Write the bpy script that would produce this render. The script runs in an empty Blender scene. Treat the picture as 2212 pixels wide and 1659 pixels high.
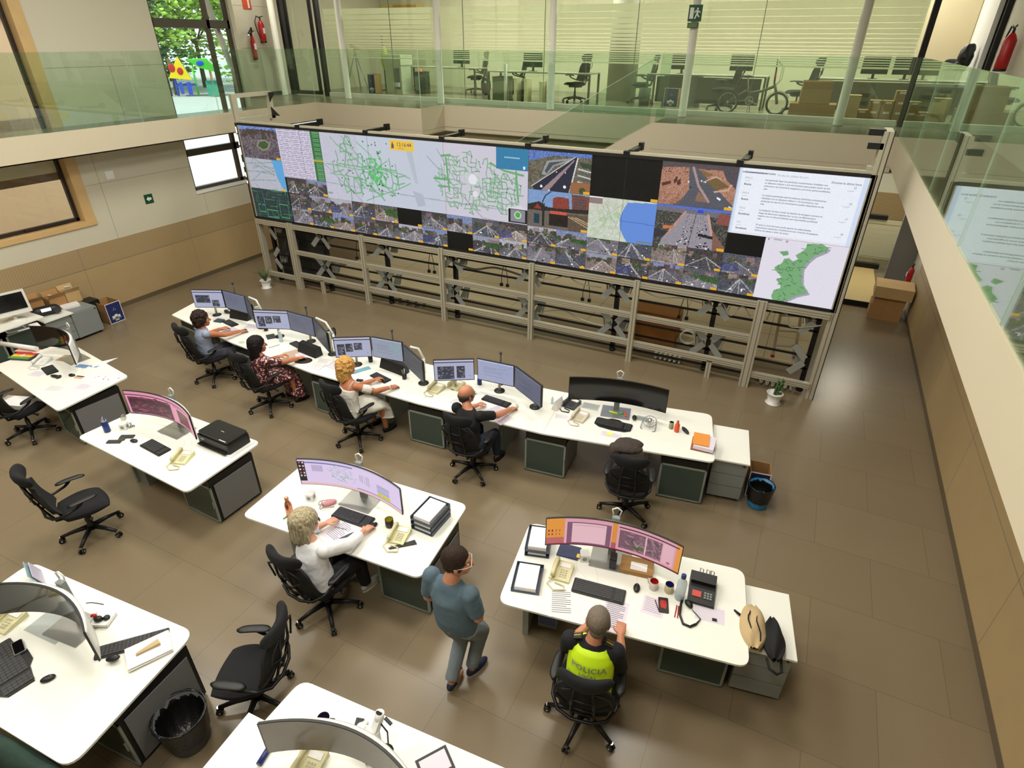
LAMP = 138.0; OLAMP = 185.0; EXPO = 0.0
import bpy, math, random
import numpy as np
from mathutils import Vector, Matrix
random.seed(7)
PI = math.pi
COL = bpy.context.scene.collection
R = math.radians

# ------------------------------------------------------------------ camera (solved from the room's right angles)
CAM = np.array([11.572, -9.8906, 5.2617]); FPX = 1269.12
ROT = np.array([[0.8969138, 0.4421768, 0.0050296], [0.2275676, -0.4517875, -0.8626129], [-0.3791551, 0.7748340, -0.5058395]])
def ray(u, v):
    return ROT.T @ np.array([(u - 1106) / FPX, (v - 829.5) / FPX, 1.0])
def at(u, v, z=0.0):
    d = ray(u, v); t = (z - CAM[2]) / d[2]; P = CAM + d * t
    return Vector((float(P[0]), float(P[1]), float(z)))
def aty(u, v, y):
    d = ray(u, v); P = CAM + d * (y - CAM[1]) / d[1]; return Vector(map(float, P))
def atx(u, v, x):
    d = ray(u, v); P = CAM + d * (x - CAM[0]) / d[0]; return Vector(map(float, P))
def heading(a, b):
    return math.atan2(b.y - a.y, b.x - a.x)

# ------------------------------------------------------------------ materials
def lin(c):
    return tuple(((x / 255) / 12.92 if x / 255 <= 0.04045 else ((x / 255 + 0.055) / 1.055) ** 2.4) for x in c)
MATS = {}
def mat(name, rgb, rough=0.5, metal=0.0, var=0.0, scale=8.0, bump=0.0, bscale=60.0, spec=0.5, emit=None, estr=0.0, alpha=1.0, coat=0.0):
    if name in MATS: return MATS[name]
    m = bpy.data.materials.new(name); m.use_nodes = True
    nt = m.node_tree; b = nt.nodes['Principled BSDF']; c = (*lin(rgb), 1)
    b.inputs['Base Color'].default_value = c; b.inputs['Roughness'].default_value = rough
    b.inputs['Metallic'].default_value = metal; b.inputs['Specular IOR Level'].default_value = spec
    if coat: b.inputs['Coat Weight'].default_value = coat
    m.diffuse_color = c
    tc = nt.nodes.new('ShaderNodeTexCoord')
    if var > 0:
        n = nt.nodes.new('ShaderNodeTexNoise'); n.inputs['Scale'].default_value = scale; n.inputs['Detail'].default_value = 3
        nt.links.new(tc.outputs['Object'], n.inputs['Vector'])
        r = nt.nodes.new('ShaderNodeMapRange'); r.inputs['To Min'].default_value = 1 - var; r.inputs['To Max'].default_value = 1 + var
        nt.links.new(n.outputs['Fac'], r.inputs['Value'])
        h = nt.nodes.new('ShaderNodeHueSaturation'); h.inputs['Color'].default_value = c
        nt.links.new(r.outputs['Result'], h.inputs['Value']); nt.links.new(h.outputs['Color'], b.inputs['Base Color'])
    if bump > 0:
        n2 = nt.nodes.new('ShaderNodeTexNoise'); n2.inputs['Scale'].default_value = bscale
        nt.links.new(tc.outputs['Object'], n2.inputs['Vector'])
        bp = nt.nodes.new('ShaderNodeBump'); bp.inputs['Strength'].default_value = bump; bp.inputs['Distance'].default_value = 0.01
        nt.links.new(n2.outputs['Fac'], bp.inputs['Height']); nt.links.new(bp.outputs['Normal'], b.inputs['Normal'])
    if emit is not None:
        b.inputs['Emission Color'].default_value = (*lin(emit), 1); b.inputs['Emission Strength'].default_value = estr
    if alpha < 1: b.inputs['Alpha'].default_value = alpha
    MATS[name] = m
    return m

def glassmat(name, tint, fac=0.04, rough=0.0, diffuse=0.0, dcol=(200, 215, 195)):
    """thin architectural glass: straight-through tint, Schlick mirror reflection, optional frosted share that scatters both ways"""
    m = bpy.data.materials.new(name); m.use_nodes = True; nt = m.node_tree; nt.nodes.clear(); N = nt.nodes.new; L = nt.links.new
    out = N('ShaderNodeOutputMaterial'); tr = N('ShaderNodeBsdfTransparent'); tr.inputs['Color'].default_value = (*lin(tint), 1)
    gl = N('ShaderNodeBsdfGlossy'); gl.inputs['Roughness'].default_value = rough; gl.inputs['Color'].default_value = (0.92, 1, 0.94, 1)
    lw = N('ShaderNodeLayerWeight'); lw.inputs['Blend'].default_value = 0.5
    pw = N('ShaderNodeMath'); pw.operation = 'POWER'; pw.inputs[1].default_value = 4.0; L(lw.outputs['Facing'], pw.inputs[0])
    ma = N('ShaderNodeMath'); ma.operation = 'MULTIPLY_ADD'; ma.inputs[1].default_value = 0.9; ma.inputs[2].default_value = fac; ma.use_clamp = True; L(pw.outputs[0], ma.inputs[0])
    mx = N('ShaderNodeMixShader'); L(ma.outputs[0], mx.inputs['Fac']); L(gl.outputs['BSDF'], mx.inputs[2]); src = tr
    if diffuse > 0:
        df = N('ShaderNodeBsdfDiffuse'); tl = N('ShaderNodeBsdfTranslucent')
        for q in (df, tl): q.inputs['Color'].default_value = (*lin(dcol), 1)
        m1 = N('ShaderNodeMixShader'); m1.inputs['Fac'].default_value = 0.5; L(df.outputs['BSDF'], m1.inputs[1]); L(tl.outputs['BSDF'], m1.inputs[2])
        m2 = N('ShaderNodeMixShader'); m2.inputs['Fac'].default_value = diffuse; L(tr.outputs['BSDF'], m2.inputs[1]); L(m1.outputs['Shader'], m2.inputs[2]); src = m2
    L(src.outputs[0], mx.inputs[1]); L(mx.outputs['Shader'], out.inputs['Surface'])
    m.diffuse_color = (*lin(tint), 0.3); MATS[name] = m
    return m

def colattr_mat(name, strength, rough=0.35):
    """lit display: shows the mesh's own colour attribute as emitted light"""
    m = bpy.data.materials.new(name); m.use_nodes = True; nt = m.node_tree; b = nt.nodes['Principled BSDF']
    a = nt.nodes.new('ShaderNodeAttribute'); a.attribute_name = 'Col'
    b.inputs['Base Color'].default_value = (0.01, 0.01, 0.01, 1); b.inputs['Roughness'].default_value = rough
    b.inputs['Specular IOR Level'].default_value = 0.2
    nt.links.new(a.outputs['Color'], b.inputs['Emission Color']); b.inputs['Emission Strength'].default_value = strength
    MATS[name] = m
    return m
def colattr_paint(name, rough=0.6):
    m = bpy.data.materials.new(name); m.use_nodes = True; nt = m.node_tree; b = nt.nodes['Principled BSDF']
    a = nt.nodes.new('ShaderNodeAttribute'); a.attribute_name = 'Col'
    nt.links.new(a.outputs['Color'], b.inputs['Base Color']); b.inputs['Roughness'].default_value = rough
    MATS[name] = m
    return m

# ------------------------------------------------------------------ mesh builder
class MB:
    def __init__(s):
        s.v = []; s.f = []; s.mi = []; s.m = 0; s.M = None; s.sm = []; s.smooth = False
    def _add(s, vs, fs, smooth=None):
        o = len(s.v)
        if s.M is not None: vs = [tuple(s.M @ Vector(p)) for p in vs]
        else: vs = [tuple(p) for p in vs]
        s.v += vs
        sm = s.smooth if smooth is None else smooth
        for f in fs:
            s.f.append(tuple(i + o for i in f)); s.mi.append(s.m); s.sm.append(sm)
        return s
    def box(s, x0, y0, z0, x1, y1, z1):
        vs = [(x0, y0, z0), (x1, y0, z0), (x1, y1, z0), (x0, y1, z0), (x0, y0, z1), (x1, y0, z1), (x1, y1, z1), (x0, y1, z1)]
        return s._add(vs, [(0, 3, 2, 1), (4, 5, 6, 7), (0, 1, 5, 4), (1, 2, 6, 5), (2, 3, 7, 6), (3, 0, 4, 7)], False)
    def cbox(s, c, d, rz=0.0, rx=0.0, ry=0.0):
        x, y, z = d[0] / 2, d[1] / 2, d[2] / 2
        Mx = Matrix.Translation(Vector(c)) @ Matrix.Rotation(rz, 4, 'Z') @ Matrix.Rotation(ry, 4, 'Y') @ Matrix.Rotation(rx, 4, 'X')
        vs = [tuple(Mx @ Vector(p)) for p in [(-x, -y, -z), (x, -y, -z), (x, y, -z), (-x, y, -z), (-x, -y, z), (x, -y, z), (x, y, z), (-x, y, z)]]
        return s._add(vs, [(0, 3, 2, 1), (4, 5, 6, 7), (0, 1, 5, 4), (1, 2, 6, 5), (2, 3, 7, 6), (3, 0, 4, 7)], False)
    def bar(s, a, b, w, h=None):
        """rectangular bar between two points; w across, h along the up-ish side"""
        h = h or w; a = Vector(a); b = Vector(b); d = (b - a).normalized()
        up = Vector((0, 0, 1)) if abs(d.z) < 0.95 else Vector((0, 1, 0))
        x = d.cross(up).normalized(); y = x.cross(d).normalized()
        vs = []
        for p in (a, b):
            for sx, sy in ((-1, -1), (1, -1), (1, 1), (-1, 1)): vs.append(tuple(p + x * sx * w / 2 + y * sy * h / 2))
        return s._add(vs, [(0, 3, 2, 1), (4, 5, 6, 7), (0, 1, 5, 4), (1, 2, 6, 5), (2, 3, 7, 6), (3, 0, 4, 7)], False)
    def prism(s, poly, z0, z1):
        n = len(poly); vs = [(x, y, z0) for x, y in poly] + [(x, y, z1) for x, y in poly]
        fs = [tuple(range(n - 1, -1, -1)), tuple(range(n, 2 * n))] + [(i, (i + 1) % n, n + (i + 1) % n, n + i) for i in range(n)]
        return s._add(vs, fs, False)
    def rings(s, rings, cap=True, closed=False, smooth=True):
        n = len(rings[0]); vs = [p for r in rings for p in r]; fs = []
        m = len(rings)
        for i in range(m - (0 if closed else 1)):
            a, b = i * n, ((i + 1) % m) * n
            for j in range(n): fs.append((a + j, a + (j + 1) % n, b + (j + 1) % n, b + j))
        s._add(vs, fs, smooth)
        if cap and not closed:
            o = len(s.v) - len(vs)
            s.f.append(tuple(o + j for j in range(n - 1, -1, -1))); s.mi.append(s.m); s.sm.append(False)
            s.f.append(tuple(o + (m - 1) * n + j for j in range(n))); s.mi.append(s.m); s.sm.append(False)
        return s
    def cyl(s, a, b, r0, r1=None, n=12, smooth=True):
        r1 = r0 if r1 is None else r1
        return s.tube([a, b], [r0, r1], n, smooth)
    def tube(s, pts, r, n=8, smooth=True, closed=False, flat=1.0):
        pts = [Vector(p) for p in pts]; k = len(pts)
        rs = list(r) if isinstance(r, (list, tuple)) else [r] * k
        rings = []; prev = None
        for i, p in enumerate(pts):
            if closed: d = (pts[(i + 1) % k] - pts[i - 1])
            else: d = (pts[min(i + 1, k - 1)] - pts[max(i - 1, 0)])
            if d.length < 1e-9: d = Vector((0, 0, 1))
            d.normalize()
            if prev is None:
                up = Vector((0, 0, 1)) if abs(d.z) < 0.9 else Vector((1, 0, 0)); x = d.cross(up).normalized()
            else:
                x = prev - d * prev.dot(d)
                x = x.normalized() if x.length > 1e-6 else d.cross(Vector((0, 0, 1))).normalized()
            prev = x; y = d.cross(x)
            rings.append([tuple(p + (x * math.cos(2 * PI * j / n) + y * math.sin(2 * PI * j / n) * flat) * rs[i]) for j in range(n)])
        return s.rings(rings, cap=not closed, closed=closed, smooth=smooth)
    def lathe(s, c, prof, n=20, smooth=True, cap=True):
        return s.rings([[(c[0] + r * math.cos(2 * PI * j / n), c[1] + r * math.sin(2 * PI * j / n), c[2] + z) for j in range(n)] for r, z in prof], cap=cap, smooth=smooth)
    def ell(s, c, r, n=12, m=8, rot=None):
        M = Matrix.Translation(Vector(c)) @ (rot.to_4x4() if rot is not None else Matrix.Identity(4))
        rg = []
        for i in range(m + 1):
            t = -PI / 2 + PI * i / m; cr = max(math.cos(t), 0.02)
            rg.append([tuple(M @ Vector((r[0] * cr * math.cos(2 * PI * j / n), r[1] * cr * math.sin(2 * PI * j / n), r[2] * math.sin(t)))) for j in range(n)])
        return s.rings(rg)
    def grid(s, fn, nu, nv, smooth=True):
        vs = [fn(i / nu, j / nv) for j in range(nv + 1) for i in range(nu + 1)]
        fs = [(j * (nu + 1) + i, j * (nu + 1) + i + 1, (j + 1) * (nu + 1) + i + 1, (j + 1) * (nu + 1) + i) for j in range(nv) for i in range(nu)]
        return s._add(vs, fs, smooth)
    def quad(s, a, b, c, d):
        return s._add([a, b, c, d], [(0, 1, 2, 3)], False)
    def mesh(s, name, mats):
        me = bpy.data.meshes.new(name); me.from_pydata(s.v, [], s.f)
        for m in mats: me.materials.append(m)
        me.polygons.foreach_set('material_index', s.mi); me.polygons.foreach_set('use_smooth', s.sm)
        me.update(); return me

def rrect(x0, y0, x1, y1, r, n=5):
    p = []
    for cx, cy, a in ((x1 - r, y1 - r, 0), (x0 + r, y1 - r, 90), (x0 + r, y0 + r, 180), (x1 - r, y0 + r, 270)):
        for k in range(n + 1):
            t = R(a + 90 * k / n); p.append((cx + r * math.cos(t), cy + r * math.sin(t)))
    return p
def roundpoly(P, r, n=5):
    out = []; k = len(P)
    for i in range(k):
        a, b, c = Vector(P[i - 1]), Vector(P[i]), Vector(P[(i + 1) % k]); rr = r[i] if isinstance(r, (list, tuple)) else r
        u, w = (a - b).normalized(), (c - b).normalized()
        if rr <= 0: out.append(tuple(b)); continue
        for t in range(n + 1):
            q = t / n; p0 = b + u * rr; p1 = b + w * rr
            out.append(tuple((1 - q) ** 2 * p0 + 2 * q * (1 - q) * b + q * q * p1))
    return out

# ------------------------------------------------------------------ scene objects
def _mats(m): return m if isinstance(m, (list, tuple)) else [m]
def obj(name, mb, m, parent=None, label=None):
    me = mb.mesh(name, _mats(m)) if isinstance(mb, MB) else mb
    o = bpy.data.objects.new(name, me); COL.objects.link(o)
    if parent is not None: o.parent = parent
    if label: o['label'] = label
    return o
def tag(o, label, cat, group=None, kind=None):
    o['label'] = label; o['category'] = cat
    if group: o['group'] = group
    if kind: o['kind'] = kind
    return o
def thing(name, label, cat, loc=(0, 0, 0), rz=0.0, group=None):
    o = bpy.data.objects.new(name, None); COL.objects.link(o); o.empty_display_size = 0.1
    o.location = loc; o.rotation_euler = (0, 0, rz)
    return tag(o, label, cat, group)
def struct(name, mb, m, label=None, parent=None):
    o = obj(name, mb, m, parent, label)
    if parent is None: o['kind'] = 'structure'
    return o
def kids(o): return [c for c in COL.objects if c.parent == o]
def copy_tree(o, loc=None, rz=None, label=None, group=None, _p=None):
    c = o.copy(); COL.objects.link(c)
    if _p is not None: c.parent = _p
    if loc is not None: c.location = loc
    if rz is not None: c.rotation_euler = (0, 0, rz)
    if label: c['label'] = label
    if group: c['group'] = group
    for ch in list(o.children): copy_tree(ch, _p=c)
    return c
def place(mb, m, name, label, cat, loc=(0, 0, 0), rz=0.0, group=None):
    o = obj(name, mb, m); o.location = loc; o.rotation_euler = (0, 0, rz)
    return tag(o, label, cat, group)

def remesh(mb, name, m, parent=None, voxel=0.01, smooth=3, label=None, disp=0.0, dscale=0.05):
    me = mb.mesh(name + '_tmp', []); o = bpy.data.objects.new(name + '_tmp', me); COL.objects.link(o)
    r = o.modifiers.new('r', 'REMESH'); r.mode = 'VOXEL'; r.voxel_size = voxel; r.use_smooth_shade = True
    if smooth:
        s = o.modifiers.new('s', 'SMOOTH'); s.iterations = smooth; s.factor = 0.5
    if disp:
        tx = bpy.data.textures.new(name, 'CLOUDS'); tx.noise_scale = dscale
        d = o.modifiers.new('d', 'DISPLACE'); d.texture = tx; d.strength = disp; d.mid_level = 0.5; d.texture_coords = 'GLOBAL'
    dg = bpy.context.evaluated_depsgraph_get(); dg.update()
    e = o.evaluated_get(dg); nm = bpy.data.meshes.new_from_object(e)
    bpy.data.objects.remove(o); bpy.data.meshes.remove(me)
    nm.name = name; nm.materials.clear()
    for q in _mats(m): nm.materials.append(q)
    nm.polygons.foreach_set('use_smooth', [True] * len(nm.polygons))
    return obj(name, nm, m, parent, label) if nm is not None else None

def text_mesh(txt, size, M, align='LEFT', bold=0.0, spacing=1.0):
    cu = bpy.data.curves.new('txt', 'FONT'); cu.body = txt; cu.size = size; cu.align_x = align; cu.offset = bold; cu.resolution_u = 2
    cu.space_character = spacing
    o = bpy.data.objects.new('txt', cu); COL.objects.link(o)
    dg = bpy.context.evaluated_depsgraph_get(); dg.update()
    me = bpy.data.meshes.new_from_object(o.evaluated_get(dg))
    vs = [tuple(M @ v.co) for v in me.vertices]; fs = [tuple(p.vertices) for p in me.polygons]
    bpy.data.objects.remove(o); bpy.data.meshes.remove(me)
    return vs, fs
# frame for text on a plane that faces -Y (x to the right, z up)
def MY(x, y, z): return Matrix.Translation((x, y, z)) @ Matrix.Rotation(PI / 2, 4, 'X')

# ------------------------------------------------------------------ tiny raster painter (colours for display meshes)
class Pic:
    def __init__(s, w, h, c=(0, 0, 0)):
        s.w, s.h = w, h; s.a = np.zeros((h, w, 3)); s.a[:] = c
        s.Y, s.X = np.mgrid[0:h, 0:w]; s.X = (s.X + 0.5) / w; s.Y = (s.Y + 0.5) / h
    def put(s, m, c, k=1.0):
        s.a[m] = s.a[m] * (1 - k) + np.array(c, float) * k; return s
    def rect(s, x0, y0, x1, y1, c, k=1.0): return s.put((s.X >= x0) & (s.X < x1) & (s.Y >= y0) & (s.Y < y1), c, k)
    def poly(s, P, c, k=1.0):
        ins = np.zeros((s.h, s.w), bool); n = len(P)
        for i in range(n):
            (x0, y0), (x1, y1) = P[i], P[(i + 1) % n]
            if abs(y1 - y0) < 1e-12: continue
            cr = ((y0 > s.Y) != (y1 > s.Y)) & (s.X < (x1 - x0) * (s.Y - y0) / (y1 - y0) + x0); ins ^= cr
        return s.put(ins, c, k)
    def line(s, P, w, c, k=1.0):
        asp = s.w / s.h
        for (x0, y0), (x1, y1) in zip(P[:-1], P[1:]):
            dx, dy = (x1 - x0) * asp, y1 - y0; L = dx * dx + dy * dy + 1e-12
            t = np.clip((((s.X - x0) * asp) * dx + (s.Y - y0) * dy) / L, 0, 1)
            d = np.hypot((s.X - x0) * asp - t * dx, (s.Y - y0) - t * dy); s.put(d < w, c, k)
        return s
    def disc(s, x, y, r, c, k=1.0):
        asp = s.w / s.h; return s.put(np.hypot((s.X - x) * asp, s.Y - y) < r, c, k)
    def noise(s, amp, rng, coarse=1):
        h, w = (s.h + coarse - 1) // coarse, (s.w + coarse - 1) // coarse
        n = rng.normal(0, amp, (h, w, 1)).repeat(coarse, 0).repeat(coarse, 1)[:s.h, :s.w]
        s.a = np.clip(s.a + n, 0, 255); return s
def srgb2lin(a):
    a = np.clip(a / 255, 0, 1); return np.where(a <= 0.04045, a / 12.92, ((a + 0.055) / 1.055) ** 2.4)
def pic_mesh(name, pic, fn, m):
    """a grid of small cells whose face colours are the picture; fn(u, v) gives the point, v down"""
    w, h = pic.w, pic.h
    uu, vv = np.meshgrid(np.arange(w + 1) / w, np.arange(h + 1) / h)
    P = fn(uu, vv); co = np.stack(P, -1).reshape(-1, 3)
    i = (np.arange(h)[:, None] * (w + 1) + np.arange(w)[None]).ravel()
    q = np.stack([i + w + 1, i + w + 2, i + 1, i], 1)
    me = bpy.data.meshes.new(name); me.vertices.add(len(co)); me.vertices.foreach_set('co', co.ravel())
    me.loops.add(q.size); me.loops.foreach_set('vertex_index', q.ravel().astype(np.int32))
    me.polygons.add(len(q)); me.polygons.foreach_set('loop_start', (np.arange(len(q)) * 4).astype(np.int32))
    me.update(calc_edges=True)
    at_ = me.attributes.new('Col', 'FLOAT_COLOR', 'CORNER')
    col = np.ones((len(q), 4, 4), np.float32); col[:, :, :3] = srgb2lin(pic.a).reshape(-1, 1, 3)
    at_.data.foreach_set('color', col.ravel()); me.materials.append(m); me.validate()
    return me
# ------------------------------------------------------------------ material set
WHITE = mat('wall_white', (202, 196, 176), 0.75, var=0.02, scale=1.2)
FASCIA = mat('fascia_cream', (206, 195, 170), 0.6, var=0.02, scale=1.0)
JOINT = mat('joint_dark', (120, 115, 98), 0.8)
WOODP = mat('wood_panel', (172, 148, 108), 0.5, var=0.06, scale=3)
WOODF = mat('wood_frame', (204, 170, 118), 0.45, var=0.1, scale=5)
SKIRT = mat('skirting_brown', (96, 84, 64), 0.5)
BLACK = mat('black_plastic', (18, 18, 19), 0.45)
BLACKG = mat('black_gloss', (8, 8, 10), 0.12)
BLACKM = mat('black_metal', (22, 22, 24), 0.4, 0.3)
FABRIC = mat('black_fabric', (17, 18, 22), 0.92, var=0.15, scale=40, bump=0.25, bscale=500)
FABRIC2 = mat('black_mesh_fabric', (22, 22, 23), 0.85, var=0.25, scale=120, bump=0.4, bscale=700)
DESKW = mat('desk_white', (240, 240, 232), 0.38, var=0.01, scale=2)
DESKE = mat('desk_edge', (205, 205, 195), 0.5)
ALU = mat('aluminium', (196, 190, 172), 0.35, 0.35)
ALUD = mat('aluminium_groove', (120, 116, 104), 0.5, 0.3)
STEEL = mat('steel', (190, 190, 188), 0.28, 0.8)
CHROME = mat('chrome', (210, 210, 210), 0.12, 1.0)
GREYM = mat('grey_metal', (134, 140, 140), 0.45, 0.1)
GREYP = mat('grey_panel', (120, 120, 122), 0.5)
DARKG = mat('dark_grey_plastic', (52, 53, 55), 0.5)
GLASSG = mat('smoked_green_glass', (62, 76, 70), 0.22)
FRAMEG = mat('pale_green_metal', (150, 160, 150), 0.35, 0.35)
PAPER = mat('paper', (236, 232, 232), 0.8)
PAPERP = mat('paper_lilac', (222, 214, 228), 0.8)
INK = mat('ink', (90, 88, 96), 0.8)
PHONEC = mat('cream_plastic', (214, 208, 164), 0.5)
WHITEP = mat('white_plastic', (228, 228, 224), 0.4)
BLUE = mat('blue_plastic', (26, 44, 110), 0.4)
CARD = mat('cardboard', (164, 124, 76), 0.85, var=0.08, scale=6)
CARDD = mat('cardboard_light', (186, 156, 108), 0.85, var=0.08, scale=6)
RED = mat('red_paint', (178, 24, 28), 0.35)
ORANGE = mat('orange_plastic', (232, 88, 44), 0.45)
SAGE = mat('sage_plastic', (140, 152, 120), 0.5)
COLWHITE = mat('column_white', (222, 220, 206), 0.45)
UFLOOR = mat('gallery_floor', (128, 120, 100), 0.25, var=0.05, scale=2)
GREENSIGN = mat('sign_green', (0, 74, 44), 0.5)
SIGNW = mat('sign_white', (225, 230, 220), 0.5)
BINBAG = mat('bin_bag', (14, 14, 15), 0.28, bump=0.5, bscale=50)
BROWNL = mat('brown_desk_edge', (92, 62, 44), 0.5)
GLASSB = glassmat('balustrade_glass', (238, 247, 240), 0.055)
GLASSW = glassmat('window_glass', (250, 252, 250), 0.03)
GLASSO = glassmat('office_glass', (248, 251, 245), 0.04)
GLEDGE = mat('glass_edge', (182, 208, 180), 0.2)
FROST = glassmat('frosted_film', (235, 238, 205), 0.03, rough=0.5, diffuse=0.75, dcol=(246, 245, 232))
FROST2 = glassmat('frosted_film_low', (228, 228, 205), 0.03, rough=0.5, diffuse=0.8, dcol=(214, 208, 186))

def floor_mat():
    m = bpy.data.materials.new('floor_tiles'); m.use_nodes = True; nt = m.node_tree; b = nt.nodes['Principled BSDF']
    tc = nt.nodes.new('ShaderNodeTexCoord')
    br = nt.nodes.new('ShaderNodeTexBrick'); br.inputs['Scale'].default_value = 1.0
    br.inputs['Brick Width'].default_value = 1.2; br.inputs['Row Height'].default_value = 0.9; br.inputs['Mortar Size'].default_value = 0.003
    br.inputs['Mortar Smooth'].default_value = 0.3
    c = lin((128, 113, 90))
    br.inputs['Color1'].default_value = (*c, 1); br.inputs['Color2'].default_value = (*[x * 0.93 for x in c], 1); br.inputs['Mortar'].default_value = (*[x * 0.62 for x in c], 1)
    nt.links.new(tc.outputs['Object'], br.inputs['Vector'])
    n = nt.nodes.new('ShaderNodeTexNoise'); n.inputs['Scale'].default_value = 0.6; n.inputs['Detail'].default_value = 2
    n.inputs['Roughness'].default_value = 0.5
    nt.links.new(tc.outputs['Object'], n.inputs['Vector'])
    n3 = nt.nodes.new('ShaderNodeTexNoise'); n3.inputs['Scale'].default_value = 90
    nt.links.new(tc.outputs['Object'], n3.inputs['Vector'])
    ad = nt.nodes.new('ShaderNodeMath'); ad.operation = 'ADD'; nt.links.new(n.outputs['Fac'], ad.inputs[0]); nt.links.new(n3.outputs['Fac'], ad.inputs[1])
    r = nt.nodes.new('ShaderNodeMapRange'); r.inputs['From Max'].default_value = 2.0; r.inputs['To Min'].default_value = 0.82; r.inputs['To Max'].default_value = 1.18
    nt.links.new(ad.outputs[0], r.inputs['Value'])
    h = nt.nodes.new('ShaderNodeHueSaturation'); nt.links.new(br.outputs['Color'], h.inputs['Color']); nt.links.new(r.outputs['Result'], h.inputs['Value'])
    nt.links.new(h.outputs['Color'], b.inputs['Base Color'])
    b.inputs['Roughness'].default_value = 0.27; b.inputs['Specular IOR Level'].default_value = 0.45
    return m
FLOORM = floor_mat()

def perforated():
    """acoustic board: rows of small dark slots"""
    m = bpy.data.materials.new('acoustic_panel'); m.use_nodes = True; nt = m.node_tree; b = nt.nodes['Principled BSDF']
    tc = nt.nodes.new('ShaderNodeTexCoord'); mp = nt.nodes.new('ShaderNodeMapping'); mp.inputs['Rotation'].default_value = (0, PI / 2, PI / 2)
    nt.links.new(tc.outputs['Object'], mp.inputs['Vector'])
    br = nt.nodes.new('ShaderNodeTexBrick'); br.offset = 0.0; br.inputs['Scale'].default_value = 1.0
    br.inputs['Brick Width'].default_value = 0.05; br.inputs['Row Height'].default_value = 0.03; br.inputs['Mortar Size'].default_value = 0.012
    c = lin((168, 145, 107)); br.inputs['Mortar'].default_value = (*c, 1)
    for k in ('Color1', 'Color2'): br.inputs[k].default_value = (*[x * 0.5 for x in c], 1)
    nt.links.new(mp.outputs['Vector'], br.inputs['Vector']); nt.links.new(br.outputs['Color'], b.inputs['Base Color']); b.inputs['Roughness'].default_value = 0.55
    return m
PERF = perforated()

# ------------------------------------------------------------------ room shell
F = 3.75            # gallery floor level
CEIL = 7.6
XL, XR = -1.75, 14.11
mb = MB(); mb.box(XL - 0.3, -14, -0.15, 15.5, 11, 0); fl = struct('floor', mb, FLOORM, 'brown stone tile floor of the control room')
mb = MB(); mb.box(-5, -14.3, CEIL, 16, 11.2, CEIL + 0.15); struct('ceiling', mb, mat('ceiling_white', (228, 226, 216), 0.8))

# left wall with two tall windows: window_1 y -7.2..-2.84, window_2 y -0.14..2.0
W1 = (-7.4, -2.84); W2 = (-0.14, 1.95)
mb = MB(); T = 0.26; x0, x1 = XL - T, XL
mb.box(x0, -14, 0, x1, W1[0] - 0.2, CEIL)
mb.box(x0, W1[0] - 0.2, 0, x1, W1[1] + 0.2, 1.92); mb.box(x0, W1[0] - 0.2, 7.2, x1, W1[1] + 0.2, CEIL)
mb.box(x0, W1[1] + 0.2, 0, x1, W2[0], CEIL)
mb.box(x0, W2[0], 0, x1, W2[1], 2.04); mb.box(x0, W2[0], 7.2, x1, W2[1], CEIL)
mb.box(x0, W2[1], 0, x1, 2.06, CEIL); mb.box(x0, 2.06, 0, x1, 5.0, F - 0.62)
wl = struct('wall_left', mb, WHITE)
mb = MB(); e = XL + 0.012
mb.box(XL, -14, 1.03, e, 5.0, 1.47); obj('acoustic_panel', mb, PERF, wl, 'perforated timber acoustic band')
mb = MB(); mb.box(XL, -14, 0.1, e, 5.0, 1.022); obj('timber_panel', mb, WOODP, wl, 'plain timber wainscot')
mb = MB()
for y in (-11, -8.4, -5.8, -3.2, -0.6, 2.0): mb.box(e, y, 0.1, e + 0.001, y + 0.006, 1.47)
mb.box(e, -14, 1.02, e + 0.001, 5, 1.032)
for y in (-2.3, 0.05): mb.box(XL, y, 1.47, XL + 0.001, y + 0.006, 2.05 if y > -1 else 3.3)
mb.box(XL, -2.6, 2.62, XL + 0.001, -0.14, 2.626); mb.box(XL, -2.6, 4.75, XL + 0.001, -0.14, 4.756); mb.box(XL, -1.35, 3.75, XL + 0.001, -1.344, 4.75)
obj('panel_joint', mb, JOINT, wl)
mb = MB(); mb.box(XL, -14, 0, XL + 0.018, 5.0, 0.1); struct('baseboard_left', mb, SKIRT)
# window 1: timber lined reveal, dark frame, glass
mb = MB(); a, b = W1
mb.box(x0 - 0.02, b, 1.92, x1 + 0.02, b + 0.21, 7.2); mb.box(x0 - 0.02, a - 0.21, 1.92, x1 + 0.02, a, 7.2); mb.box(x0 - 0.02, a, 1.86, x1 + 0.03, b + 0.21, 1.96)
w1 = struct('window_1', mb, WOODF, 'tall window with a timber reveal')
mb = MB()
for z0, z1 in ((1.96, 2.03), (3.6, 3.72), (5.9, 5.98)): mb.box(x0 + 0.02, a, z0, x0 + 0.09, b, z1)
for y in (b - 0.06, -5.15, a): mb.box(x0 + 0.02, y, 1.96, x0 + 0.09, y + 0.06, 7.2)
mb.box(x0 + 0.09, -3.9, 1.99, x0 + 0.13, -3.1, 2.04)
obj('frame', mb, mat('window_dark', (42, 34, 30), 0.4), w1)
mb = MB(); mb.box(x0 + 0.05, a, 1.98, x0 + 0.056, b, 7.2); obj('pane', mb, GLASSW, w1)
mb = MB(); mb.box(x0 - 0.01, a, 2.93, x0 + 0.01, b, 3.5); obj('blind', mb, mat('blind_cream', (232, 216, 184), 0.8), w1, 'pale lowered blind'); mb = MB(); mb.box(x0 - 0.06, a, 2.78, x0 - 0.02, b, 2.93); obj('shadow_band', mb, mat('shadow_brown', (132, 104, 76), 0.8), w1)  # brown strip stands in for the shadow band below the blind
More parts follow.
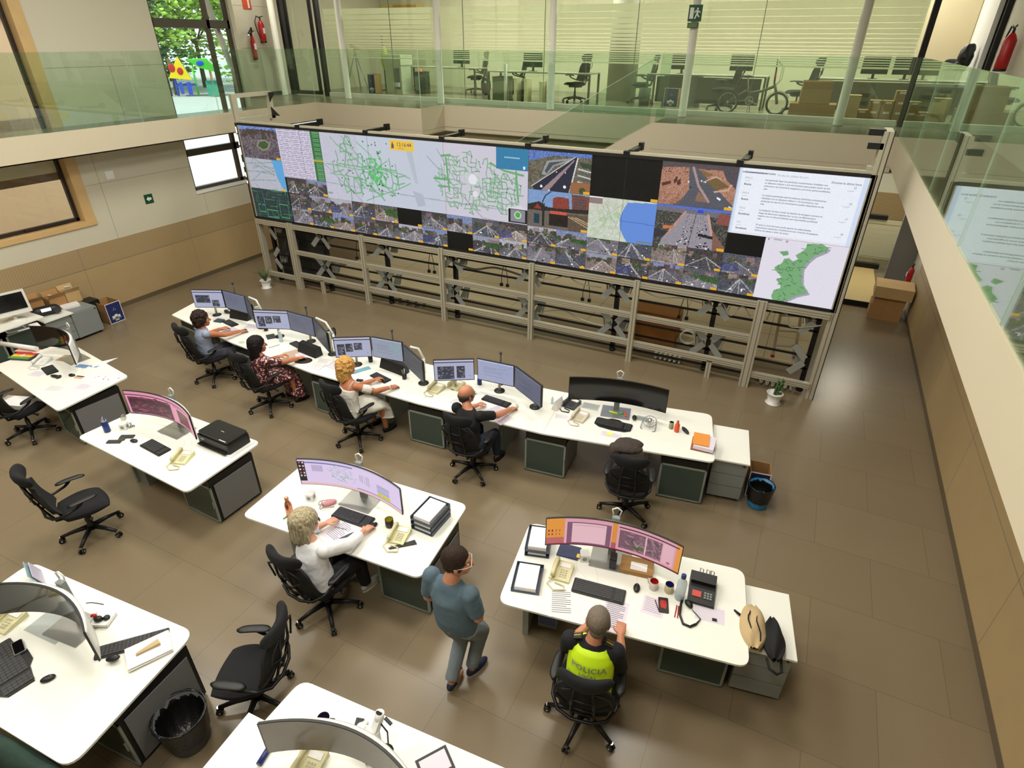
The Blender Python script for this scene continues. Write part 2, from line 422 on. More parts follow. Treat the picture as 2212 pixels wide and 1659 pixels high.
# window 2
mb = MB(); a, b = W2
for z0, z1 in ((2.04, 2.12), (2.82, 2.97), (5.45, 5.62)): mb.box(x0 + 0.08, a, z0, x0 + 0.18, b, z1)
for y in (a, 1.3, b - 0.06): mb.box(x0 + 0.08, y, 2.04, x0 + 0.18, y + 0.08, 7.2)
w2 = struct('window_2', mb, mat('window_bronze', (70, 62, 52), 0.4))
mb = MB(); mb.box(x0 + 0.12, a, 2.04, x0 + 0.126, b, 7.2); obj('pane', mb, GLASSW, w2)
mb = MB(); mb.box(x0 - 0.02, a, 1.98, x1 + 0.02, b, 2.045); obj('sill', mb, WHITEP, w2)
mb = MB(); mb.bar((x0 - 0.1, 1.5, 6.6), (x0 - 0.1, 2.0, 4.6), 0.1); obj('brace', mb, WHITEP, w2, 'white diagonal steel brace')
# lower beam of the window band below the gallery
# alcove upstairs beyond window 2
mb = MB(); mb.box(-4.2, 3.95, F - 0.3, -4.0, 11, CEIL); mb.prism([(-2.02, 2.06), (-1.98, 2.16), (-4.0, 4.05), (-4.1, 3.95)], F - 0.3, CEIL); wa = struct('wall_alcove', mb, WHITE)
mb = MB(); mb.box(-3.999, 4.1, F, -3.985, 5.4, F + 0.09); struct('baseboard_alcove', mb, DARKG)
mb = MB(); mb.box(-4.0, 4.1, 5.0, -3.998, 5.4, 5.006); mb.box(-4.0, 4.1, 6.05, -3.998, 5.4, 6.056); obj('panel_joint', mb, JOINT, wa)
# right wall
mb = MB(); mb.box(XR, -14, 0, XR + 0.25, 11, CEIL); wr = struct('wall_right', mb, WHITE)
mb = MB(); mb.box(XR - 0.012, -14, 0.1, XR, 4.95, 1.47); obj('timber_panel', mb, WOODP, wr, 'timber wainscot along the aisle')
mb = MB(); 
for y in (-9.5, -7, -4.5, -2, 0.5, 3): mb.box(XR - 0.013, y, 0.1, XR - 0.012, y + 0.006, 1.47)
mb.box(XR - 0.013, -14, 1.02, XR - 0.012, 4.9, 1.03); obj('panel_joint', mb, JOINT, wr)
mb = MB(); mb.box(XR - 0.018, -14, 0, XR, 4.95, 0.1); struct('baseboard_right', mb, SKIRT)
mb = MB(); mb.box(-5, -14.3, 0, 16, -14, CEIL); struct('wall_front', mb, WHITE)
mb = MB(); mb.box(-4.2, 10.85, F, 16, 11, CEIL); struct('wall_back', mb, mat('office_wall', (216, 212, 184), 0.7, var=0.03, scale=1))
# lower rear wall under the gallery, open at its east end
mb = MB(); mb.box(XL, 4.95, 0, 12.86, 5.1, F - 0.61); wlo = struct('wall_rear', mb, mat('rear_wall', (196, 186, 158), 0.7, var=0.03, scale=1))
mb = MB(); mb.box(XL, 4.93, 0, 12.86, 4.95, 0.1); struct('baseboard_rear', mb, SKIRT)

# gallery slabs and fascias
mb = MB(); mb.box(XL, -14, F - 0.3, -1.03, 3.6, F); struct('floor_gallery_left', mb, UFLOOR)
mb = MB(); mb.box(12.83, -14, F - 0.3, XR, 3.6, F); struct('floor_gallery_right', mb, UFLOOR)
mb = MB()
mb.prism([(-2.0, 2.06), (XL, 2.06), (XL, 4.0), (-4.1, 4.0)], F - 0.3, F); mb.box(-4.2, 4.0, F - 0.3, 2.38, 10.9, F); mb.box(XL, 3.6, F - 0.3, 2.38, 4.0, F); mb.box(2.38, 4.68, F - 0.3, 8.26, 10.9, F); mb.box(8.26, 3.63, F - 0.3, 16, 10.9, F); 
struct('floor_gallery_rear', mb, UFLOOR)
def fascia(name, boxes, lab=None):
    mb = MB()
    for q in boxes: mb.box(*q)
    return struct(name, mb, FASCIA, lab)
fascia('trim_1', [(-1.03, -14, 3.31, -1.0, 3.6, F + 0.01), (XL, -14, 3.31, -1.0, 3.6, 3.33)])
fascia('trim_2', [(12.8, -14, 3.29, 12.83, 3.6, F + 0.01), (12.8, -14, 3.27, XR, 3.6, 3.29)])
fascia('trim_3', [(-1.0, 3.57, 3.14, 2.41, 3.6, F + 0.01), (2.38, 3.6, 3.14, 2.41, 4.65, F + 0.01), (2.38, 4.65, 3.14, 8.26, 4.68, F + 0.01), (8.26, 3.57, 3.14, 12.83, 3.6, F + 0.01),
                  (-1.0, 3.6, 3.12, 2.4, 10, 3.14), (2.4, 4.68, 3.12, 8.26, 10, 3.14), (8.26, 3.6, 3.12, 16, 10, 3.14)])
mb = MB(); mb.box(-1.0, 3.585, 3.235, 2.405, 3.569, 3.24); mb.box(2.41, 3.6, 3.235, 2.412, 4.65, 3.24); mb.box(2.41, 4.645, 3.235, 8.26, 4.649, 3.24)
mb.box(8.26, 3.585, 3.235, 12.8, 3.569, 3.24); struct('trim_4', mb, JOINT)

mb = MB(); mb.box(0.95, 1.15, 0, 12.3, 4.92, 0.05)
struct('floor_rear_strip', mb, mat('pale_vinyl', (204, 190, 156), 0.3))
mb = MB()
for x in (2.5, 4.3, 6.1, 7.9, 9.7, 11.5): mb.box(x, 1.15, 0.05, x + 0.01, 4.92, 0.0505)
mb.box(0.95, 2.3, 0.05, 12.3, 2.31, 0.0505); struct('trim_7', mb, JOINT)
# stair descending behind the video wall
st = thing('staircase', 'cream stair with solid side going down behind the video wall from the gallery', 'staircase', (1.8, 4.1, 0)); SL = 0.577
def stl(x, y, z): return (x - 1.8, y - 4.1, z)
mb = MB()
for y in (3.57, 4.57):
    for sx in (0,):
        p = [(8.26, 3.75), (8.26, 3.14), (2.9, 0.0), (1.8, 0.0)]
        P = [stl(x, y, z) for x, z in p] + [stl(x, y + 0.03, z) for x, z in p]
        mb._add(P, [(0, 1, 2, 3), (7, 6, 5, 4), (0, 4, 5, 1), (1, 5, 6, 2), (2, 6, 7, 3), (3, 7, 4, 0)])
obj('stringer', mb, FASCIA, st)
mb = MB(); n = 22
for i in range(n):
    x = 8.26 - (i + 1) * 6.3 / n; z = 3.75 - (i + 1) * 3.6 / n; mb.box(*stl(x, 3.6, z - 0.05), *stl(x + 0.32, 4.57, z))
obj('tread', mb, mat('stair_grey', (120, 124, 108), 0.5), st)
mb = MB(); P = [stl(x, y, z) for y in (3.58, 3.592) for x, z in ((8.2, 3.74), (8.2, 4.96), (2.4, 1.62), (2.4, 0.4))]
mb._add(P, [(0, 1, 2, 3), (7, 6, 5, 4), (0, 4, 5, 1), (1, 5, 6, 2), (2, 6, 7, 3), (3, 7, 4, 0)]); obj('glass_side', mb, GLASSB, st, 'sloping glass side panel')
mb = MB(); mb.tube([stl(8.2, 3.586, 4.965), stl(2.4, 3.586, 1.625)], 0.006, 6); obj('glass_edge', mb, GLEDGE, st)

# glass balustrades: panes standing on the fascias
GZ0, GZ1 = F - 0.02, 5.03
def balustrade(lab, runs, group='glass balustrades of the gallery'):
    """runs: list of (x0,y0,x1,y1) panes"""
    x, y = runs[0][0], runs[0][1]
    t = thing('glass_balustrade', lab, 'balustrade', (x, y, F), 0, group)
    for (a0, b0, a1, b1) in runs:
        d = Vector((a1 - a0, b1 - b0, 0)); L = d.length; d /= L; n_ = Vector((-d.y, d.x, 0)) * 0.006
        p0 = Vector((a0 - x, b0 - y, 0)) + d * 0.008; p1 = Vector((a1 - x, b1 - y, 0)) - d * 0.008
        mb = MB(); z0, z1 = GZ0 - F, GZ1 - F
        vs = [p0 - n_, p1 - n_, p1 + n_, p0 + n_]
        mb._add([(q.x, q.y, z0) for q in vs] + [(q.x, q.y, z1) for q in vs], [(0, 3, 2, 1), (0, 1, 5, 4), (2, 3, 7, 6)])
        mb.m = 1; mb._add([(q.x, q.y, z0) for q in vs] + [(q.x, q.y, z1) for q in vs], [(4, 5, 6, 7), (1, 2, 6, 5), (3, 0, 4, 7)])
        obj('pane', mb, [GLASSB, GLEDGE], t)
    return t
ys = [-13.5, -11.5, -9.5, -7.5, -5.5, -3.5, -1.47, 0.43, 2.0, 3.58]
balustrade('clear glass balustrade beside the tall window wall', [(-1.015, ys[i], -1.015, ys[i + 1]) for i in range(len(ys) - 1)])
balustrade('clear glass balustrade behind the video wall, at the extinguisher corner', [(-1.0, 3.585, 0.7, 3.585), (0.7, 3.585, 2.4, 3.585), (2.395, 3.6, 2.395, 4.64)])
balustrade('clear glass balustrade set back over the stair opening', [(2.41, 4.665, 4.3, 4.665), (4.3, 4.665, 6.3, 4.665), (6.3, 4.665, 8.26, 4.665)])
balustrade('clear glass balustrade in front of the bicycle and boxes', [(8.3, 3.585, 10.5, 3.585), (10.5, 3.585, 12.8, 3.585)])
ys = [-9.2, -7.4, -5.6, -3.8, -1.5, 0.85, 3.58]
balustrade('clear glass balustrade above the narrow aisle, mirroring the video wall', [(12.815, ys[i], 12.815, ys[i + 1]) for i in range(len(ys) - 1)])

# round white columns of the gallery
for x in (-3.55, -1.1, 2.07, 5.28, 8.56, 11.78):
    mb = MB(); mb.lathe((0, 0, 0), [(0.1, 0), (0.1, 0.02), (0.088, 0.025), (0.088, CEIL - F)], 20)
    o = place(mb, COLWHITE, 'column', {-3.55: 'round white column beside the black framed door', -1.1: 'round white column in front of the tripod and sunny low window', 2.07: 'round white column at the step in the gallery edge',
        5.28: 'round white column beside the standing white binders', 8.56: 'round white column carrying the exit sign', 11.78: 'round white column in front of the pile of cardboard boxes'}[x], 'column', (x, 5.05, F), 0, 'gallery columns')

# office glass front upstairs
OY = 5.45
mb = MB(); mb.box(-2.1, OY - 0.06, F, 12.85, OY + 0.04, F + 0.11); wo = struct('wall_office_glass', mb, COLWHITE, 'glazed office front of the gallery')
xs = [-2.05, 0.3, 2.6, 4.9, 7.2, 9.9, 12.85]
for i in range(len(xs) - 1):
    mb = MB(); mb.box(xs[i] + 0.006, OY - 0.006, F + 0.11, xs[i + 1] - 0.006, OY + 0.006, 7.0); obj('pane', mb, GLASSO, wo)
mb = MB()
for x in xs[1:-1]: mb.box(x - 0.006, OY - 0.008, F + 0.11, x + 0.006, OY + 0.008, 7.0)
mb.box(-2.1, OY - 0.05, 7.0, 14.1, OY + 0.05, CEIL); obj('glazing_joint', mb, mat('glaze_joint', (120, 126, 104), 0.4), wo)
gaps = [5.83, 5.70, 5.58, 5.48, 5.39, 5.31, 5.235, 5.165, 5.10, 5.045, 4.995, 4.95, 4.905, 4.86, 4.82]
mb = MB(); top = 5.98
for g in gaps:
    th = 0.009 + 0.010 * (5.9 - g); mb.box(-2.0, OY + 0.007, g + th, 12.8, OY + 0.009, top); top = g - th * 0.2
mb.box(-2.0, OY + 0.007, 4.78, 12.8, OY + 0.009, top); obj('frosted_film', mb, FROST, wo, 'striped frosted film')
# doors: black frames
mb = MB()
for x in (-3.62, -2.26): mb.box(x, OY - 0.08, F, x + 0.09, OY + 0.08, 7.0)
d1 = struct('door_1', mb, BLACKM, 'black framed glass door')
mb = MB(); mb.box(-3.42, OY - 0.05, F + 0.03, -3.32, OY + 0.0, 6.6); mb.box(-2.5, OY - 0.05, F + 0.03, -2.4, OY, 6.6); mb.box(-3.42, OY - 0.05, F + 0.03, -2.4, OY, F + 0.13); obj('leaf', mb, BLACKM, d1)
mb = MB(); mb.box(-3.33, OY - 0.03, F + 0.12, -2.49, OY - 0.024, 6.6); obj('pane', mb, GLASSO, d1)
mb = MB()
mb.box(12.88, OY - 0.06, F, 12.99, OY + 0.08, 7.0); mb.box(14.02, OY - 0.08, F, 14.1, OY + 0.1, 7.0); mb.box(14.13, OY - 0.08, F, 14.2, OY + 0.0, 7.0)
d2 = struct('door_2', mb, BLACKM, 'black door frame of the corner office')
mb = MB(); mb.box(13.92, OY + 0.1, F, 14.0, 7.2, 7.0); obj('jamb', mb, WHITEP, d2)
# partition behind the office door and a dark round column inside
mb = MB(); mb.box(13.1, 8.8, F, 14.1, 8.9, 7.0); struct('wall_office_side', mb, mat('office_beige', (206, 194, 160), 0.7))
mb = MB(); mb.lathe((6.0, 8.6, F), [(0.42, 0), (0.42, 3.4)], 24); struct('trim_5', mb, mat('inner_column', (150, 150, 128), 0.6))

# lower corridor at the east end, under the gallery
mb = MB(); mb.box(12.86, 4.96, 0.0, 13.55, 7.7, 0.12); struct('floor_platform', mb, mat('pale_floor', (190, 168, 118), 0.4))
mb = MB(); mb.box(12.86, 4.93, 0.0, 13.4, 4.96, 0.125); struct('trim_6', mb, BLACKM)
mb = MB(); mb.box(12.86, 9.2, 0, 16, 9.3, F - 0.61); wc = struct('wall_corridor', mb, mat('corridor_white', (214, 214, 200), 0.7))
mb = MB(); mb.box(12.86, 9.18, 0.9, 15, 9.2, 1.75); obj('timber_panel', mb, PERF, wc)
mb = MB(); mb.box(12.75, 7.6, 1.38, 13.5, 7.75, 1.48); mb.box(12.75, 7.6, 0.12, 13.65, 7.75, 0.24)
d3 = struct('door_3', mb, BLACKM, 'striped glass corridor door')
mb = MB(); mb.box(12.75, 7.66, 0.2, 13.95, 7.672, 1.42); obj('pane', mb, GLASSO, d3)
mb = MB(); z = 1.38
for g in (1.25, 1.12, 1.0, 0.89, 0.8, 0.73, 0.67, 0.62, 0.57, 0.53, 0.49, 0.45, 0.41, 0.37):
    mb.box(12.8, 7.64, g + 0.02, 13.9, 7.655, z); z = g
obj('frosted_film', mb, FROST2, d3)
mb = MB(); mb.box(13.62, 5.9, 0.02, 14.1, 5.98, 2.1); struct('door_4', mb, GREYP, 'grey corridor door')

# ------------------------------------------------------------------ outside
mb = MB(); mb.box(-140, -80, -0.25, XL - 0.3, 140, -0.02); struct('ground', mb, mat('paving_pale', (150, 152, 152), 0.8, var=0.06, scale=0.3), 'pale paving outside')
mb = MB(); mb.box(-9.4, -22, -0.02, -8.9, 3.0, 12); ow = place(mb, mat('peach_render', (246, 206, 164), 0.8, var=0.02, scale=0.5), 'neighbouring_building', 'peach rendered wing seen through the tall timber-lined window', 'building')
mb = MB()
for y in (-17, -12.6, -9.0, -5.6, -1.6): mb.box(-8.9, y, 0, -8.88, y + 0.03, 12)
mb.box(-8.9, -22, 3.0, -8.8, 3, 3.25); mb.box(-8.9, -22, 5.7, -8.8, 3, 5.78); obj('render_joint', mb, mat('peach_joint', (176, 140, 110), 0.8), ow)
mb = MB(); mb.box(-6.5, 0, -0.02, -6.35, 22, 0.5); place(mb, WHITEP, 'garden_wall', 'low white kerb wall outside the low window', 'wall', (0, 0, 0))
gf = thing('glass_fence', 'glass fence on the paved patio outside the low window', 'fence', (-5.0, 0.5, 0))
mb = MB(); mb.box(-0.01, 0, 0, 0.01, 14, 1.1); obj('pane', mb, GLASSB, gf)
mb = MB()
for i in range(8): mb.box(-0.03, i * 2.0 - 0.02, 0, 0.03, i * 2.0 + 0.02, 1.12)
obj('fence_post', mb, STEEL, gf)

# playground with slides, posts and roofs
pg = thing('playground', 'bright yellow, green and blue playground frame outside the window', 'playground', (-49, 37.7, 0), heading(Vector((-49, 37.7, 0)), Vector((11.6, -9.9, 0))) + PI / 2)
def col(n, c): return mat('play_' + n, c, 0.4)
PY, PG, PB, PR, PO = col('yellow', (255, 214, 20)), col('green', (70, 190, 40)), col('blue', (30, 70, 200)), col('red', (200, 30, 30)), col('orange', (220, 120, 50))
for i, (x, y) in enumerate(((-1.9, -1), (-1.9, 1), (0, -1), (0, 1), (1.6, -1), (1.6, 1))):
    mb = MB(); mb.cyl((x, y, 0), (x, y, 2.6 if i < 2 else 2.9), 0.09, n=8); obj('post', mb, [PB, PB, PG, PG, PO, PO][i], pg)
mb = MB(); P = [(-2.4, -1.3, 1.7), (-1.2, -1.3, 3.6), (-0.3, -1.3, 1.5), (-2.4, 1.3, 1.7), (-1.2, 1.3, 3.6), (-0.3, 1.3, 1.5)]
mb._add(P, [(0, 2, 1), (3, 4, 5), (0, 1, 4, 3), (1, 2, 5, 4), (0, 3, 5, 2)]); obj('yellow_roof', mb, PY, pg)
mb = MB(); P = [(-0.4, -1.3, 3.3), (1.5, -1.3, 3.4), (2.7, -1.3, 2.0), (0.6, -1.3, 2.6), (-0.4, 1.3, 3.3), (1.5, 1.3, 3.4), (2.7, 1.3, 2.0), (0.6, 1.3, 2.6)]
mb._add(P, [(0, 3, 2, 1), (4, 5, 6, 7), (0, 1, 5, 4), (1, 2, 6, 5), (2, 3, 7, 6), (3, 0, 4, 7)]); obj('green_roof', mb, PG, pg)
mb = MB(); mb.ell((-1.2, -1.35, 2.3), (0.28, 0.05, 0.35)); mb.ell((-1.9, -1.35, 2.6), (0.3, 0.05, 0.4)); obj('red_panel', mb, PR, pg)
mb = MB(); mb.ell((0.8, -1.36, 3.0), (0.35, 0.05, 0.25)); mb.box(-1.9, -1.1, 0.9, 0, 1.1, 1.05); mb.box(-1.6, -1.2, 0.2, -1.3, -1.1, 1.3); mb.box(-0.9, -1.2, 0.1, -0.5, -1.1, 1.3); obj('blue_panel', mb, PB, pg)
mb = MB(); mb.grid(lambda u, v: (0.9 + 1.3 * u, -1.2 - 1.6 * v, 1.3 * (1 - v) ** 1.2 + 0.1), 2, 8); obj('slide', mb, col('dkgreen', (30, 110, 90)), pg)

# trees outside
LEAF1 = mat('leaf_light', (136, 176, 62), 0.6, var=0.5, scale=1.2); LEAF2 = mat('leaf_dark', (62, 96, 52), 0.6, var=0.5, scale=1.2); BARK = mat('bark', (92, 74, 58), 0.9)
def tree(lab, x, y, h, cr, leaf, n, seed, z0=0.0, base=0.1):
    rg = random.Random(seed); t = thing('tree', lab, 'tree', (x, y, 0), 0, 'trees beyond the playground')
    mb = MB(); mb.tube([(0, 0, 0), (0.1, 0, h * 0.3), (0, 0.1, h * 0.6)], [0.28, 0.2, 0.1], 8)
    for k in range(5):
        a = k * 1.26; mb.tube([(0, 0, h * 0.3), (math.cos(a) * cr * 0.4, math.sin(a) * cr * 0.4, h * 0.55), (math.cos(a) * cr * 0.7, math.sin(a) * cr * 0.7, h * 0.7)], [0.12, 0.07, 0.03], 6)
    obj('trunk', mb, BARK, t)
    mb = MB(); cl = [(rg.uniform(-1, 1) * cr * 0.8, rg.uniform(-1, 1) * cr * 0.7, h * (base + 0.1) + rg.random() * h * (0.8 - base), rg.uniform(0.3, 0.5) * cr) for _ in range(22)]
    for _ in range(n):
        cx, cy, cz, r = rg.choice(cl); d = Vector((rg.gauss(0, 1), rg.gauss(0, 1), rg.gauss(0, 1))).normalized() * r * rg.uniform(0.7, 1.0)
        p = Vector((cx, cy, cz)) + d; s = rg.uniform(0.2, 0.42); M = Matrix.Rotation(rg.uniform(0, 6.3), 3, 'Z') @ Matrix.Rotation(rg.uniform(0, 3.1), 3, 'X')
        q = [M @ Vector(k) * s for k in ((-1, 0, 0), (0, -0.5, 0.1), (1, 0, 0), (0, 0.5, 0.1))]
        mb._add([tuple(p + k) for k in q], [(0, 1, 2, 3)])
    obj('crown', mb, leaf, t); return t
tree('sunlit yellow-green tree directly behind the playground', -58, 46, 15, 7.5, LEAF1, 7000, 1)
tree('darker green tree crowding the timber wall side of the window', -62, 38, 12, 6, LEAF2, 5000, 2)
tree('sunlit tree near the bright window jamb', -52, 50, 15, 7, LEAF1, 6000, 3)
tree('dense green tree far behind, filling the gap between crowns', -72, 52, 16, 9, LEAF2, 5000, 4)
for k, (x, y) in enumerate(((-50.5, 35.5), (-51, 36.6), (-46.5, 40.5))):
    mb = MB(); mb.tube([(0, 0, 0), (0.05, 0, 1.4), (0, 0, 3.4)], [0.2, 0.16, 0.14], 8)
    place(mb, BARK, 'tree_stump', ['bare trunk standing close beside the playground', 'second bare trunk, just behind the first one', 'thin bare trunk past the green playground roof'][k], 'tree trunk', (x, y, 0))
tree('young tree close behind the office end window', -9, 26, 7, 4, LEAF1, 3000, 9)
# ------------------------------------------------------------------ video wall
VW = 12.32; ZT, ZB = 3.615, 1.635; CW = VW / 21; CH = (ZT - ZB) / 6
SCR = colattr_mat('video_wall_display', 1.0)
vw = thing('video_wall', 'huge video wall of traffic cameras and green city maps on an aluminium stand', 'video wall', (0, 0, 0))
mb = MB()
for c in range(7):
    for r in range(2):
        x0 = c * VW / 7 + 0.002; x1 = (c + 1) * VW / 7 - 0.002; z1 = ZT - r * 3 * CH - (0.002 if r else 0); z0 = ZT - (r + 1) * 3 * CH
        m2 = MB(); m2.box(x0, 0.0, z0, x1, 0.32, z1); obj('display_cube', m2, BLACK, vw)
mb = MB(); mb.box(-0.07, -0.02, ZT, VW + 0.06, 0.05, ZT + 0.045); mb.box(-0.07, -0.02, ZB - 0.05, VW + 0.06, 0.05, ZB)
mb.box(-0.07, -0.02, ZB, -0.005, 0.05, ZT); mb.box(VW, -0.02, ZB, VW + 0.06, 0.05, ZT); obj('bezel', mb, BLACK, vw)

rng = np.random.default_rng(5)
def scene_pic(kind, w, h, sd):
    g = np.random.default_rng(sd); p = Pic(w, h, (96, 92, 98))
    U = lambda a, b: float(g.uniform(a, b))
    if kind == 'black': p = Pic(w, h, (6, 6, 6)); return p.noise(2, g)
    if kind == 'list':
        p = Pic(w, h, (204, 198, 216))
        for i in range(26):
            y = (i + 0.5) / 26; x = 0.03
            while x < 0.98:
                l = U(0.04, 0.2); p.rect(x, y - 0.008, min(x + l, 0.98), y + 0.008, (128, 120, 148)); x += l + U(0.02, 0.05)
        return p
    if kind == 'greencol':
        p = Pic(w, h, (52, 112, 62))
        for i in range(34): p.rect(0.2, (i + 0.3) / 34, 0.9, (i + 0.62) / 34, (128, 176, 134))
        p.rect(0, 0.56, 1, 0.6, (168, 164, 60)); return p
    if kind == 'park':
        p = Pic(w, h, (92, 82, 92)).noise(14, g, 2); p.rect(0, 0, 1, 0.12, (110, 132, 190)); p.rect(0.2, 0.08, 0.8, 0.3, (82, 70, 72))
        p.poly([(0.1, 0.3), (0.9, 0.15), (1, 0.5), (0.5, 0.95), (0, 0.6)], (100, 92, 96)).noise(16, g, 2)
        for i in range(26): p.disc(U(0.05, 0.95), U(0.1, 0.35), 0.06, (60 + U(0, 30), 62, 58))
        p.poly([(0.4, 0.62), (0.48, 0.42), (0.66, 0.38), (0.8, 0.48), (0.72, 0.68), (0.56, 0.74)], (140, 130, 128)); p.poly([(0.45, 0.6), (0.51, 0.46), (0.65, 0.42), (0.75, 0.5), (0.69, 0.64), (0.57, 0.69)], (62, 88, 46)); return p.noise(6, g)
    if kind == 'seamap':
        p = Pic(w, h, (176, 178, 190)).noise(5, g); p.poly([(0.72, 0), (1, 0), (1, 1), (0.93, 1), (0.8, 0.6), (0.76, 0.3)], (92, 160, 212))
        for i in range(9):
            y = U(0, 1); p.line([(U(-.1, .2), y), (U(.2, .5), y + U(-.3, .3)), (0.74, y + U(-.3, .3))], 0.012, (132, 150, 150))
        return p
    if kind == 'circuit':
        p = Pic(w, h, (42, 58, 60)).noise(8, g, 2)
        for i in range(42):
            x, y = U(0, 1), U(0, 1); c = [(60, 130, 90), (72, 150, 92), (90, 104, 110), (52, 88, 84)][i % 4]
            p.line([(x, y), (x + U(-.35, .35), y)] if i % 2 else [(x, y), (x, y + U(-.3, .3))], 0.009, c)
        for x, y, a, b in ((0.7, .45, .92, .9), (.12, .55, .3, .8), (.34, .7, .62, .95)): p.line([(x, y), (a, y), (a, b), (x, b), (x, y)], 0.009, (70, 150, 96))
        p.rect(.18, .52, .23, .58, (40, 50, 150)); return p
    if kind == 'blue':
        p = Pic(w, h, (52, 124, 164)); p.rect(0.26, 0.42, 0.74, 0.48, (150, 190, 210)); p.disc(0.88, 0.86, 0.07, (220, 232, 238)); return p.noise(2, g)
    if kind == 'greendot':
        p = Pic(w, h, (20, 22, 24)); p.rect(0.12, 0.06, 0.88, 0.9, (134, 134, 146)); p.disc(0.5, 0.42, 0.28, (200, 210, 205)); p.disc(0.5, 0.42, 0.21, (78, 168, 48)); return p
    if kind == 'highway':
        p = Pic(w, h, (104, 98, 84)).noise(16, g, 2); p.rect(0, 0, 1, 0.1, (92, 120, 186)); p.poly([(0, 0.05), (0.4, 0.1), (0.15, 0.22), (0, 0.3)], (92, 118, 180))
        p.poly([(0, .3), (.35, .14), (.75, .1), (1, .2), (1, 1), (0, 1)], (102, 98, 84), 1).noise(12, g, 2)
        for i in range(30): p.disc(U(0, .55), U(.25, .9), U(.02, .06), (78 + U(-14, 30), 76, 60), .6)
        p.poly([(.3, .24), (.72, .12), (.76, .16), (.42, .36), (.36, .5), (.3, .6), (.22, .6), (.26, .4)], (146, 150, 150)); p.poly([(.34, .28), (.6, .2), (.4, .34), (.3, .56), (.27, .5)], (70, 78, 84))
        p.poly([(.06, .9), (.74, .1), (.78, .1), (.7, 1.0), (.3, 1.0), (.1, 1)], (40, 42, 60)); p.line([(.06, .92), (.74, .1)], .012, (198, 196, 190)); p.poly([(.22, 1), (.73, .16), (.75, .16), (.34, 1)], (150, 128, 130))
        p.line([(.68, 1), (.785, .12)], .018, (214, 210, 204)); 
        for k in range(5): p.poly([(.8, .36 + .08 * k), (1, .42 + .08 * k), (1, .45 + .08 * k), (.8, .39 + .08 * k)], (206, 206, 204) if k % 2 == 0 else (82, 86, 92))
        p.poly([(.8, .2), (1, .24), (1, .36), (.86, .34)], (54, 70, 52)); p.poly([(.7, .72), (1, .7), (1, 1), (.68, 1)], (146, 100, 66)); p.disc(.88, .92, .09, (62, 78, 44))
        for x, y, r in ((.22, .9, .035), (.6, .86, .04), (.35, 1.0, .03), (.46, .5, .014), (.6, .5, .014)): p.disc(x, y, r, (236, 236, 236))
        return p
    if kind == 'bus':
        p = Pic(w, h, (110, 136, 180)); p.poly([(0, 0), (1, 0), (1, .5), (0, .5)], (122, 152, 196)); p.poly([(.42, .18), (.5, .12), (.68, .14), (.7, .5), (.42, .5)], (134, 62, 52)); p.poly([(.72, .02), (1, .04), (1, .5), (.74, .45)], (122, 70, 56))
        for k in range(5): p.rect(.76, .06 + .07 * k, .96, .09 + .07 * k, (78, 70, 78))
        p.poly([(0, .4), (.2, .3), (.3, .42), (.5, .44), (1, .38), (1, .55), (0, .6)], (44, 38, 34)); p.poly([(0, .55), (1, .5), (1, 1), (0, 1)], (104, 96, 88)); p.poly([(.6, .55), (1, .55), (1, 1), (.7, 1)], (92, 76, 64))
        for k in range(3): p.line([(.68 + .06 * k, .62), (1 + .1 * k, .86)], .012, (182, 160, 120))
        p.rect(.38, .52, .66, .6, (196, 84, 74)); p.rect(.37, .6, .68, .92, (34, 26, 26)); p.rect(.09, .6, .24, .92, (104, 96, 88)); p.rect(.11, .64, .2, .9, (26, 58, 74)); p.poly([(.1, .5), (.17, .36), (.24, .5)], (138, 52, 44))
        p.line([(.26, .95), (.25, .3), (.3, .12), (.38, .02)], .014, (30, 34, 36)); p.line([(.28, .95), (.28, .36)], .02, (40, 36, 30)); return p.noise(9, g, 1)
    if kind == 'coastmap':
        p = Pic(w, h, (198, 204, 190)).noise(7, g, 2)
        for i in range(44): p.disc(U(0, .6), U(.3, 1), U(.02, .07), (160 + U(-10, 20), 196, 150), .5)
        for i in range(20): p.disc(U(0, .55), U(0, .35), U(.02, .05), (206, 196, 184), .6)
        for i in range(12): p.line([(U(0, .6), U(0, 1)), (U(0, .6), U(0, 1))], .006, (160, 172, 140), .8)
        p.poly([(.58, .06), (1, .02), (1, 1), (.62, 1), (.56, .86), (.5, .7), (.48, .45), (.52, .25)], (98, 138, 214)); p.line([(.5, .5), (1, .52)], .008, (78, 108, 170)); p.rect(0, 0, .2, .16, (140, 120, 120)); p.rect(0, 0, .2, .03, (230, 230, 235)); p.rect(.76, .93, .98, .97, (110, 130, 140))
        return p
    if kind == 'ortho':
        p = Pic(w, h, (168, 122, 102)).noise(10, g, 2); p.poly([(0, 0), (1, 0), (1, .1), (.6, .12), (.3, .1), (0, .14)], (86, 76, 80)); p.poly([(.78, .02), (1, .05), (1, .5), (.86, .3)], (80, 74, 82))
        p.poly([(.36, .08), (.46, .08), (1, .88), (1, 1), (.2, 1), (.32, .85), (.4, .6)], (84, 86, 96)); p.line([(.42, .1), (.52, .5), (.68, .84)], .03, (168, 140, 136)); p.poly([(.53, .62), (.68, .86), (.5, .86)], (134, 104, 86))
        p.poly([(.5, .12), (.7, .22), (.6, .28), (.56, .24)], (126, 100, 64)); p.poly([(.6, .38), (.74, .28), (.92, .46), (.76, .56)], (112, 92, 58)); p.line([(.58, .4), (.72, .26), (.8, .3)], .012, (200, 168, 150)); p.line([(.74, .6), (.9, .54), (.94, .42)], .02, (196, 160, 140))
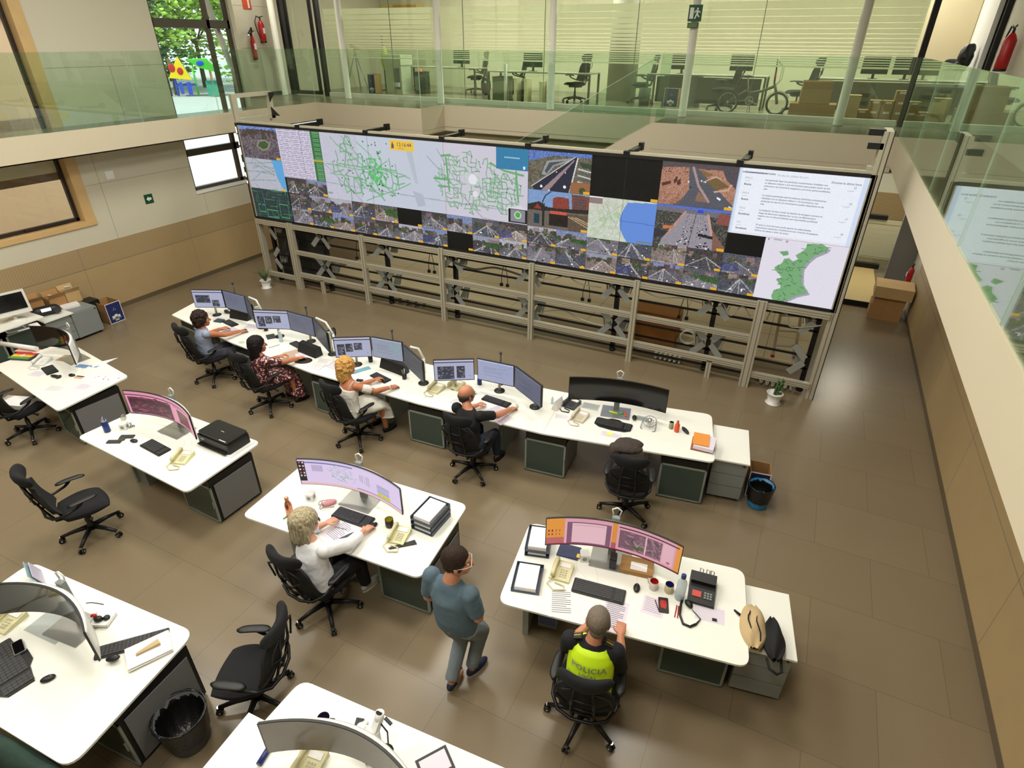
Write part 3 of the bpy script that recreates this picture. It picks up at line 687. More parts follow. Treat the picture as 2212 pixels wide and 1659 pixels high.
        for q in ([(.02, .5), (.14, .44), (.15, .5), (.03, .58)], [(.18, .42), (.22, .3), (.23, .44), (.19, .5)], [(.22, .46), (.27, .36), (.28, .5), (.24, .54)]): p.poly(q, (84, 48, 44))
        for i in range(14): p.disc(U(0, .35), U(.1, .25), .014, (50, 40, 44))
        for x, y in ((.38, .42), (.42, .55), (.55, .38), (.6, .4)): p.disc(x, y, .018, (230, 230, 230) if x != .42 else (30, 34, 40))
        for x, y in ((.78, .74), (.95, .92)): p.poly([(x, y - .03), (x + .06, y + .01), (x + .05, y + .05), (x, y + .01)], (236, 238, 240))
        for i in range(50): p.disc(U(0, .3), U(.72, 1), .02, (128, 90, 66), .5)
        return p.noise(5, g)
    if kind == 'jam':
        p = Pic(w, h, (72, 70, 66)).noise(18, g, 2); p.rect(0, 0, 1, .07, (84, 110, 190)); p.poly([(0, .05), (1, .08), (1, .2), (0, .16)], (110, 106, 118)); p.poly([(.84, .1), (1, .1), (1, .36), (.84, .34)], (134, 76, 70)); p.rect(.56, .06, .64, .12, (36, 70, 200))
        p.poly([(.4, .16), (.7, .16), (.92, 1), (.1, 1), (.12, .85)], (146, 140, 150)); p.line([(.4, .14), (.18, .74)], .03, (176, 140, 130)); p.line([(.71, .16), (.82, .72)], .03, (190, 150, 140)); p.line([(.55, .16), (.5, 1)], .012, (96, 92, 100)); p.poly([(.12, .52), (.28, .5), (.26, .58), (.12, .6)], (196, 118, 72)); p.poly([(.8, .5), (1, .9), (1, 1), (.84, 1)], (126, 92, 80))
        for i in range(95):
            y = .2 + .78 * g.random(); s = (y - .1) * .9; x = .55 + g.choice([-1, 1]) * U(.03, .16) * (.6 + s * 1.2)
            p.poly([(x, y), (x + .022 * s + .006, y), (x + .022 * s + .006, y + .03 * s + .008), (x, y + .03 * s + .008)], (26, 24, 34) if i % 6 else (222, 222, 228))
        p.poly([(.62, .62), (.82, .66), (.82, .73), (.62, .69)], (32, 30, 34)); p.poly([(0, .62), (.2, .66), (.14, .8), (0, .86)], (52, 50, 56)); return p.noise(7, g)
    if kind == 'web':
        p = Pic(w, h, (206, 218, 238)); p.rect(.028, 0, .955, 1, (232, 236, 246)); p.rect(.03, .062, .955, .066, (214, 218, 228)); p.rect(.03, .058, .23, .066, (150, 154, 166)); p.rect(.035, .96, .955, 1, (226, 210, 216), .4); return p.noise(1.5, g)
    if kind == 'comm':
        p = Pic(w, h, (222, 218, 230)).noise(1.5, g); p.rect(.03, .01, .05, .04, (110, 110, 160)); p.rect(.1, .01, .2, .03, (170, 170, 180)); p.rect(.25, .01, .28, .05, (190, 160, 180))
        P = [(.5, .02), (.68, .0), (.76, .06), (.72, .12), (.62, .2), (.56, .3), (.52, .42), (.53, .5), (.56, .66), (.62, .74), (.66, .8), (.52, .88), (.45, .95), (.38, 1), (.26, 1), (.23, .95), (.24, .84), (.32, .78), (.3, .72), (.24, .66), (.3, .6), (.22, .52), (.18, .46), (.22, .42), (.26, .38), (.28, .3), (.34, .28), (.38, .34), (.44, .28), (.4, .22), (.46, .16), (.5, .1)]
        p.poly([(x + .03, y + .02) for x, y in P], (160, 158, 172)); p.poly(P, (118, 168, 118)); p.poly([(.2, .2), (.3, .17), (.32, .23), (.26, .26)], (112, 160, 112))
        for i in range(150):
            a, b, t = U(.2, .75), U(0, 1), U(0, 6.28)
            ix, iy = min(int(a * w), w - 1), min(int(b * h), h - 1)
            if abs(p.a[iy, ix, 0] - 118) < 2: p.line([(a, b), (a + .05 * math.cos(t), b + .04 * math.sin(t))], .005, (66, 112, 74), .8)
        return p
    # ordinary street cameras
    night = kind == 'tunnel'
    sky = [(140, 144, 160), (170, 170, 180), (120, 134, 172), (84, 86, 96)][sd % 4]; hz = U(.12, .4)
    road = [(92, 90, 98), (112, 108, 116), (74, 76, 86), (126, 112, 108), (66, 64, 70)][sd % 5]
    p = Pic(w, h, road); p.rect(0, 0, 1, hz, sky if sd % 3 else (64, 60, 60))
    for i in range(9):
        x = U(-.1, 1); b = U(.08, .25); c = U(60, 150); p.rect(x, hz - U(0, .25), x + b, hz + U(.02, .18), (c, c * U(.78, .95), c * U(.7, .98)))
    for i in range(7): p.disc(U(0, 1), hz + U(0, .2), U(.05, .14), (52 + U(0, 20), 62 + U(0, 24), 44), .8)
    vx = U(.3, .7)
    p.poly([(vx - .03, hz + .05), (vx + .03, hz + .05), (vx + U(.4, .7), 1), (vx - U(.4, .7), 1)], tuple(min(255, c * 1.12) for c in road))
    for k in range(int(g.integers(2, 7))): p.line([(vx, hz + .05), (vx + U(-.7, .7), 1)], .022, (188, 182, 178), .75)
    for i in range(9):
        x, y = U(.1, .9), U(hz + .15, .95); s = .02 + .05 * (y - hz); c = 225 if g.random() > .5 else 34; p.rect(x, y, x + s, y + s * 1.2, (c, c, c))
    if sd % 4 == 1:
        for i in range(60): p.disc(U(0, 1), U(hz, 1), .03, (U(60, 190),) * 3, .7)
    if sd % 7 == 3: p.poly([(0, .5), (.4, .4), (.5, .8), (0, 1)], (62, 66, 112), .7)
    if sd % 7 == 5: p.poly([(.4, hz), (1, hz), (1, .7), (.5, .6)], (50, 84, 40), .9); 
    p.rect(.02, .93, .4, .96, (210, 210, 210), .5)
    return p.noise(13, g, 1)

def citymap(w, h):
    """two pale street maps with green traffic networks"""
    g = np.random.default_rng(11); p = Pic(w, h, (190, 190, 206)).noise(3.5, g, 2); p.rect(.2, 0, .62, 1, (192, 202, 214), .7); p.rect(.62, 0, 1, 1, (206, 200, 212), .7)
    U = lambda a, b: float(g.uniform(a, b)); GR = (104, 168, 114); GD = (120, 160, 132)
    for q in ([(0, .45), (.22, 1.05)], [(.55, .2), (.8, .98), (1, 1.05)], [(0, .75), (.45, .8), (1, .84)], [(.6, .1), (.68, .5), (.9, .62)]): p.line(q, .008, (164, 166, 184))
    p.poly([(.45, .15), (.48, .15), (.5, .62), (.485, .6)], (178, 186, 198)); p.poly([(.47, .72), (.52, .76), (.53, .92), (.49, .95)], (174, 180, 194))
    p.line([(.12, .48), (.14, .2), (.13, .14)], .01, GD)
    def net(cx, cy, rx, ry, rings, spokes, k, dens):
        for a in range(rings):
            r = (a + 1) / rings; pts = []; a0 = U(0, 6.28)
            for t in range(int(10 * r) + 8):
                th = a0 + t * 6.28 / (int(10 * r) + 7) * U(.97, 1.03); pts.append((cx + rx * r * math.cos(th) * U(.93, 1.05), cy + ry * r * math.sin(th) * U(.93, 1.05)))
            for i in range(len(pts) - 1):
                if g.random() < dens: p.line([pts[i], pts[i + 1]], k, GR if g.random() < .75 else GD, .85)
        for s_ in range(spokes):
            th = s_ * 6.28 / spokes + U(-.1, .1); r0, r1 = U(.15, .4), U(.8, 1.15)
            p.line([(cx + rx * r0 * math.cos(th), cy + ry * r0 * math.sin(th)), (cx + rx * (r0 + r1) / 2 * math.cos(th + U(-.15, .15)), cy + ry * (r0 + r1) / 2 * math.sin(th + U(-.1, .1))), (cx + rx * r1 * math.cos(th), cy + ry * r1 * math.sin(th))], k, GR, .85)
    def mesh_net(cx, cy, rx, ry, st, pr, k, hole=0.0):
        nx, ny = int(2 * rx * 3.6 / st), int(2 * ry / st); Q = {}
        for i in range(nx + 1):
            for j in range(ny + 1):
                x = cx - rx + 2 * rx * i / nx; y = cy - ry + 2 * ry * j / ny; d = math.hypot((x - cx) / rx, (y - cy) / ry)
                if d < 1.02 and d > hole: Q[i, j] = (x + U(-.35, .35) * st / 3.6, y + U(-.35, .35) * st)
        for (i, j), q in Q.items():
            for o in ((1, 0), (0, 1), (1, 1)):
                r = Q.get((i + o[0], j + o[1]))
                if r and g.random() < pr * (0.35 if o == (1, 1) else 1): p.line([q, r], k, GR if g.random() < .7 else GD, .8)
            if g.random() < .1: p.disc(q[0], q[1], k * 1.3, (70, 104, 84))
    mesh_net(.15, .5, .1, .46, .1, .55, .0095); mesh_net(.31, .58, .12, .36, .1, .5, .0095)
    for q in ([(.06, .06), (.09, .16), (.16, .3), (.25, .5), (.3, .8)], [(.12, .03), (.2, .3), (.3, .55)], [(.2, .1), (.26, .25), (.31, .44)], [(.02, .46), (.2, .5), (.28, .45)], [(.03, .6), (.16, .62), (.24, .72), (.32, .92)],
              [(.28, .45), (.42, .5), (.46, .55)], [(.39, .36), (.4, .6), (.38, .75)], [(.29, .46), (.35, .33)], [(.22, .96), (.3, .85), (.4, .72), (.46, .62)], [(.2, .9), (.2, .7), (.15, .3), (.13, .1)]): p.line(q, .008, GR, .7)
    for i in range(60): p.disc(.29 + g.normal(0, .022), .52 + g.normal(0, .13), .022, (80, 184, 96), .7)
    for i in range(46): p.disc(U(.06, .4), U(.08, .9), .011, (60, 96, 74))
    for i in range(6): p.disc(.3 + U(-.01, .02), .66 + U(0, .12), .012, (70, 50, 60))
    mesh_net(.74, .52, .155, .42, .062, .62, .0065, .12); mesh_net(.9, .6, .085, .27, .062, .75, .0075)
    p.poly([(.7, .42), (.74, .36), (.79, .38), (.8, .5), (.76, .56), (.71, .52)], (198, 200, 206), .75); p.disc(.76, .46, .07, (222, 226, 232)); p.disc(.77, .66, .045, (224, 218, 226))
    for q in ([(.58, .5), (.64, .5)], [(.6, .6), (.65, .6)], [(.64, .2), (.65, .66)], [(.95, .3), (.96, .7)], [(.62, .18), (.66, .16)], [(.84, .22), (.9, .3), (.98, .34)]): p.line(q, .014, GR)
    p.poly([(.9, .8), (.97, .74), (1, .8), (.97, .9)], (214, 210, 218)); p.rect(.004, .9, .03, .93, (150, 150, 165))
    return p

def screen(kind, x0, z1, x1, z0, name, lab=None, sd=0, dens=92, pic=None, y=-0.006):
    w, h = max(8, int((x1 - x0) * dens)), max(6, int((z1 - z0) * dens))
    p = pic(w, h) if pic else scene_pic(kind, w, h, sd)
    me = pic_mesh(name, p, lambda u, v: (x0 + 0.0015 + u * (x1 - x0 - 0.003), np.full_like(u, y), z1 - 0.0015 - v * (z1 - z0 - 0.003)), SCR)
    return obj(name, me, SCR, vw, lab)
r_ = [ZT - i * CH for i in range(7)]; cx = [1.17 + i * 0.5862 for i in range(18)]
screen('park', 0, r_[0], 1.11, r_[2], 'camera_view', 'camera view of a green pentagon park')
screen('seamap', 0, r_[2], 1.13, r_[4], 'map_window', 'grey road map with blue sea strip', y=-0.0065)
screen('circuit', 0, r_[4], 1.15, r_[6], 'network_diagram', 'dark green circuit-like diagram', y=-0.007)
screen('list', 1.11, r_[0], 2.05, r_[3], 'text_list', 'lilac table of text lines')
screen('greencol', 2.05, r_[0], 2.3, r_[3], 'status_column', 'green status column')
screen(None, 2.3, r_[0], 7.03, r_[4], 'city_map', 'pale city maps with green traffic network', pic=citymap, dens=125)
screen('lens', 1.17, r_[3], 1.735, r_[4], 'camera_view', None, 9); screen('lens', 1.735, r_[3], 2.3, r_[4], 'camera_view', None, 14)
screen('blue', 6.39, r_[0], 7.03, 3.245, 'blue_window', 'blue window with pale caption', y=-0.008)
screen('greendot', 6.64, 2.565, 7.03, 2.31, 'status_window', 'window with green round light', y=-0.008)
screen('highway', 7.03, r_[0], 8.2, r_[2], 'camera_view', 'motorway seen from above', dens=110)
screen('bus', 7.03, r_[2], 8.2, r_[4], 'camera_view', 'street with red bus and blue sky', dens=110)
screen('black', 8.2, r_[0], 9.38, r_[2], 'black_window', 'black empty window', dens=20)
screen('coastmap', 8.2, r_[2], 9.38, r_[4] - 0.06, 'map_window', 'green coast map with blue sea', y=-0.008)
screen('ortho', 9.38, r_[0], 10.55, r_[2], 'camera_view', 'road fork between earth lots', dens=110)
screen('jam', 9.38, r_[2], 10.55, r_[4], 'camera_view', 'crowded motorway', dens=110)
screen('web', 10.55, r_[0], 12.32, r_[3], 'web_page', 'white air quality page', dens=60)
screen('black', 10.55, r_[3], 11.13, r_[4], 'black_window', None, dens=20)
screen('comm', 11.13, r_[3], 12.32, r_[6], 'region_map', 'green map of a coastal region', dens=110)
for r in (4, 5):
    for i in range(17):
        k = 'cam'
        if (r, i) in ((4, 5), (5, 7)): k = 'black'
        if r == 4 and i in (12, 13) and False: pass
        screen(k, cx[i], r_[r], cx[i + 1], r_[r + 1], 'camera_view' if k == 'cam' else 'black_window', None, 31 + r * 17 + i, dens=20 if k == 'black' else 78)
# yellow tags in the corner of the camera views
mb = MB()
for r in (4, 5):
    for i in range(17): mb.box(cx[i + 1] - 0.1, -0.012, r_[r + 1] + 0.005, cx[i + 1] - 0.004, -0.007, r_[r + 1] + 0.045)
for x, z in ((8.2, r_[2]), (9.38, r_[2]), (10.55, r_[2]), (8.2, r_[4]), (10.55, r_[4]), (1.1, r_[2]), (1.1, 2.3), (2.3, 2.31)): mb.box(x - 0.12, -0.012, z + 0.005, x - 0.004, -0.007, z + 0.05)
YEL = mat('display_yellow', (20, 20, 10), 0.5, emit=(222, 166, 40), estr=1.0)
obj('camera_tag', mb, YEL, vw, 'yellow corner tags')
# clock badge
mb = MB(); mb.box(4.07, -0.016, 3.4, 4.62, -0.006, 3.58); ck = obj('clock_badge', mb, mat('display_clock', (20, 20, 10), 0.5, emit=(232, 190, 62), estr=1.0), vw, 'yellow clock badge')
DTXT = mat('display_dark_text', (10, 10, 10), 0.6, emit=(84, 82, 88), estr=1.0); DTX2 = mat('display_soft_text', (10, 10, 10), 0.6, emit=(150, 152, 162), estr=1.0)
mb = MB(); mb._add(*text_mesh('12:16:44', 0.1, MY(4.23, -0.0175, 3.475), bold=0.001)); mb._add(*text_mesh('17/07/2023', 0.035, MY(4.25, -0.0175, 3.425)))
mb.ell((4.135, -0.017, 3.48), (0.03, 0.001, 0.04), 8, 6); mb.box(4.125, -0.018, 3.515, 4.145, -0.016, 3.545); mb.cyl((4.135, -0.018, 3.435), (4.135, -0.018, 3.455), 0.03, n=8)
obj('clock_text', mb, DTXT, ck)
# text of the air quality page
mb = MB(); z = 3.555
def tx(s, size, x, z, bold=0.0005): mb._add(*text_mesh(s, size, MY(x, -0.0085, z), bold=bold))
tx('Contaminantes actuales', 0.045, 10.64, 3.545)
for i, (a, b) in enumerate((('PM2.5', 'Buena'), ('PM10', 'Buena'), ('NO2', 'Excelente'), ('O3', 'Excelente'))):
    zz = 3.46 - i * 0.222; tx(b, 0.042, 10.655, zz - 0.09, 0.001)
para = [['Las partículas finas son partículas contaminantes inhalables con', 'un diámetro inferior a 2,5 micrómetros que pueden entrar en los', 'pulmones y en el torrente sanguíneo y provocar graves problemas.', 'más'],
        ['La materia particulada está formada por partículas contaminantes', 'inhalables con un diámetro inferior a 10 micrómetros. Las', 'partículas de más de 2,5 micrómetros pueden depositarse en las', 'más'],
        ['La inhalación de altos niveles de dióxido de nitrógeno aumenta el', 'riesgo de afecciones respiratorias. La tos y la dificultad para', 'respirar son un síntoma habitual, pero hay también problemas', 'más'],
        ['El ozono a nivel del suelo puede agravar las enfermedades', 'respiratorias existentes y también provocar irritación de garganta,', 'dolores de cabeza y dolor de pecho.']]
for i, ps in enumerate(para):
    for k, s in enumerate(ps): tx(s, 0.0335, 10.945, 3.455 - i * 0.222 - k * 0.043)
tx('Durante la última hora', 0.042, 11.83, 3.5)
obj('page_text', mb, DTXT, vw)
mb = MB(); tx('Escala de calidad del aire', 0.042, 11.1, 3.535, 0)
for i, (a, b) in enumerate((('PM2.5', 'Buena'), ('PM10', 'Buena'), ('NO2', 'Excelente'), ('O3', 'Excelente'))):
    zz = 3.46 - i * 0.222; tx(a, 0.042, 10.655, zz, 0); mb.box(10.66, -0.0085, zz - 0.03, 10.73, -0.0075, zz - 0.026)
    tx(('25', '22', '17', '95')[i], 0.04, 12.13, zz - 0.01, 0.0008); tx('6 µg/m³', 0.03, 12.06, zz - 0.05, 0)
obj('page_text_soft', mb, DTX2, vw)
mb = MB()
for x in [VW / 7 * k for k in range(1, 7)]: mb.box(x - 0.002, -0.011, ZB, x + 0.002, -0.0095, ZT)
obj('panel_seam', mb, mat('seam_grey', (60, 60, 66), 0.6), vw)
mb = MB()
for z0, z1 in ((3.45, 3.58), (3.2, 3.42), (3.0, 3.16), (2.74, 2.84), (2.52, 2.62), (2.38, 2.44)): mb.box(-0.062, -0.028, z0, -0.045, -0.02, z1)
obj('painted_glint', mb, mat('glint_glow', (255, 255, 255), 0.4, emit=(255, 255, 255), estr=1.3), vw, 'bright glints along the edge of the frame')  # glints painted as glowing strips on the bezel, no lamps there

# aluminium stand with eight posts, rails, gussets
sf = thing('video_wall_stand', 'aluminium profile stand with posts and rails carrying the video wall', 'stand', (0, 0, 0))
def profile(mb, x0, y0, z0, x1, y1, z1, ax):
    mb.m = 0; mb.box(x0, y0, z0, x1, y1, z1); mb.m = 1
    if ax == 'z':
        w = x1 - x0; n = 2 if w > 0.12 else 1
        for k in range(n): c = x0 + w * (k + 0.5) / n; mb.box(c - 0.007, y0 - 0.0015, z0, c + 0.007, y0 + 0.001, z1)
    else:
        for c in ((z0 * 0.7 + z1 * 0.3), (z0 * 0.3 + z1 * 0.7)): mb.box(x0, y0 - 0.0015, c - 0.005, x1, y0 + 0.001, c + 0.005)
    mb.m = 0
posts = [(-0.08, 0.02), (0.93, 1.1), (3.04, 3.14), (5.07, 5.17), (7.11, 7.21), (9.16, 9.26), (11.22, 11.38), (VW - 0.02, VW + 0.1)]
for i, (a, b) in enumerate(posts):
    mb = MB(); zt = 1.6 if 0 < i < 7 else 4.22; profile(mb, a, -0.08 if 0 < i < 7 else -0.02, 0, b, 0.02 if 0 < i < 7 else 0.1, zt, 'z')
    if i == 7: mb.m = 2; mb.box(VW + 0.1, -0.03, 0, VW + 0.112, 0.16, 4.24)
    obj('post', mb, [ALU, ALUD, BLACK], sf)
for a, b, z0, z1 in [(0.0, 0.95, 1.47, 1.58), (1.1, 11.22, 1.47, 1.58), (11.38, VW, 1.47, 1.58), (1.1, 11.22, 0.87, 0.96), (1.1, 11.22, 0.32, 0.42), (0.0, 0.95, 0.2, 0.3), (11.38, VW, 0.2, 0.3)]:
    mb = MB(); profile(mb, a, -0.05, z0, b, 0.02, z1, 'x'); obj('rail', mb, [ALU, ALUD], sf)
for x in (1.7, 10.62): mb = MB(); profile(mb, x, -0.05, 0, x + 0.09, 0.0, 0.34, 'z'); obj('short_foot', mb, [ALU, ALUD], sf)
for k in range(8):
    x = max(0.12, min(VW - 0.12, k * VW / 7))
    mb = MB(); mb.box(x - 0.04, 0.2, 0.0, x + 0.04, 0.28, ZB); mb.cyl((x, 0.24, 0), (x, 0.24, 0.05), 0.06, n=10); obj('rear_post', mb, BLACKM, sf)
    mb = MB()
    for z in (1.36, 0.62):
        for sx in (-1, 1):
            if (k == 0 and sx < 0) or (k == 7 and sx > 0): continue
            for dz in (-1, 1): mb.bar((x + sx * 0.06, 0.12, z + dz * 0.04), (x + sx * 0.25, 0.1, z + dz * 0.25), 0.014, 0.11)
            for q in range(3): mb.bar((x + sx * (0.08 + 0.07 * q), 0.3, z - 0.16), (x + sx * (0.22 + 0.03 * q), 0.34, z + 0.16), 0.012, 0.06)
    obj('gusset_plate', mb, mat('gusset_grey', (150, 154, 150), 0.45, 0.1), sf)
mb = MB()
for z in (1.34, 1.12, 0.66, 0.42, 0.1): mb.box(0.1, 0.2, z, VW - 0.1, 0.23, z + 0.035)
obj('rear_rail', mb, BLACKM, sf)
mb = MB(); mb.box(0.05, 0.42, 1.45, VW - 0.05, 0.7, 1.62); obj('cable_tray', mb, BLACK, sf)
mb = MB(); mb.box(0.02, 0.45, 0.05, 1.0, 0.5, 1.6); mb.box(1.05, 0.45, 0.05, 1.6, 0.5, 1.5)
for q in range(7): mb.bar((0.25 + 0.09 * q, 0.3, 0.45 + 0.1 * (q % 3)), (0.4 + 0.07 * q, 0.33, 1.1 + 0.1 * (q % 2)), 0.05, 0.01)
obj('back_panel', mb, DARKG, sf)
# top clamps and end frames
for k in range(1, 7):
    x = k * VW / 7; mb = MB(); mb.box(x - 0.07, -0.03, ZT + 0.02, x + 0.03, 0.06, ZT + 0.1); mb.cbox((x + 0.03, 0.32, ZT + 0.08), (0.09, 0.55, 0.06)); mb.cbox((x + 0.05, 0.6, ZT + 0.1), (0.07, 0.12, 0.12)); obj('clamp', mb, BLACKM, sf)
mb = MB(); mb.box(0, 0.0, ZT + 0.05, VW, 0.06, ZT + 0.09); obj('top_rail', mb, ALU, sf)
mb = MB(); mb.box(-0.08, 0.1, 4.14, 0.02, 1.1, 4.22); mb.box(-0.08, 1.0, 3.6, 0.02, 1.1, 4.2); mb.box(-0.08, 0.1, 3.66, 0.02, 1.1, 3.74); obj('end_frame', mb, ALU, sf)
mb = MB(); mb._add([(0.02, 1.0, 4.2), (0.2, 1.0, 4.2), (0.02, 1.0, 4.0), (0.02, 1.02, 4.2), (0.2, 1.02, 4.2), (0.02, 1.02, 4.0)], [(0, 1, 2), (5, 4, 3), (0, 3, 4, 1), (1, 4, 5, 2), (2, 5, 3, 0)])
mb._add([(0.02, 1.0, 3.9), (0.25, 1.0, 3.72), (0.02, 1.0, 3.72), (0.02, 1.02, 3.9), (0.25, 1.02, 3.72), (0.02, 1.02, 3.72)], [(0, 1, 2), (5, 4, 3), (0, 3, 4, 1), (1, 4, 5, 2), (2, 5, 3, 0)]); obj('corner_bracket', mb, BLACK, sf)
mb = MB(); mb.box(VW + 0.0, 0.1, 4.1, VW + 0.1, 0.5, 4.22); mb.bar((VW - 0.02, 0.2, 3.7), (VW - 0.0, 0.28, 4.15), 0.05); mb.box(VW - 0.1, 0.1, 3.6, VW, 0.2, 3.75); obj('end_frame', mb, ALU, sf)
mb = MB(); mb.box(VW - 0.2, 0.0, 4.16, VW, 0.1, 4.24); mb.box(VW - 0.17, -0.02, 3.99, VW + 0.02, 0.08, 4.07); obj('corner_bracket', mb, BLACK, sf)
# cables and clutter behind the stand
CAB = mat('cable_grey', (176, 172, 158), 0.6); CABD = mat('cable_dark', (60, 58, 54), 0.6)
def cable(lab, pts, r=0.012, m=None, name='cable', cat='cable', group=None):
    P = [Vector(q) for q in pts]; o = P[0].copy(); o.z = 0; out = []
    for i in range(len(P) - 1):
        p0, p1, p2, p3 = P[max(i - 1, 0)], P[i], P[i + 1], P[min(i + 2, len(P) - 1)]
        for k in range(6):
            t = k / 6; out.append(0.5 * ((2 * p1) + (p2 - p0) * t + (2 * p0 - 5 * p1 + 4 * p2 - p3) * t * t + (3 * p1 - p0 - 3 * p2 + p3) * t ** 3) - o)
    out.append(P[-1] - o); mb = MB(); mb.tube(out, r, 6); return place(mb, m or CAB, name, lab, cat, o, 0, group)
cable('pale cable drooping in the top gap of the fifth bay', [(7.25, 0.1, 1.36), (7.5, 0.1, 1.28), (7.8, 0.12, 1.4), (8.1, 0.1, 1.3), (8.5, 0.15, 1.28)])
cable('pale cable lying low across the fifth bay', [(7.3, 0.25, 0.52), (7.55, 0.25, 0.6), (7.8, 0.25, 0.62), (8.3, 0.25, 0.48), (9.0, 0.3, 0.46)])
cable('pale cable sagging across the sixth bay near its top', [(9.3, 0.1, 1.38), (9.6, 0.1, 1.3), (10.0, 0.1, 1.36), (10.5, 0.12, 1.3)])
cable('white cable loops hanging beside the wide post', [(10.7, 0.1, 1.38), (10.85, 0.1, 1.2), (11.0, 0.1, 1.4), (11.15, 0.1, 1.25)])
cable('white cable looping in the top gap of the last bay', [(11.42, 0.08, 1.25), (11.48, 0.08, 1.42), (11.7, 0.08, 1.4), (11.8, 0.08, 1.2), (12.1, 0.1, 1.25), (12.25, 0.12, 1.3)])
cable('dark cable bundle in the fourth bay', [(5.3, 0.1, 1.3), (5.8, 0.1, 1.22), (6.3, 0.1, 1.33), (6.9, 0.12, 1.25)], 0.02, CABD)
cable('coiled white cable hanging low in the sixth bay', [(10.2 + 0.13 * math.cos(a * 0.7), 0.12 + 0.004 * a, 0.62 + 0.13 * math.sin(a * 0.7)) for a in range(22)])
cable('grey cable heap on the floor under the last bay', [(11.5 + 0.03 * a, 0.3 + 0.2 * math.sin(a * 1.9), 0.03 + 0.01 * (a % 3)) for a in range(20)], 0.02)
cable('grey cable heap on the floor under the sixth bay', [(9.6 + 0.03 * a, 0.35 + 0.15 * math.sin(a * 2.1), 0.03 + 0.01 * (a % 3)) for a in range(18)], 0.025)
cable('loose dark cable on the floor under the third bay', [(3.3 + 0.06 * a, 0.4 + 0.12 * math.sin(a * 1.7), 0.02) for a in range(18)], 0.012, CABD)
def socket_pair(x, lab):
    t = thing('hanging_plugs', lab, 'plugs', (x, 0.5, 0.8)); 
    for s in (-0.07, 0.07):
        mb = MB(); mb.tube([(s * 0.3, 0, 0.45), (s, 0, 0.2), (s, 0, 0.06)], 0.007, 5); mb.box(s - 0.03, -0.02, 0, s + 0.03, 0.02, 0.06); obj('plug', mb, BLACK, t)
for x, lab in ((2.5, 'second'), (4.5, 'third'), (6.3, 'fourth'), (8.1, 'fifth'), (10.0, 'sixth')): socket_pair(x, 'pair of black plugs hanging in the %s bay of the stand' % lab)
# wooden cabinet, ladder behind
bc = at(1512, 772, 0); mb = MB(); mb.box(-0.9, 0, 0, 0, 0.5, 0.62); mb.box(-0.905, -0.01, 0.3, 0.005, 0.0, 0.315)
place(mb, mat('orange_wood', (150, 96, 40), 0.5, var=0.1, scale=4), 'wooden_cabinet', 'orange-brown wooden cabinet behind the stand, seen through the sixth bay', 'cabinet', (9.85, 0.95, 0))
ld = thing('folding_ladder', 'folding ladder with red feet leaning behind the last bay', 'ladder', (11.85, 1.3, 0), 0.3)
for s in (-0.2, 0.2):
    mb = MB(); mb.bar((s, 0, 0.05), (s * 0.8, 0.5, 1.9), 0.05, 0.025); obj('ladder_rail', mb, ALU, ld)
    mb = MB(); mb.cbox((s, 0.01, 0.05), (0.06, 0.05, 0.1)); obj('red_foot', mb, RED, ld)
for k in range(6): t = 0.12 + k * 0.15; mb = MB(); mb.bar((-0.2, 0.5 * t, 0.05 + 1.85 * t), (0.2, 0.5 * t, 0.05 + 1.85 * t), 0.04, 0.02); obj('rung', mb, ALU, ld)
# ------------------------------------------------------------------ furniture
DZ = 0.74
def desk(lab, poly, r, legs=None, group=None, name='desk'):
    """poly: near-left, near-right, far-right, far-left corners of the top in the room"""
    c = sum((Vector(p) for p in poly), Vector((0, 0))) / len(poly)
    t = thing(name, lab, 'desk', (c.x, c.y, 0), 0, group)
    P = roundpoly([(p[0] - c.x, p[1] - c.y) for p in poly], r)
    mb = MB(); mb.prism(P, DZ - 0.022, DZ); obj('desk_top', mb, DESKW, t)
    a, b, cc, d = [Vector((p[0] - c.x, p[1] - c.y)) for p in poly]
    mb = MB()
    def L(u, v): q = a * (1 - u) * (1 - v) + b * u * (1 - v) + cc * u * v + d * (1 - u) * v; return q
    m0, m1 = L(0.08, 0.6), L(0.92, 0.6); mb.bar((m0.x, m0.y, DZ - 0.06), (m1.x, m1.y, DZ - 0.06), 0.05, 0.05); obj('beam', mb, ALU, t)
    for u in (legs if legs is not None else (0.12,)):
        p0, p1 = L(u, 0.25), L(u, 0.9); n = (b - a).normalized()
        mb = MB(); mb.bar((p0.x, p0.y, 0.35), (p1.x, p1.y, 0.35), 0.06, 0.7); obj('leg', mb, FRAMEG, t, 'grey slab leg')
    return t
def cable_port(x, y):
    pass

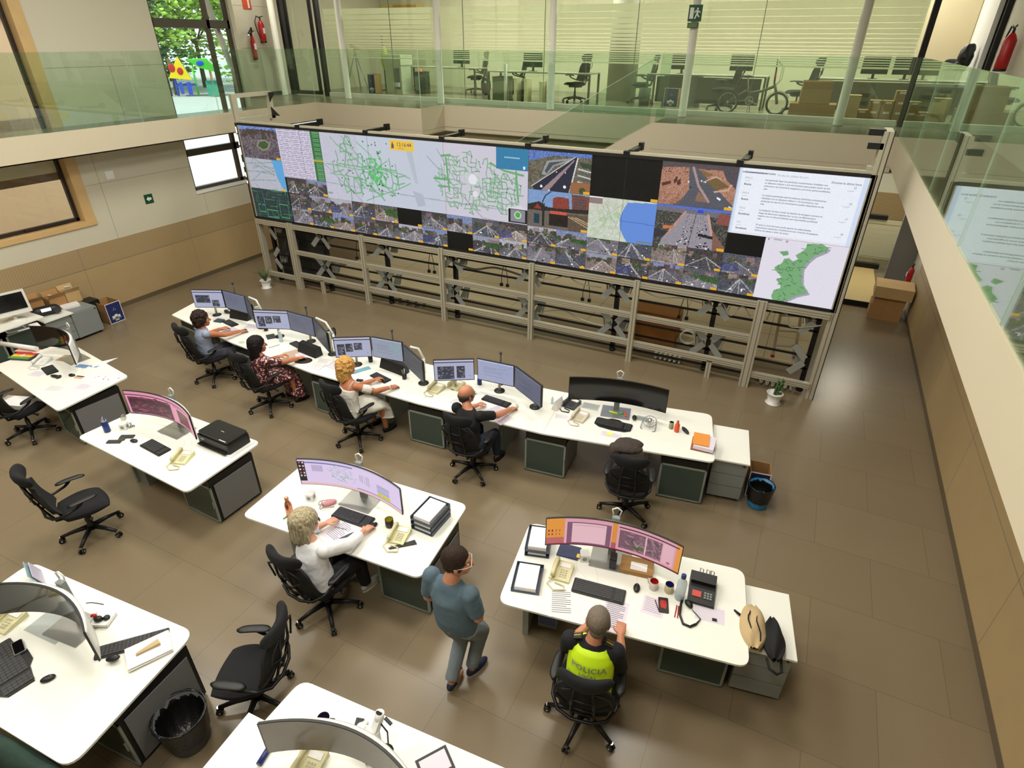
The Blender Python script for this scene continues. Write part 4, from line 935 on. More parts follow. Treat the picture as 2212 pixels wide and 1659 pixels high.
def cabinet(lab, x, y, rz, w=0.58, d=0.75, h=0.56, group='black cabinets with smoked glass fronts', z=0.0):
    """near face centre at x,y looking towards -Y before the turn"""
    t = thing('pedestal_cabinet', lab, 'cabinet', (x, y, z), rz, group)
    mb = MB(); mb.box(-w / 2 + 0.01, 0.03, 0.02, w / 2 - 0.01, d, h + 0.1); obj('body', mb, BLACK, t)
    mb = MB()
    for q in ((-w / 2, 0.02, 0.02, -w / 2 + 0.025, 0.04, h), (w / 2 - 0.025, 0.02, 0.02, w / 2, 0.04, h), (-w / 2, 0.02, 0.02, w / 2, 0.04, 0.045), (-w / 2, 0.02, h - 0.025, w / 2, 0.04, h)): mb.box(*q)
    f = obj('door', mb, FRAMEG, t, 'pale framed glass door')
    mb = MB(); mb.box(-w / 2 + 0.025, 0.024, 0.045, w / 2 - 0.025, 0.034, h - 0.025); obj('pane', mb, GLASSG, f)
    mb = MB(); mb.box(w / 2 - 0.02, 0.005, h * 0.45, w / 2 - 0.008, 0.02, h * 0.62); obj('handle', mb, FRAMEG, f)
    for s in (-1, 1):
        mb = MB(); X = s * (w / 2 - 0.004); a, b_ = (X, X + s * 0.008) if s > 0 else (X - 0.008, X); mb.box(a, 0.08, 0.05, b_, d - 0.04, h); obj('side_panel', mb, GREYP, t, 'grey side panel')
    mb = MB()
    for s in (-1, 1): mb.cyl((s * (w / 2 - 0.05), 0.1, 0), (s * (w / 2 - 0.05), 0.1, 0.03), 0.02, n=8); mb.cyl((s * (w / 2 - 0.05), d - 0.1, 0), (s * (w / 2 - 0.05), d - 0.1, 0.03), 0.02, n=8)
    obj('foot', mb, BLACK, t)
    return t

def drawer_unit(lab, x, y, rz, w=0.43, d=0.75, h=0.66, top=True, group=None, nd=3):
    t = thing('drawer_pedestal', lab, 'drawer unit', (x, y, 0), rz, group)
    mb = MB(); mb.box(-w / 2, 0.02, 0.05, w / 2, d, h); obj('body', mb, GREYM, t)
    for k in range(nd):
        z0 = 0.06 + k * (h - 0.07) / nd; mb = MB(); mb.box(-w / 2 + 0.004, 0.0, z0, w / 2 - 0.004, 0.02, z0 + (h - 0.07) / nd - 0.008); dr = obj('drawer', mb, GREYM, t)
    mb = MB(); mb.cyl((w / 2 - 0.04, 0.0, h - 0.04), (w / 2 - 0.04, -0.01, h - 0.04), 0.012, n=8); obj('lock', mb, BLACK, t)
    if top: mb = MB(); mb.box(-w / 2 - 0.02, -0.03, h, w / 2 + 0.02, d + 0.05, h + 0.022); obj('top', mb, DESKW, t, 'white top')
    mb = MB()
    for sx in (-1, 1):
        for yy in (0.08, d - 0.08): mb.cyl((sx * (w / 2 - 0.05), yy, 0), (sx * (w / 2 - 0.05), yy, 0.05), 0.025, n=8)
    obj('caster', mb, BLACK, t)
    return t

# ---- task chair with headrest, loop arms and five star base (faces +Y)
def make_chair(lab, m_pad=FABRIC, m_seat=FABRIC):
    t = thing('office_chair', lab, 'chair')
    for k in range(5):
        a = R(90 + 72 * k + 18); d = Vector((math.cos(a), math.sin(a), 0)); n = Vector((-d.y, d.x, 0))
        mb = MB(); mb.tube([d * 0.03 + Vector((0, 0, 0.13)), d * 0.18 + Vector((0, 0, 0.115)), d * 0.33 + Vector((0, 0, 0.085))], [0.032, 0.024, 0.018], 8)
        mb.cyl(tuple(d * 0.33 + Vector((0, 0, 0.09))), tuple(d * 0.33 + Vector((0, 0, 0.045))), 0.014, n=8); L = obj('base_leg', mb, BLACKM, t)
        mb = MB(); c = d * 0.33 + Vector((0, 0, 0.032))
        for s in (-1, 1): mb.cyl(tuple(c + n * s * 0.008), tuple(c + n * s * 0.026), 0.032, n=12)
        mb.m = 1; mb.cyl(tuple(c - n * 0.03), tuple(c + n * 0.03), 0.01, n=8); mb.cyl(tuple(c + Vector((0, 0, 0.035))), tuple(c + Vector((0, 0, 0.06))), 0.016, n=8); obj('caster', mb, [BLACK, CHROME], L)
    mb = MB(); mb.lathe((0, 0, 0), [(0.045, 0.09), (0.045, 0.17), (0.03, 0.18), (0.03, 0.28), (0.02, 0.285), (0.02, 0.42)], 14); obj('gas_lift', mb, BLACKM, t)
    mb = MB(); mb.box(-0.11, -0.16, 0.38, 0.11, 0.14, 0.43); mb.cyl((0.11, 0.02, 0.4), (0.24, 0.02, 0.4), 0.009, n=6); mb.ell((0.25, 0.02, 0.4), (0.025, 0.02, 0.02), 8, 6); obj('mechanism', mb, BLACK, t)
    # seat: dished cushion, waterfall front
    mb = MB()
    def seat(u, v):
        x = (u - 0.5) * 2; y = (v - 0.5) * 2; w = 0.255 * (1 - 0.10 * max(0, -y)); px = w * x * math.sqrt(max(0, 1 - 0.28 * y * y)); py = 0.245 * y * math.sqrt(max(0, 1 - 0.25 * x * x)) + 0.02
        e = max(abs(x), abs(y)) ** 8; return (px, py, 0.505 + 0.018 * x * x - 0.03 * e - (0.03 * max(0, y) ** 3))
    mb.grid(seat, 14, 14)
    def seatb(u, v): p = seat(1 - u, v); return (p[0] * 0.96, p[1] * 0.96, 0.435 + 0.01 * abs(p[0]))
    mb.grid(seatb, 14, 14)
    def rim(u, v):
        a = 2 * PI * u; sx, sy = math.cos(a), math.sin(a); k = 1 / max(abs(sx), abs(sy)); U_, V_ = 0.5 + sx * k / 2, 0.5 + sy * k / 2; p, q = seat(U_, V_), seatb(1 - U_, V_)
        return tuple(Vector(p).lerp(Vector(q), v) + Vector((sx, sy, 0)) * 0.012 * math.sin(PI * v))
    mb.grid(rim, 40, 4); obj('seat', mb, m_seat, t)
    # back: curved waisted pad
    def back(u, v, off=0.0):
        x = (u - 0.5) * 2; w = 0.25 - 0.03 * (v - 0.35) ** 2 * 4 - (0.10 * max(0, v - 0.8) ** 1.2 * 4) - (0.05 if v < 0.06 else 0); z = 0.56 + 0.42 * v
        y = -0.235 - 0.13 * v - 0.025 * math.sin(PI * v * 1.2) + 0.055 * x * x; return (w * x, y + off, z)
    mb = MB(); mb.grid(lambda u, v: back(u, v, 0.018 * (1 - (2 * u - 1) ** 4)), 12, 14); mb.grid(lambda u, v: back(1 - u, v, -0.022), 12, 14)
    def brim(u, v):
        a = 2 * PI * u; sx, sy = math.cos(a), math.sin(a); k = 1 / max(abs(sx), abs(sy)); U_, V_ = min(1, max(0, 0.5 + sx * k / 2)), min(1, max(0, 0.5 + sy * k / 2))
        return tuple(Vector(back(U_, V_, 0.018 * (1 - (2 * U_ - 1) ** 4))).lerp(Vector(back(U_, V_, -0.022)), v))
    mb.grid(brim, 40, 3); obj('backrest', mb, FABRIC2, t)
    # headrest: wide curved pillow
    mb = MB(); rg = []
    for i in range(15):
        s = (i / 14 - 0.5) * 2; x = 0.215 * s; y = -0.4 + 0.075 * s * s; z = 1.1 + 0.015 * s * s; q = math.sqrt(max(0.02, 1 - s ** 6)); h = (0.098 - 0.012 * s * s) * q; d = 0.05 * q
        rg.append([(x, y + d * math.sin(a) - 0.25 * h * math.cos(a), z + h * math.cos(a)) for a in [2 * PI * j / 12 for j in range(12)]])
    mb.rings(rg); obj('headrest', mb, m_pad, t)
    # frame: two uprights, cross ties and the lower loop
    mb = MB()
    for s in (-1, 1):
        mb.tube([(s * 0.07, -0.12, 0.41), (s * 0.085, -0.27, 0.45), (s * 0.09, -0.325, 0.62), (s * 0.085, -0.39, 0.85), (s * 0.07, -0.415, 1.06)], [0.018, 0.017, 0.013, 0.012, 0.011], 8)
        mb.tube([(s * 0.09, -0.41, 1.04), (s * 0.2, -0.39, 0.97), (s * 0.215, -0.375, 0.9), (s * 0.12, -0.4, 0.84)], 0.009, 6)
    for z, y in ((0.66, -0.345), (0.76, -0.375), (0.9, -0.4)): mb.tube([(-0.09, y, z), (0, y - 0.012, z), (0.09, y, z)], 0.009, 6)
    obj('back_frame', mb, BLACKM, t)
    mb = MB(); mb.tube([(-0.27, -0.06, 0.62), (-0.262, -0.2, 0.585), (-0.2, -0.3, 0.56), (-0.08, -0.345, 0.55), (0.08, -0.345, 0.55), (0.2, -0.3, 0.56), (0.262, -0.2, 0.585), (0.27, -0.06, 0.62)], 0.015, 8); obj('arm_loop', mb, BLACKM, t)
    for s in (-1, 1):
        mb = MB(); rg = []
        for i in range(9):
            q = i / 8; y = -0.14 + 0.3 * q; w = 0.042 * math.sqrt(max(0.08, 1 - (2 * q - 1) ** 6)); rg.append([(s * (0.275 - 0.02 * q * q) + w * math.cos(a), y, 0.69 - 0.01 * (2 * q - 1) ** 2 + 0.014 * math.sin(a)) for a in [2 * PI * j / 10 for j in range(10)]])
        mb.rings(rg); ar = obj('armrest', mb, BLACK, t)
        mb = MB(); mb.tube([(s * 0.27, -0.06, 0.62), (s * 0.275, -0.02, 0.65), (s * 0.272, 0.0, 0.685)], [0.016, 0.02, 0.026], 8); obj('arm_post', mb, BLACKM, ar)
    return t
CH0 = None
CHG = 'black task chairs'
def chair(lab, x, y, deg, group=CHG, z=0.0):
    """deg: direction the seat faces"""
    global CH0
    if CH0 is None:
        CH0 = make_chair(lab); CH0.location = (x, y, z); CH0.rotation_euler = (0, 0, R(deg - 90)); CH0['group'] = group; return CH0
    return copy_tree(CH0, (x, y, z), R(deg - 90), lab, group)

# ---- displays
DISP = colattr_mat('monitor_display', 0.95)
def curved_monitor(lab, a, b, zb, sag=0.14, h=0.36, pic=None, tilt=0.0, group='curved ultrawide monitors', z0=DZ, dark=True, off=None, slim=None, stand=True):
    """a, b: lower ends of the screen (left and right as the user sees it); the middle bows away"""
    a, b = Vector(a), Vector(b); mid = (a + b) / 2; ch = (b - a).to_2d(); L = ch.length; dx = ch.normalized(); n = Vector((-dx.y, dx.x))  # away from the user
    ang = math.atan2(dx.y, dx.x); t = thing('ultrawide_monitor', lab, 'monitor', (mid.x, mid.y, z0), ang, group); zb = zb - z0
    def pt(u, v, o=0.0, ex=0.0): return (L * (u - 0.5), sag * (1 - (2 * u - 1) ** 2) + o + math.sin(tilt) * h * v, zb + h * v * math.cos(tilt))
    mb = MB(); N = 20
    def lay(u0, u1, v0, v1, o0, o1):
        rg = []
        for i in range(N + 1):
            u = u0 + (u1 - u0) * i / N; rg.append([pt(u, v0, o0), pt(u, v1, o0), pt(u, v1, o1), pt(u, v0, o1)])
        mb.rings(rg, smooth=False)
    lay(0, 1, 0, 1, 0.0, 0.018); obj('bezel', mb, slim or BLACK, t)
    mb = MB(); rg = []
    for i in range(N + 1):
        u = i / N; rg.append([pt(u, 0.01, 0.018), pt(u, 0.99, 0.018), pt(u, 0.9, 0.03 + 0.03 * (1 - (2 * u - 1) ** 2)), pt(u, 0.1, 0.03 + 0.03 * (1 - (2 * u - 1) ** 2))])
    mb.rings(rg, smooth=True); obj('back_shell', mb, WHITEP if slim is None else slim, t)
    if pic is not None:
        me = pic_mesh('display', pic, lambda U, V: (L * (0.006 + 0.988 * U - 0.5), sag * (1 - (2 * (0.006 + 0.988 * U) - 1) ** 2) - 0.0015 + math.sin(tilt) * h * (1 - V), zb + h * (0.02 + 0.96 * (1 - V)) * math.cos(tilt)), DISP); obj('display', me, DISP, t)
    else:
        mb = MB(); mb.grid(lambda u, v: pt(0.006 + 0.988 * u, 0.02 + 0.96 * v, -0.0015), N, 2); obj('display', mb, off or BLACKG, t, 'dark switched-off display')
    if stand:
        y0 = sag + 0.09; mb = MB(); mb.prism(rrect(-0.2, y0 - 0.22, 0.2, y0 + 0.08, 0.01), 0, 0.008); obj('stand_base', mb, STEEL if not slim else slim, t)
        mb = MB(); mb.cbox((0, y0, (zb + h * 0.9) / 2), (0.075, 0.045, zb + h * 1.05)); mb.cbox((0, y0 - 0.04, zb + h * 0.5), (0.12, 0.06, 0.1)); obj('stand_neck', mb, GREYM, t)
        mb = MB(); mb.tube([(0.03, y0 + 0.02, zb + h + 0.0), (0.045, y0 + 0.02, zb + h + 0.06), (0.0, y0 + 0.02, zb + h + 0.09), (-0.045, y0 + 0.02, zb + h + 0.06), (-0.03, y0 + 0.02, zb + h)], 0.008, 6); obj('stand_handle', mb, WHITEP, t)
    return t

def flat_monitor(lab, a, b, zb, pic, h=0.345, arm=True, group='flat monitors of the control row'):
    a, b = Vector((*a, 0)), Vector((*b, 0)); mid = (a + b) / 2; d = (b - a); L = d.length; ang = math.atan2(d.y, d.x)
    t = thing('monitor', lab, 'monitor', (mid.x, mid.y, DZ), ang, group); z = zb - DZ
    mb = MB(); mb.box(-L / 2, 0, z, L / 2, 0.03, z + h); obj('bezel', mb, BLACK, t)
    mb = MB(); mb.box(-L / 2 + 0.04, 0.03, z + 0.04, L / 2 - 0.04, 0.05, z + h - 0.04); obj('back_shell', mb, GREYM, t)
    me = pic_mesh('display', pic, lambda U, V: (-L / 2 + 0.01 + (L - 0.02) * U, np.full_like(U, -0.0015), z + 0.012 + (h - 0.02) * (1 - V)), DISP); obj('display', me, DISP, t)
    if arm:
        mb = MB(); mb.cyl((0, 0.14, 0), (0, 0.14, z + h * 0.5), 0.02, n=10); mb.bar((0, 0.05, z + h * 0.5), (0, 0.15, z + h * 0.5), 0.05); obj('arm_post', mb, ALU, t)
        mb = MB(); mb.lathe((0, 0.14, 0), [(0.08, 0), (0.08, 0.012), (0.02, 0.02)], 16); obj('stand_base', mb, BLACK, t)
    return t

# ---- desktop items
def keyboard(lab, c, ang, w=0.44, d=0.15, curved=False, group='black keyboards', z=DZ, base=None):
    t = thing('keyboard', lab, 'keyboard', (c.x, c.y, z), ang, group)
    mb = MB(); P = rrect(-w / 2, -d / 2, w / 2, d / 2, 0.012) if not curved else [(-w / 2, -d * 0.35), (-w * 0.35, -d * 0.62), (0, -d * 0.72), (w * 0.35, -d * 0.62), (w / 2, -d * 0.35), (w / 2, d * 0.4), (w * 0.2, d * 0.5), (w * 0.1, d * 0.66), (-w * 0.1, d * 0.66), (-w * 0.2, d * 0.5), (-w / 2, d * 0.4)]
    mb.prism(P, 0, 0.016); obj('case', mb, base or BLACK, t)
    mb = MB(); nx, ny = 17, 6; kw = (w - 0.03) / nx; kd = (d * 0.86) / ny
    for j in range(ny):
        for i in range(nx):
            if i in (13,) or (j == 0 and 4 < i < 9): continue
            x = -w / 2 + 0.015 + i * kw; y = -d * 0.42 + j * kd; mb.box(x + 0.0015, y + 0.0015, 0.016, x + kw - 0.0015, y + kd - 0.0015, 0.022)
    mb.box(-w / 2 + 0.015 + 5 * kw, -d * 0.42 + 0.0015, 0.016, -w / 2 + 0.015 + 9 * kw, -d * 0.42 + kd - 0.0015, 0.022)
    obj('keys', mb, DARKG, t); return t
def mouse(lab, c, ang, group='black mice', z=DZ, m=None):
    t = thing('computer_mouse', lab, 'mouse', (c.x, c.y, z), ang, group)
    mb = MB(); mb.ell((0, 0, 0.016), (0.055, 0.032, 0.02), 14, 8); obj('shell', mb, m or BLACK, t)
    mb = MB(); mb.cyl((0.025, -0.003, 0.034), (0.025, 0.003, 0.034), 0.008, n=8); obj('scroll_wheel', mb, GREYM, t); return t
def phone(lab, c, ang, m=None, group='cream desk telephones', cord=True):
    m = m or PHONEC; t = thing('desk_telephone', lab, 'telephone', (c.x, c.y, DZ), ang, group)
    mb = MB(); P = [(-0.1, -0.11, 0), (0.1, -0.11, 0), (0.1, 0.11, 0), (-0.1, 0.11, 0), (-0.1, -0.11, 0.025), (0.1, -0.11, 0.025), (0.1, 0.11, 0.06), (-0.1, 0.11, 0.06)]
    mb._add(P, [(0, 3, 2, 1), (4, 5, 6, 7), (0, 1, 5, 4), (1, 2, 6, 5), (2, 3, 7, 6), (3, 0, 4, 7)]); obj('body', mb, m, t)
    mb = MB(); mb.tube([(-0.065, -0.1, 0.05), (-0.065, -0.085, 0.075), (-0.065, 0, 0.082), (-0.065, 0.085, 0.095), (-0.065, 0.1, 0.078)], [0.022, 0.024, 0.016, 0.024, 0.022], 10); obj('handset', mb, m, t)
    mb = MB()
    for i in range(3):
        for j in range(4): mb.cbox((0.0 + i * 0.025, -0.07 + j * 0.025, 0.033 + 0.004 * j), (0.016, 0.014, 0.01), 0, 0.16)
    obj('keypad', mb, m if m is not PHONEC else mat('cream_keys', (188, 184, 160), 0.6), t)
    mb = MB(); mb.cbox((0.025, 0.06, 0.056), (0.11, 0.05, 0.006), 0, 0.16); obj('index_card', mb, PAPER, t)
    if cord:
        mb = MB(); P = [(-0.065, -0.11, 0.04), (-0.1, -0.17, 0.01), (-0.02, -0.23, 0.01), (0.08, -0.2, 0.01), (0.06, -0.15, 0.01), (-0.03, -0.14, 0.012)]; mb.tube(P, 0.008, 6); obj('coiled_cord', mb, m, t)
    return t
def paper(lab, c, ang, w=0.21, d=0.297, m=None, lines=10, z=DZ, thick=0.001, group='loose papers', name='paper_sheet', cat='paper', ink=None, head=True):
    t = thing(name, lab, cat, (c.x, c.y, z), ang, group)
    mb = MB(); mb.box(-w / 2, -d / 2, 0, w / 2, d / 2, thick); obj('sheet', mb, m or PAPER, t)
    if lines:
        rg = random.Random(hash(lab) & 0xffff if False else len(lab) * 7 + lines); mb = MB(); zz = thick + 0.0004
        for k in range(lines):
            y = d * 0.4 - k * d * 0.8 / lines; x1 = w * (0.38 if k % 4 else 0.2)
            mb.quad((-w * 0.4, y, zz), (-w * 0.4, y - d * 0.018, zz), (x1, y - d * 0.018, zz), (x1, y, zz))
        obj('print', mb, ink or INK, t)
    return t
def mug(lab, c, m, inner, handle=0.0, r=0.042, h=0.095, group=None, name='mug', cat='mug'):
    t = thing(name, lab, cat, (c.x, c.y, DZ), handle or 0.0, group)
    mb = MB(); mb.lathe((0, 0, 0), [(r * 0.92, 0), (r, 0.01), (r, h), (r * 0.93, h), (r * 0.9, 0.012)], 20, cap=True); obj('cup', mb, m, t)
    mb = MB(); mb.lathe((0, 0, 0), [(r * 0.925, h - 0.001), (r * 0.89, 0.015), (0.001, 0.0149)], 20, cap=False); obj('inside', mb, inner, t)
    if handle is not None and name == 'mug':
        mb = MB(); mb.tube([(r * 0.95, 0, h * 0.82), (r + 0.028, 0, h * 0.75), (r + 0.032, 0, h * 0.5), (r + 0.022, 0, h * 0.28), (r * 0.95, 0, h * 0.2)], 0.006, 8); obj('handle', mb, inner if group == 'rimmed' else m, t)
    return t
def bottle(lab, c, body, cap, h=0.22, r=0.035, group=None, prof=None, cat='bottle'):
    t = thing('bottle', lab, cat, (c.x, c.y, DZ), 0, group)
    mb = MB(); mb.lathe((0, 0, 0), prof or [(r * 0.9, 0), (r, 0.01), (r, h * 0.66), (r * 0.9, h * 0.72), (r * 0.45, h * 0.84), (r * 0.42, h * 0.9)], 18); obj('body', mb, body, t)
    mb = MB(); mb.lathe((0, 0, 0), [(r * 0.5, h * 0.88), (r * 0.5, h), (r * 0.3, h + 0.005)], 14); obj('cap', mb, cap, t); return t
def binder_stack(lab, c, ang, n=2, w=0.25, d=0.33):
    t = thing('document_tray', lab, 'document tray', (c.x, c.y, DZ), ang, 'stacked document trays')
    for k in range(n):
        z = 0.065 * k; mb = MB(); mb.box(-w / 2, -d / 2, z, w / 2, d / 2, z + 0.006); mb.box(-w / 2, -d / 2, z, -w / 2 + 0.005, d / 2, z + 0.05); mb.box(w / 2 - 0.005, -d / 2, z, w / 2, d / 2, z + 0.05); mb.box(-w / 2, d / 2 - 0.005, z, w / 2, d / 2, z + 0.05); obj('tray', mb, mat('tray_slate', (66, 76, 92), 0.4), t)
        mb = MB(); mb.box(-w / 2 + 0.03, -d / 2 + 0.02, z + 0.008, w / 2 - 0.035, d / 2 - 0.025, z + 0.035 + (0.02 if k == n - 1 else 0)); obj('paper_pile', mb, PAPER, t)
    return t
def power_cube(lab, c, ang):
    t = thing('power_cube', lab, 'power socket cube', (c.x, c.y, DZ), ang, 'white power cubes'); mb = MB(); mb.prism(rrect(-0.045, -0.045, 0.045, 0.045, 0.012), 0, 0.09); obj('body', mb, WHITEP, t)
    mb = MB()
    for q in (((0, -0.0455, 0.045), (0, -0.047, 0.045)), ((0.0455, 0, 0.045), (0.047, 0, 0.045)), ((-0.0455, 0, 0.045), (-0.047, 0, 0.045))): mb.cyl(q[0], q[1], 0.024, n=14)
    obj('socket', mb, GREYM, t); return t
def bin_(lab, c, r=0.15, h=0.34, body=None, ring=True, group='waste bins', base=None):
    t = thing('waste_bin', lab, 'waste bin', (c.x, c.y, 0), 0, group)
    mb = MB(); mb.lathe((0, 0, 0), [(r * 0.78, 0), (r * 0.8, 0.01), (r, h), (r * 0.97, h), (r * 0.76, 0.02)], 28); obj('bucket', mb, body or DARKG, t)
    mb = MB(); rg = random.Random(3)
    prof = [(r * 0.9, h * 0.32), (r * 0.98, h * 0.7), (r * 1.07, h * 0.98), (r * 1.08, h * 1.03), (r * 1.0, h * 1.02), (r * 0.9, h * 0.8), (r * 0.7, h * 0.2), (0.01, h * 0.15)]
    rings = [[(q * math.cos(2 * PI * j / 32) * (1 + 0.02 * math.sin(j * 2.7 + z * 9)), q * math.sin(2 * PI * j / 32) * (1 + 0.02 * math.sin(j * 3.1)), z + 0.006 * math.sin(j * 1.9)) for j in range(32)] for q, z in prof]
    mb.rings(rings, cap=False); obj('bin_liner', mb, BINBAG, t, 'black bin liner folded over the rim'); return t
def box_open(lab, c, ang, w, d, h, m, z=0.0, flaps=True, name='cardboard_box', group='cardboard boxes', inner=None, cat='box', tape=False, lid=False):
    t = thing(name, lab, cat, (c.x, c.y, z), ang, group); mb = MB(); T_ = 0.008
    if lid: mb.box(-w / 2, -d / 2, 0, w / 2, d / 2, h)
    else:
        mb.box(-w / 2, -d / 2, 0, w / 2, d / 2, 0.01); mb.box(-w / 2, -d / 2, 0, -w / 2 + T_, d / 2, h); mb.box(w / 2 - T_, -d / 2, 0, w / 2, d / 2, h); mb.box(-w / 2, -d / 2, 0, w / 2, -d / 2 + T_, h); mb.box(-w / 2, d / 2 - T_, 0, w / 2, d / 2, h)
    obj('carton', mb, m, t)
    if flaps and not lid:
        mb = MB(); f = 0.4 * d; mb.bar((-w / 2, -d / 2, h), (-w / 2, -d / 2, h), 0.01) if False else None
        for s in (-1, 1):
            mb.cbox((0, s * (d / 2 + f * 0.22), h + f * 0.38), (w * 0.96, f, 0.006), 0, s * 1.05)
        obj('flap', mb, m, t)
    if lid:
        mb = MB(); mb.box(-w / 2 - 0.001, -0.03, h - 0.06, w / 2 + 0.001, 0.03, h + 0.001); obj('packing_tape', mb, CARDD if tape is False else PAPER, t)
    return t
def recycling_box(lab, c, ang, w=0.3, d=0.3, h=0.42, z=0.0):
    t = thing('recycling_box', lab, 'recycling box', (c.x, c.y, z), ang, 'blue recycling boxes'); T_ = 0.008; mb = MB()
    mb.box(-w / 2, -d / 2, 0, w / 2, d / 2, 0.01); mb.box(-w / 2, -d / 2, 0, -w / 2 + T_, d / 2, h); mb.box(w / 2 - T_, -d / 2, 0, w / 2, d / 2, h); mb.box(-w / 2, -d / 2, 0, w / 2, -d / 2 + T_, h); mb.box(-w / 2, d / 2 - T_, 0, w / 2, d / 2, h); obj('carton', mb, CARD, t)
    mb = MB(); mb.box(-w / 2, -d / 2 - 0.002, 0, w / 2, -d / 2, h); mb.m = 1; mb.box(-w / 2 + 0.012, -d / 2 - 0.003, 0.012, w / 2 - 0.012, -d / 2 - 0.002, h - 0.012); mb.m = 2
    for x, z_, r in ((-0.06, 0.13, 0.028), (0.0, 0.15, 0.03), (0.06, 0.13, 0.024)): mb.box(x - r, -d / 2 - 0.004, z_ - r, x + r, -d / 2 - 0.003, z_ + r)
    mb.box(-0.1, -d / 2 - 0.004, 0.085, 0.1, -d / 2 - 0.003, 0.092); mb.box(-0.04, -d / 2 - 0.004, 0.045, 0.04, -d / 2 - 0.003, 0.065)
    mb.m = 3
    for k in range(3):
        a = R(90 + 120 * k); mb.cyl((0.035 * math.cos(a) * 0.7, -d / 2 - 0.0035, h * 0.66 + 0.035 * math.sin(a) * 0.7), (0.035 * math.cos(a) * 0.7, -d / 2 - 0.0045, h * 0.66 + 0.035 * math.sin(a) * 0.7), 0.017, n=3)
    obj('printed_face', mb, [PAPER, mat('recycle_blue', (28, 40, 96), 0.5), SIGNW, mat('recycle_grey', (150, 160, 190), 0.5)], t); return t
def pen(lab, a, b, m, r=0.005, group='pens and pencils', name='pen', cat='pen'):
    o = a.copy(); mb = MB(); mb.cyl((0, 0, r), tuple((b - a) + Vector((0, 0, r))), r, n=6); return place(mb, m, name, lab, cat, o, 0, group)
def wire(lab, pts, m=None, r=0.003, group='desk cables'):
    P = [Vector(q) for q in pts]; o = P[0].copy(); out = []
    for i in range(len(P) - 1):
        p0, p1, p2, p3 = P[max(i - 1, 0)], P[i], P[i + 1], P[min(i + 2, len(P) - 1)]
        for k in range(5):
            t = k / 5; out.append(0.5 * ((2 * p1) + (p2 - p0) * t + (2 * p0 - 5 * p1 + 4 * p2 - p3) * t * t + (3 * p1 - p0 - 3 * p2 + p3) * t ** 3) - o)
    out.append(P[-1] - o); mb = MB(); mb.tube(out, r, 5); return place(mb, m or WHITEP, 'cable', lab, 'cable', o, 0, group)
# ------------------------------------------------------------------ placement of desks
def D(u, v, z=DZ): return at(u, v, z)
rowF = [(1.29, -3.54), (3.25, -3.87), (5.2, -4.06), (7.24, -4.07), (9.12, -3.95), (11.29, -3.56)]
rowB = [(1.08, -2.58), (3.15, -2.86), (5.15, -3.02), (7.15, -3.0), (9.0, -2.83), (11.06, -2.46)]
rlab = ['white desk at the window end of the control row, used by the curly-haired woman', 'white desk of the control row used by the woman in the floral dress', 'white middle desk of the control row used by the blonde woman',
        'white desk of the control row used by the balding man', 'white desk at the aisle end of the control row with a dark curved monitor']
for i in range(5):
    a, b, c, d = rowF[i], rowF[i + 1], rowB[i + 1], rowB[i]
    e = 0.0015
    desk(rlab[i], [(a[0] + e, a[1]), (b[0] - e, b[1]), (c[0] - e, c[1]), (d[0] + e, d[1])], [0.03 if i == 0 else 0.001, 0.09 if i == 4 else 0.001, 0.11 if i == 4 else 0.001, 0.05 if i == 0 else 0.001], (0.62,), 'desks of the control row')
DG = 'separate white desks'
desk('white desk under the pink curved monitor and black printer', [(3.70, -6.76), (5.93, -6.87), (5.93, -5.77), (3.82, -5.75)], 0.09, (0.22,), DG)
desk('white desk of the woman in the white blouse', [(6.79, -6.86), (9.04, -6.72), (8.93, -5.6), (6.74, -5.72)], 0.1, (0.15,), DG)
desk('white desk of the seated police officer', [(9.84, -6.63), (12.03, -6.28), (11.85, -5.2), (9.67, -5.54)], 0.11, (0.09,), DG)
desk('white desk holding the rainbow-striped book and hearts paper', [(0.55, -6.17), (2.83, -6.5), (2.79, -5.42), (0.7, -5.1)], 0.08, (0.2,), DG)
desk('white desk beside the black waste bin, with a curved monitor seen edge-on', [(5.55, -9.42), (7.76, -9.28), (7.6, -8.1), (5.45, -8.27)], 0.13, (0.15,), DG)
desk('white desk with the purple-rimmed mug at the bottom edge of the picture', [(8.72, -9.15), (10.95, -9.0), (10.9, -7.86), (8.76, -8.02)], 0.1, (0.2,), DG)
mb = MB(); 
CG = 'black cabinets with smoked glass doors'
cabinet('smoked glass cabinet under the window end of the control row', 1.76, -3.6, R(-9), group=CG)
cabinet('smoked glass cabinet under the control row behind the floral dress woman\'s chair', 3.55, -3.9, R(-6), group=CG)
cabinet('smoked glass cabinet beside the floral dress woman, under the third desk', 5.44, -4.06, R(-1), group=CG)
cabinet('smoked glass cabinet between the blonde woman and the balding man', 7.3, -4.05, R(3), group=CG)
cabinet('smoked glass cabinet on the aisle side of the balding man', 9.14, -3.9, R(6), group=CG)
cabinet('smoked glass cabinet beside the grey drawers at the control row\'s aisle end', 10.94, -3.6, R(9), group=CG, d=0.68)
cabinet('smoked glass cabinet under the desk with the black printer', 5.6, -6.6, R(-2), 0.62, 0.68, 0.58, group=CG)
cabinet('smoked glass cabinet behind the blue bottle, under the hearts paper desk', 2.42, -6.3, R(-8), 0.62, 0.72, 0.58, group=CG)
cabinet('smoked glass cabinet behind the standing man', 8.7, -6.6, R(3.5), 0.6, 0.75, 0.58, group=CG)
cabinet('smoked glass cabinet beside the police officer', 11.6, -6.1, R(9.5), 0.6, 0.72, 0.55, group=CG)
cabinet('smoked glass cabinet touching the big black waste bin', 7.36, -8.95, R(4), 0.62, 0.72, 0.6, group=CG)
drawer_unit('grey drawer unit with white top beside the blue-based waste bin', 11.46, -3.31, R(8.5), 0.42, 0.72, 0.64)
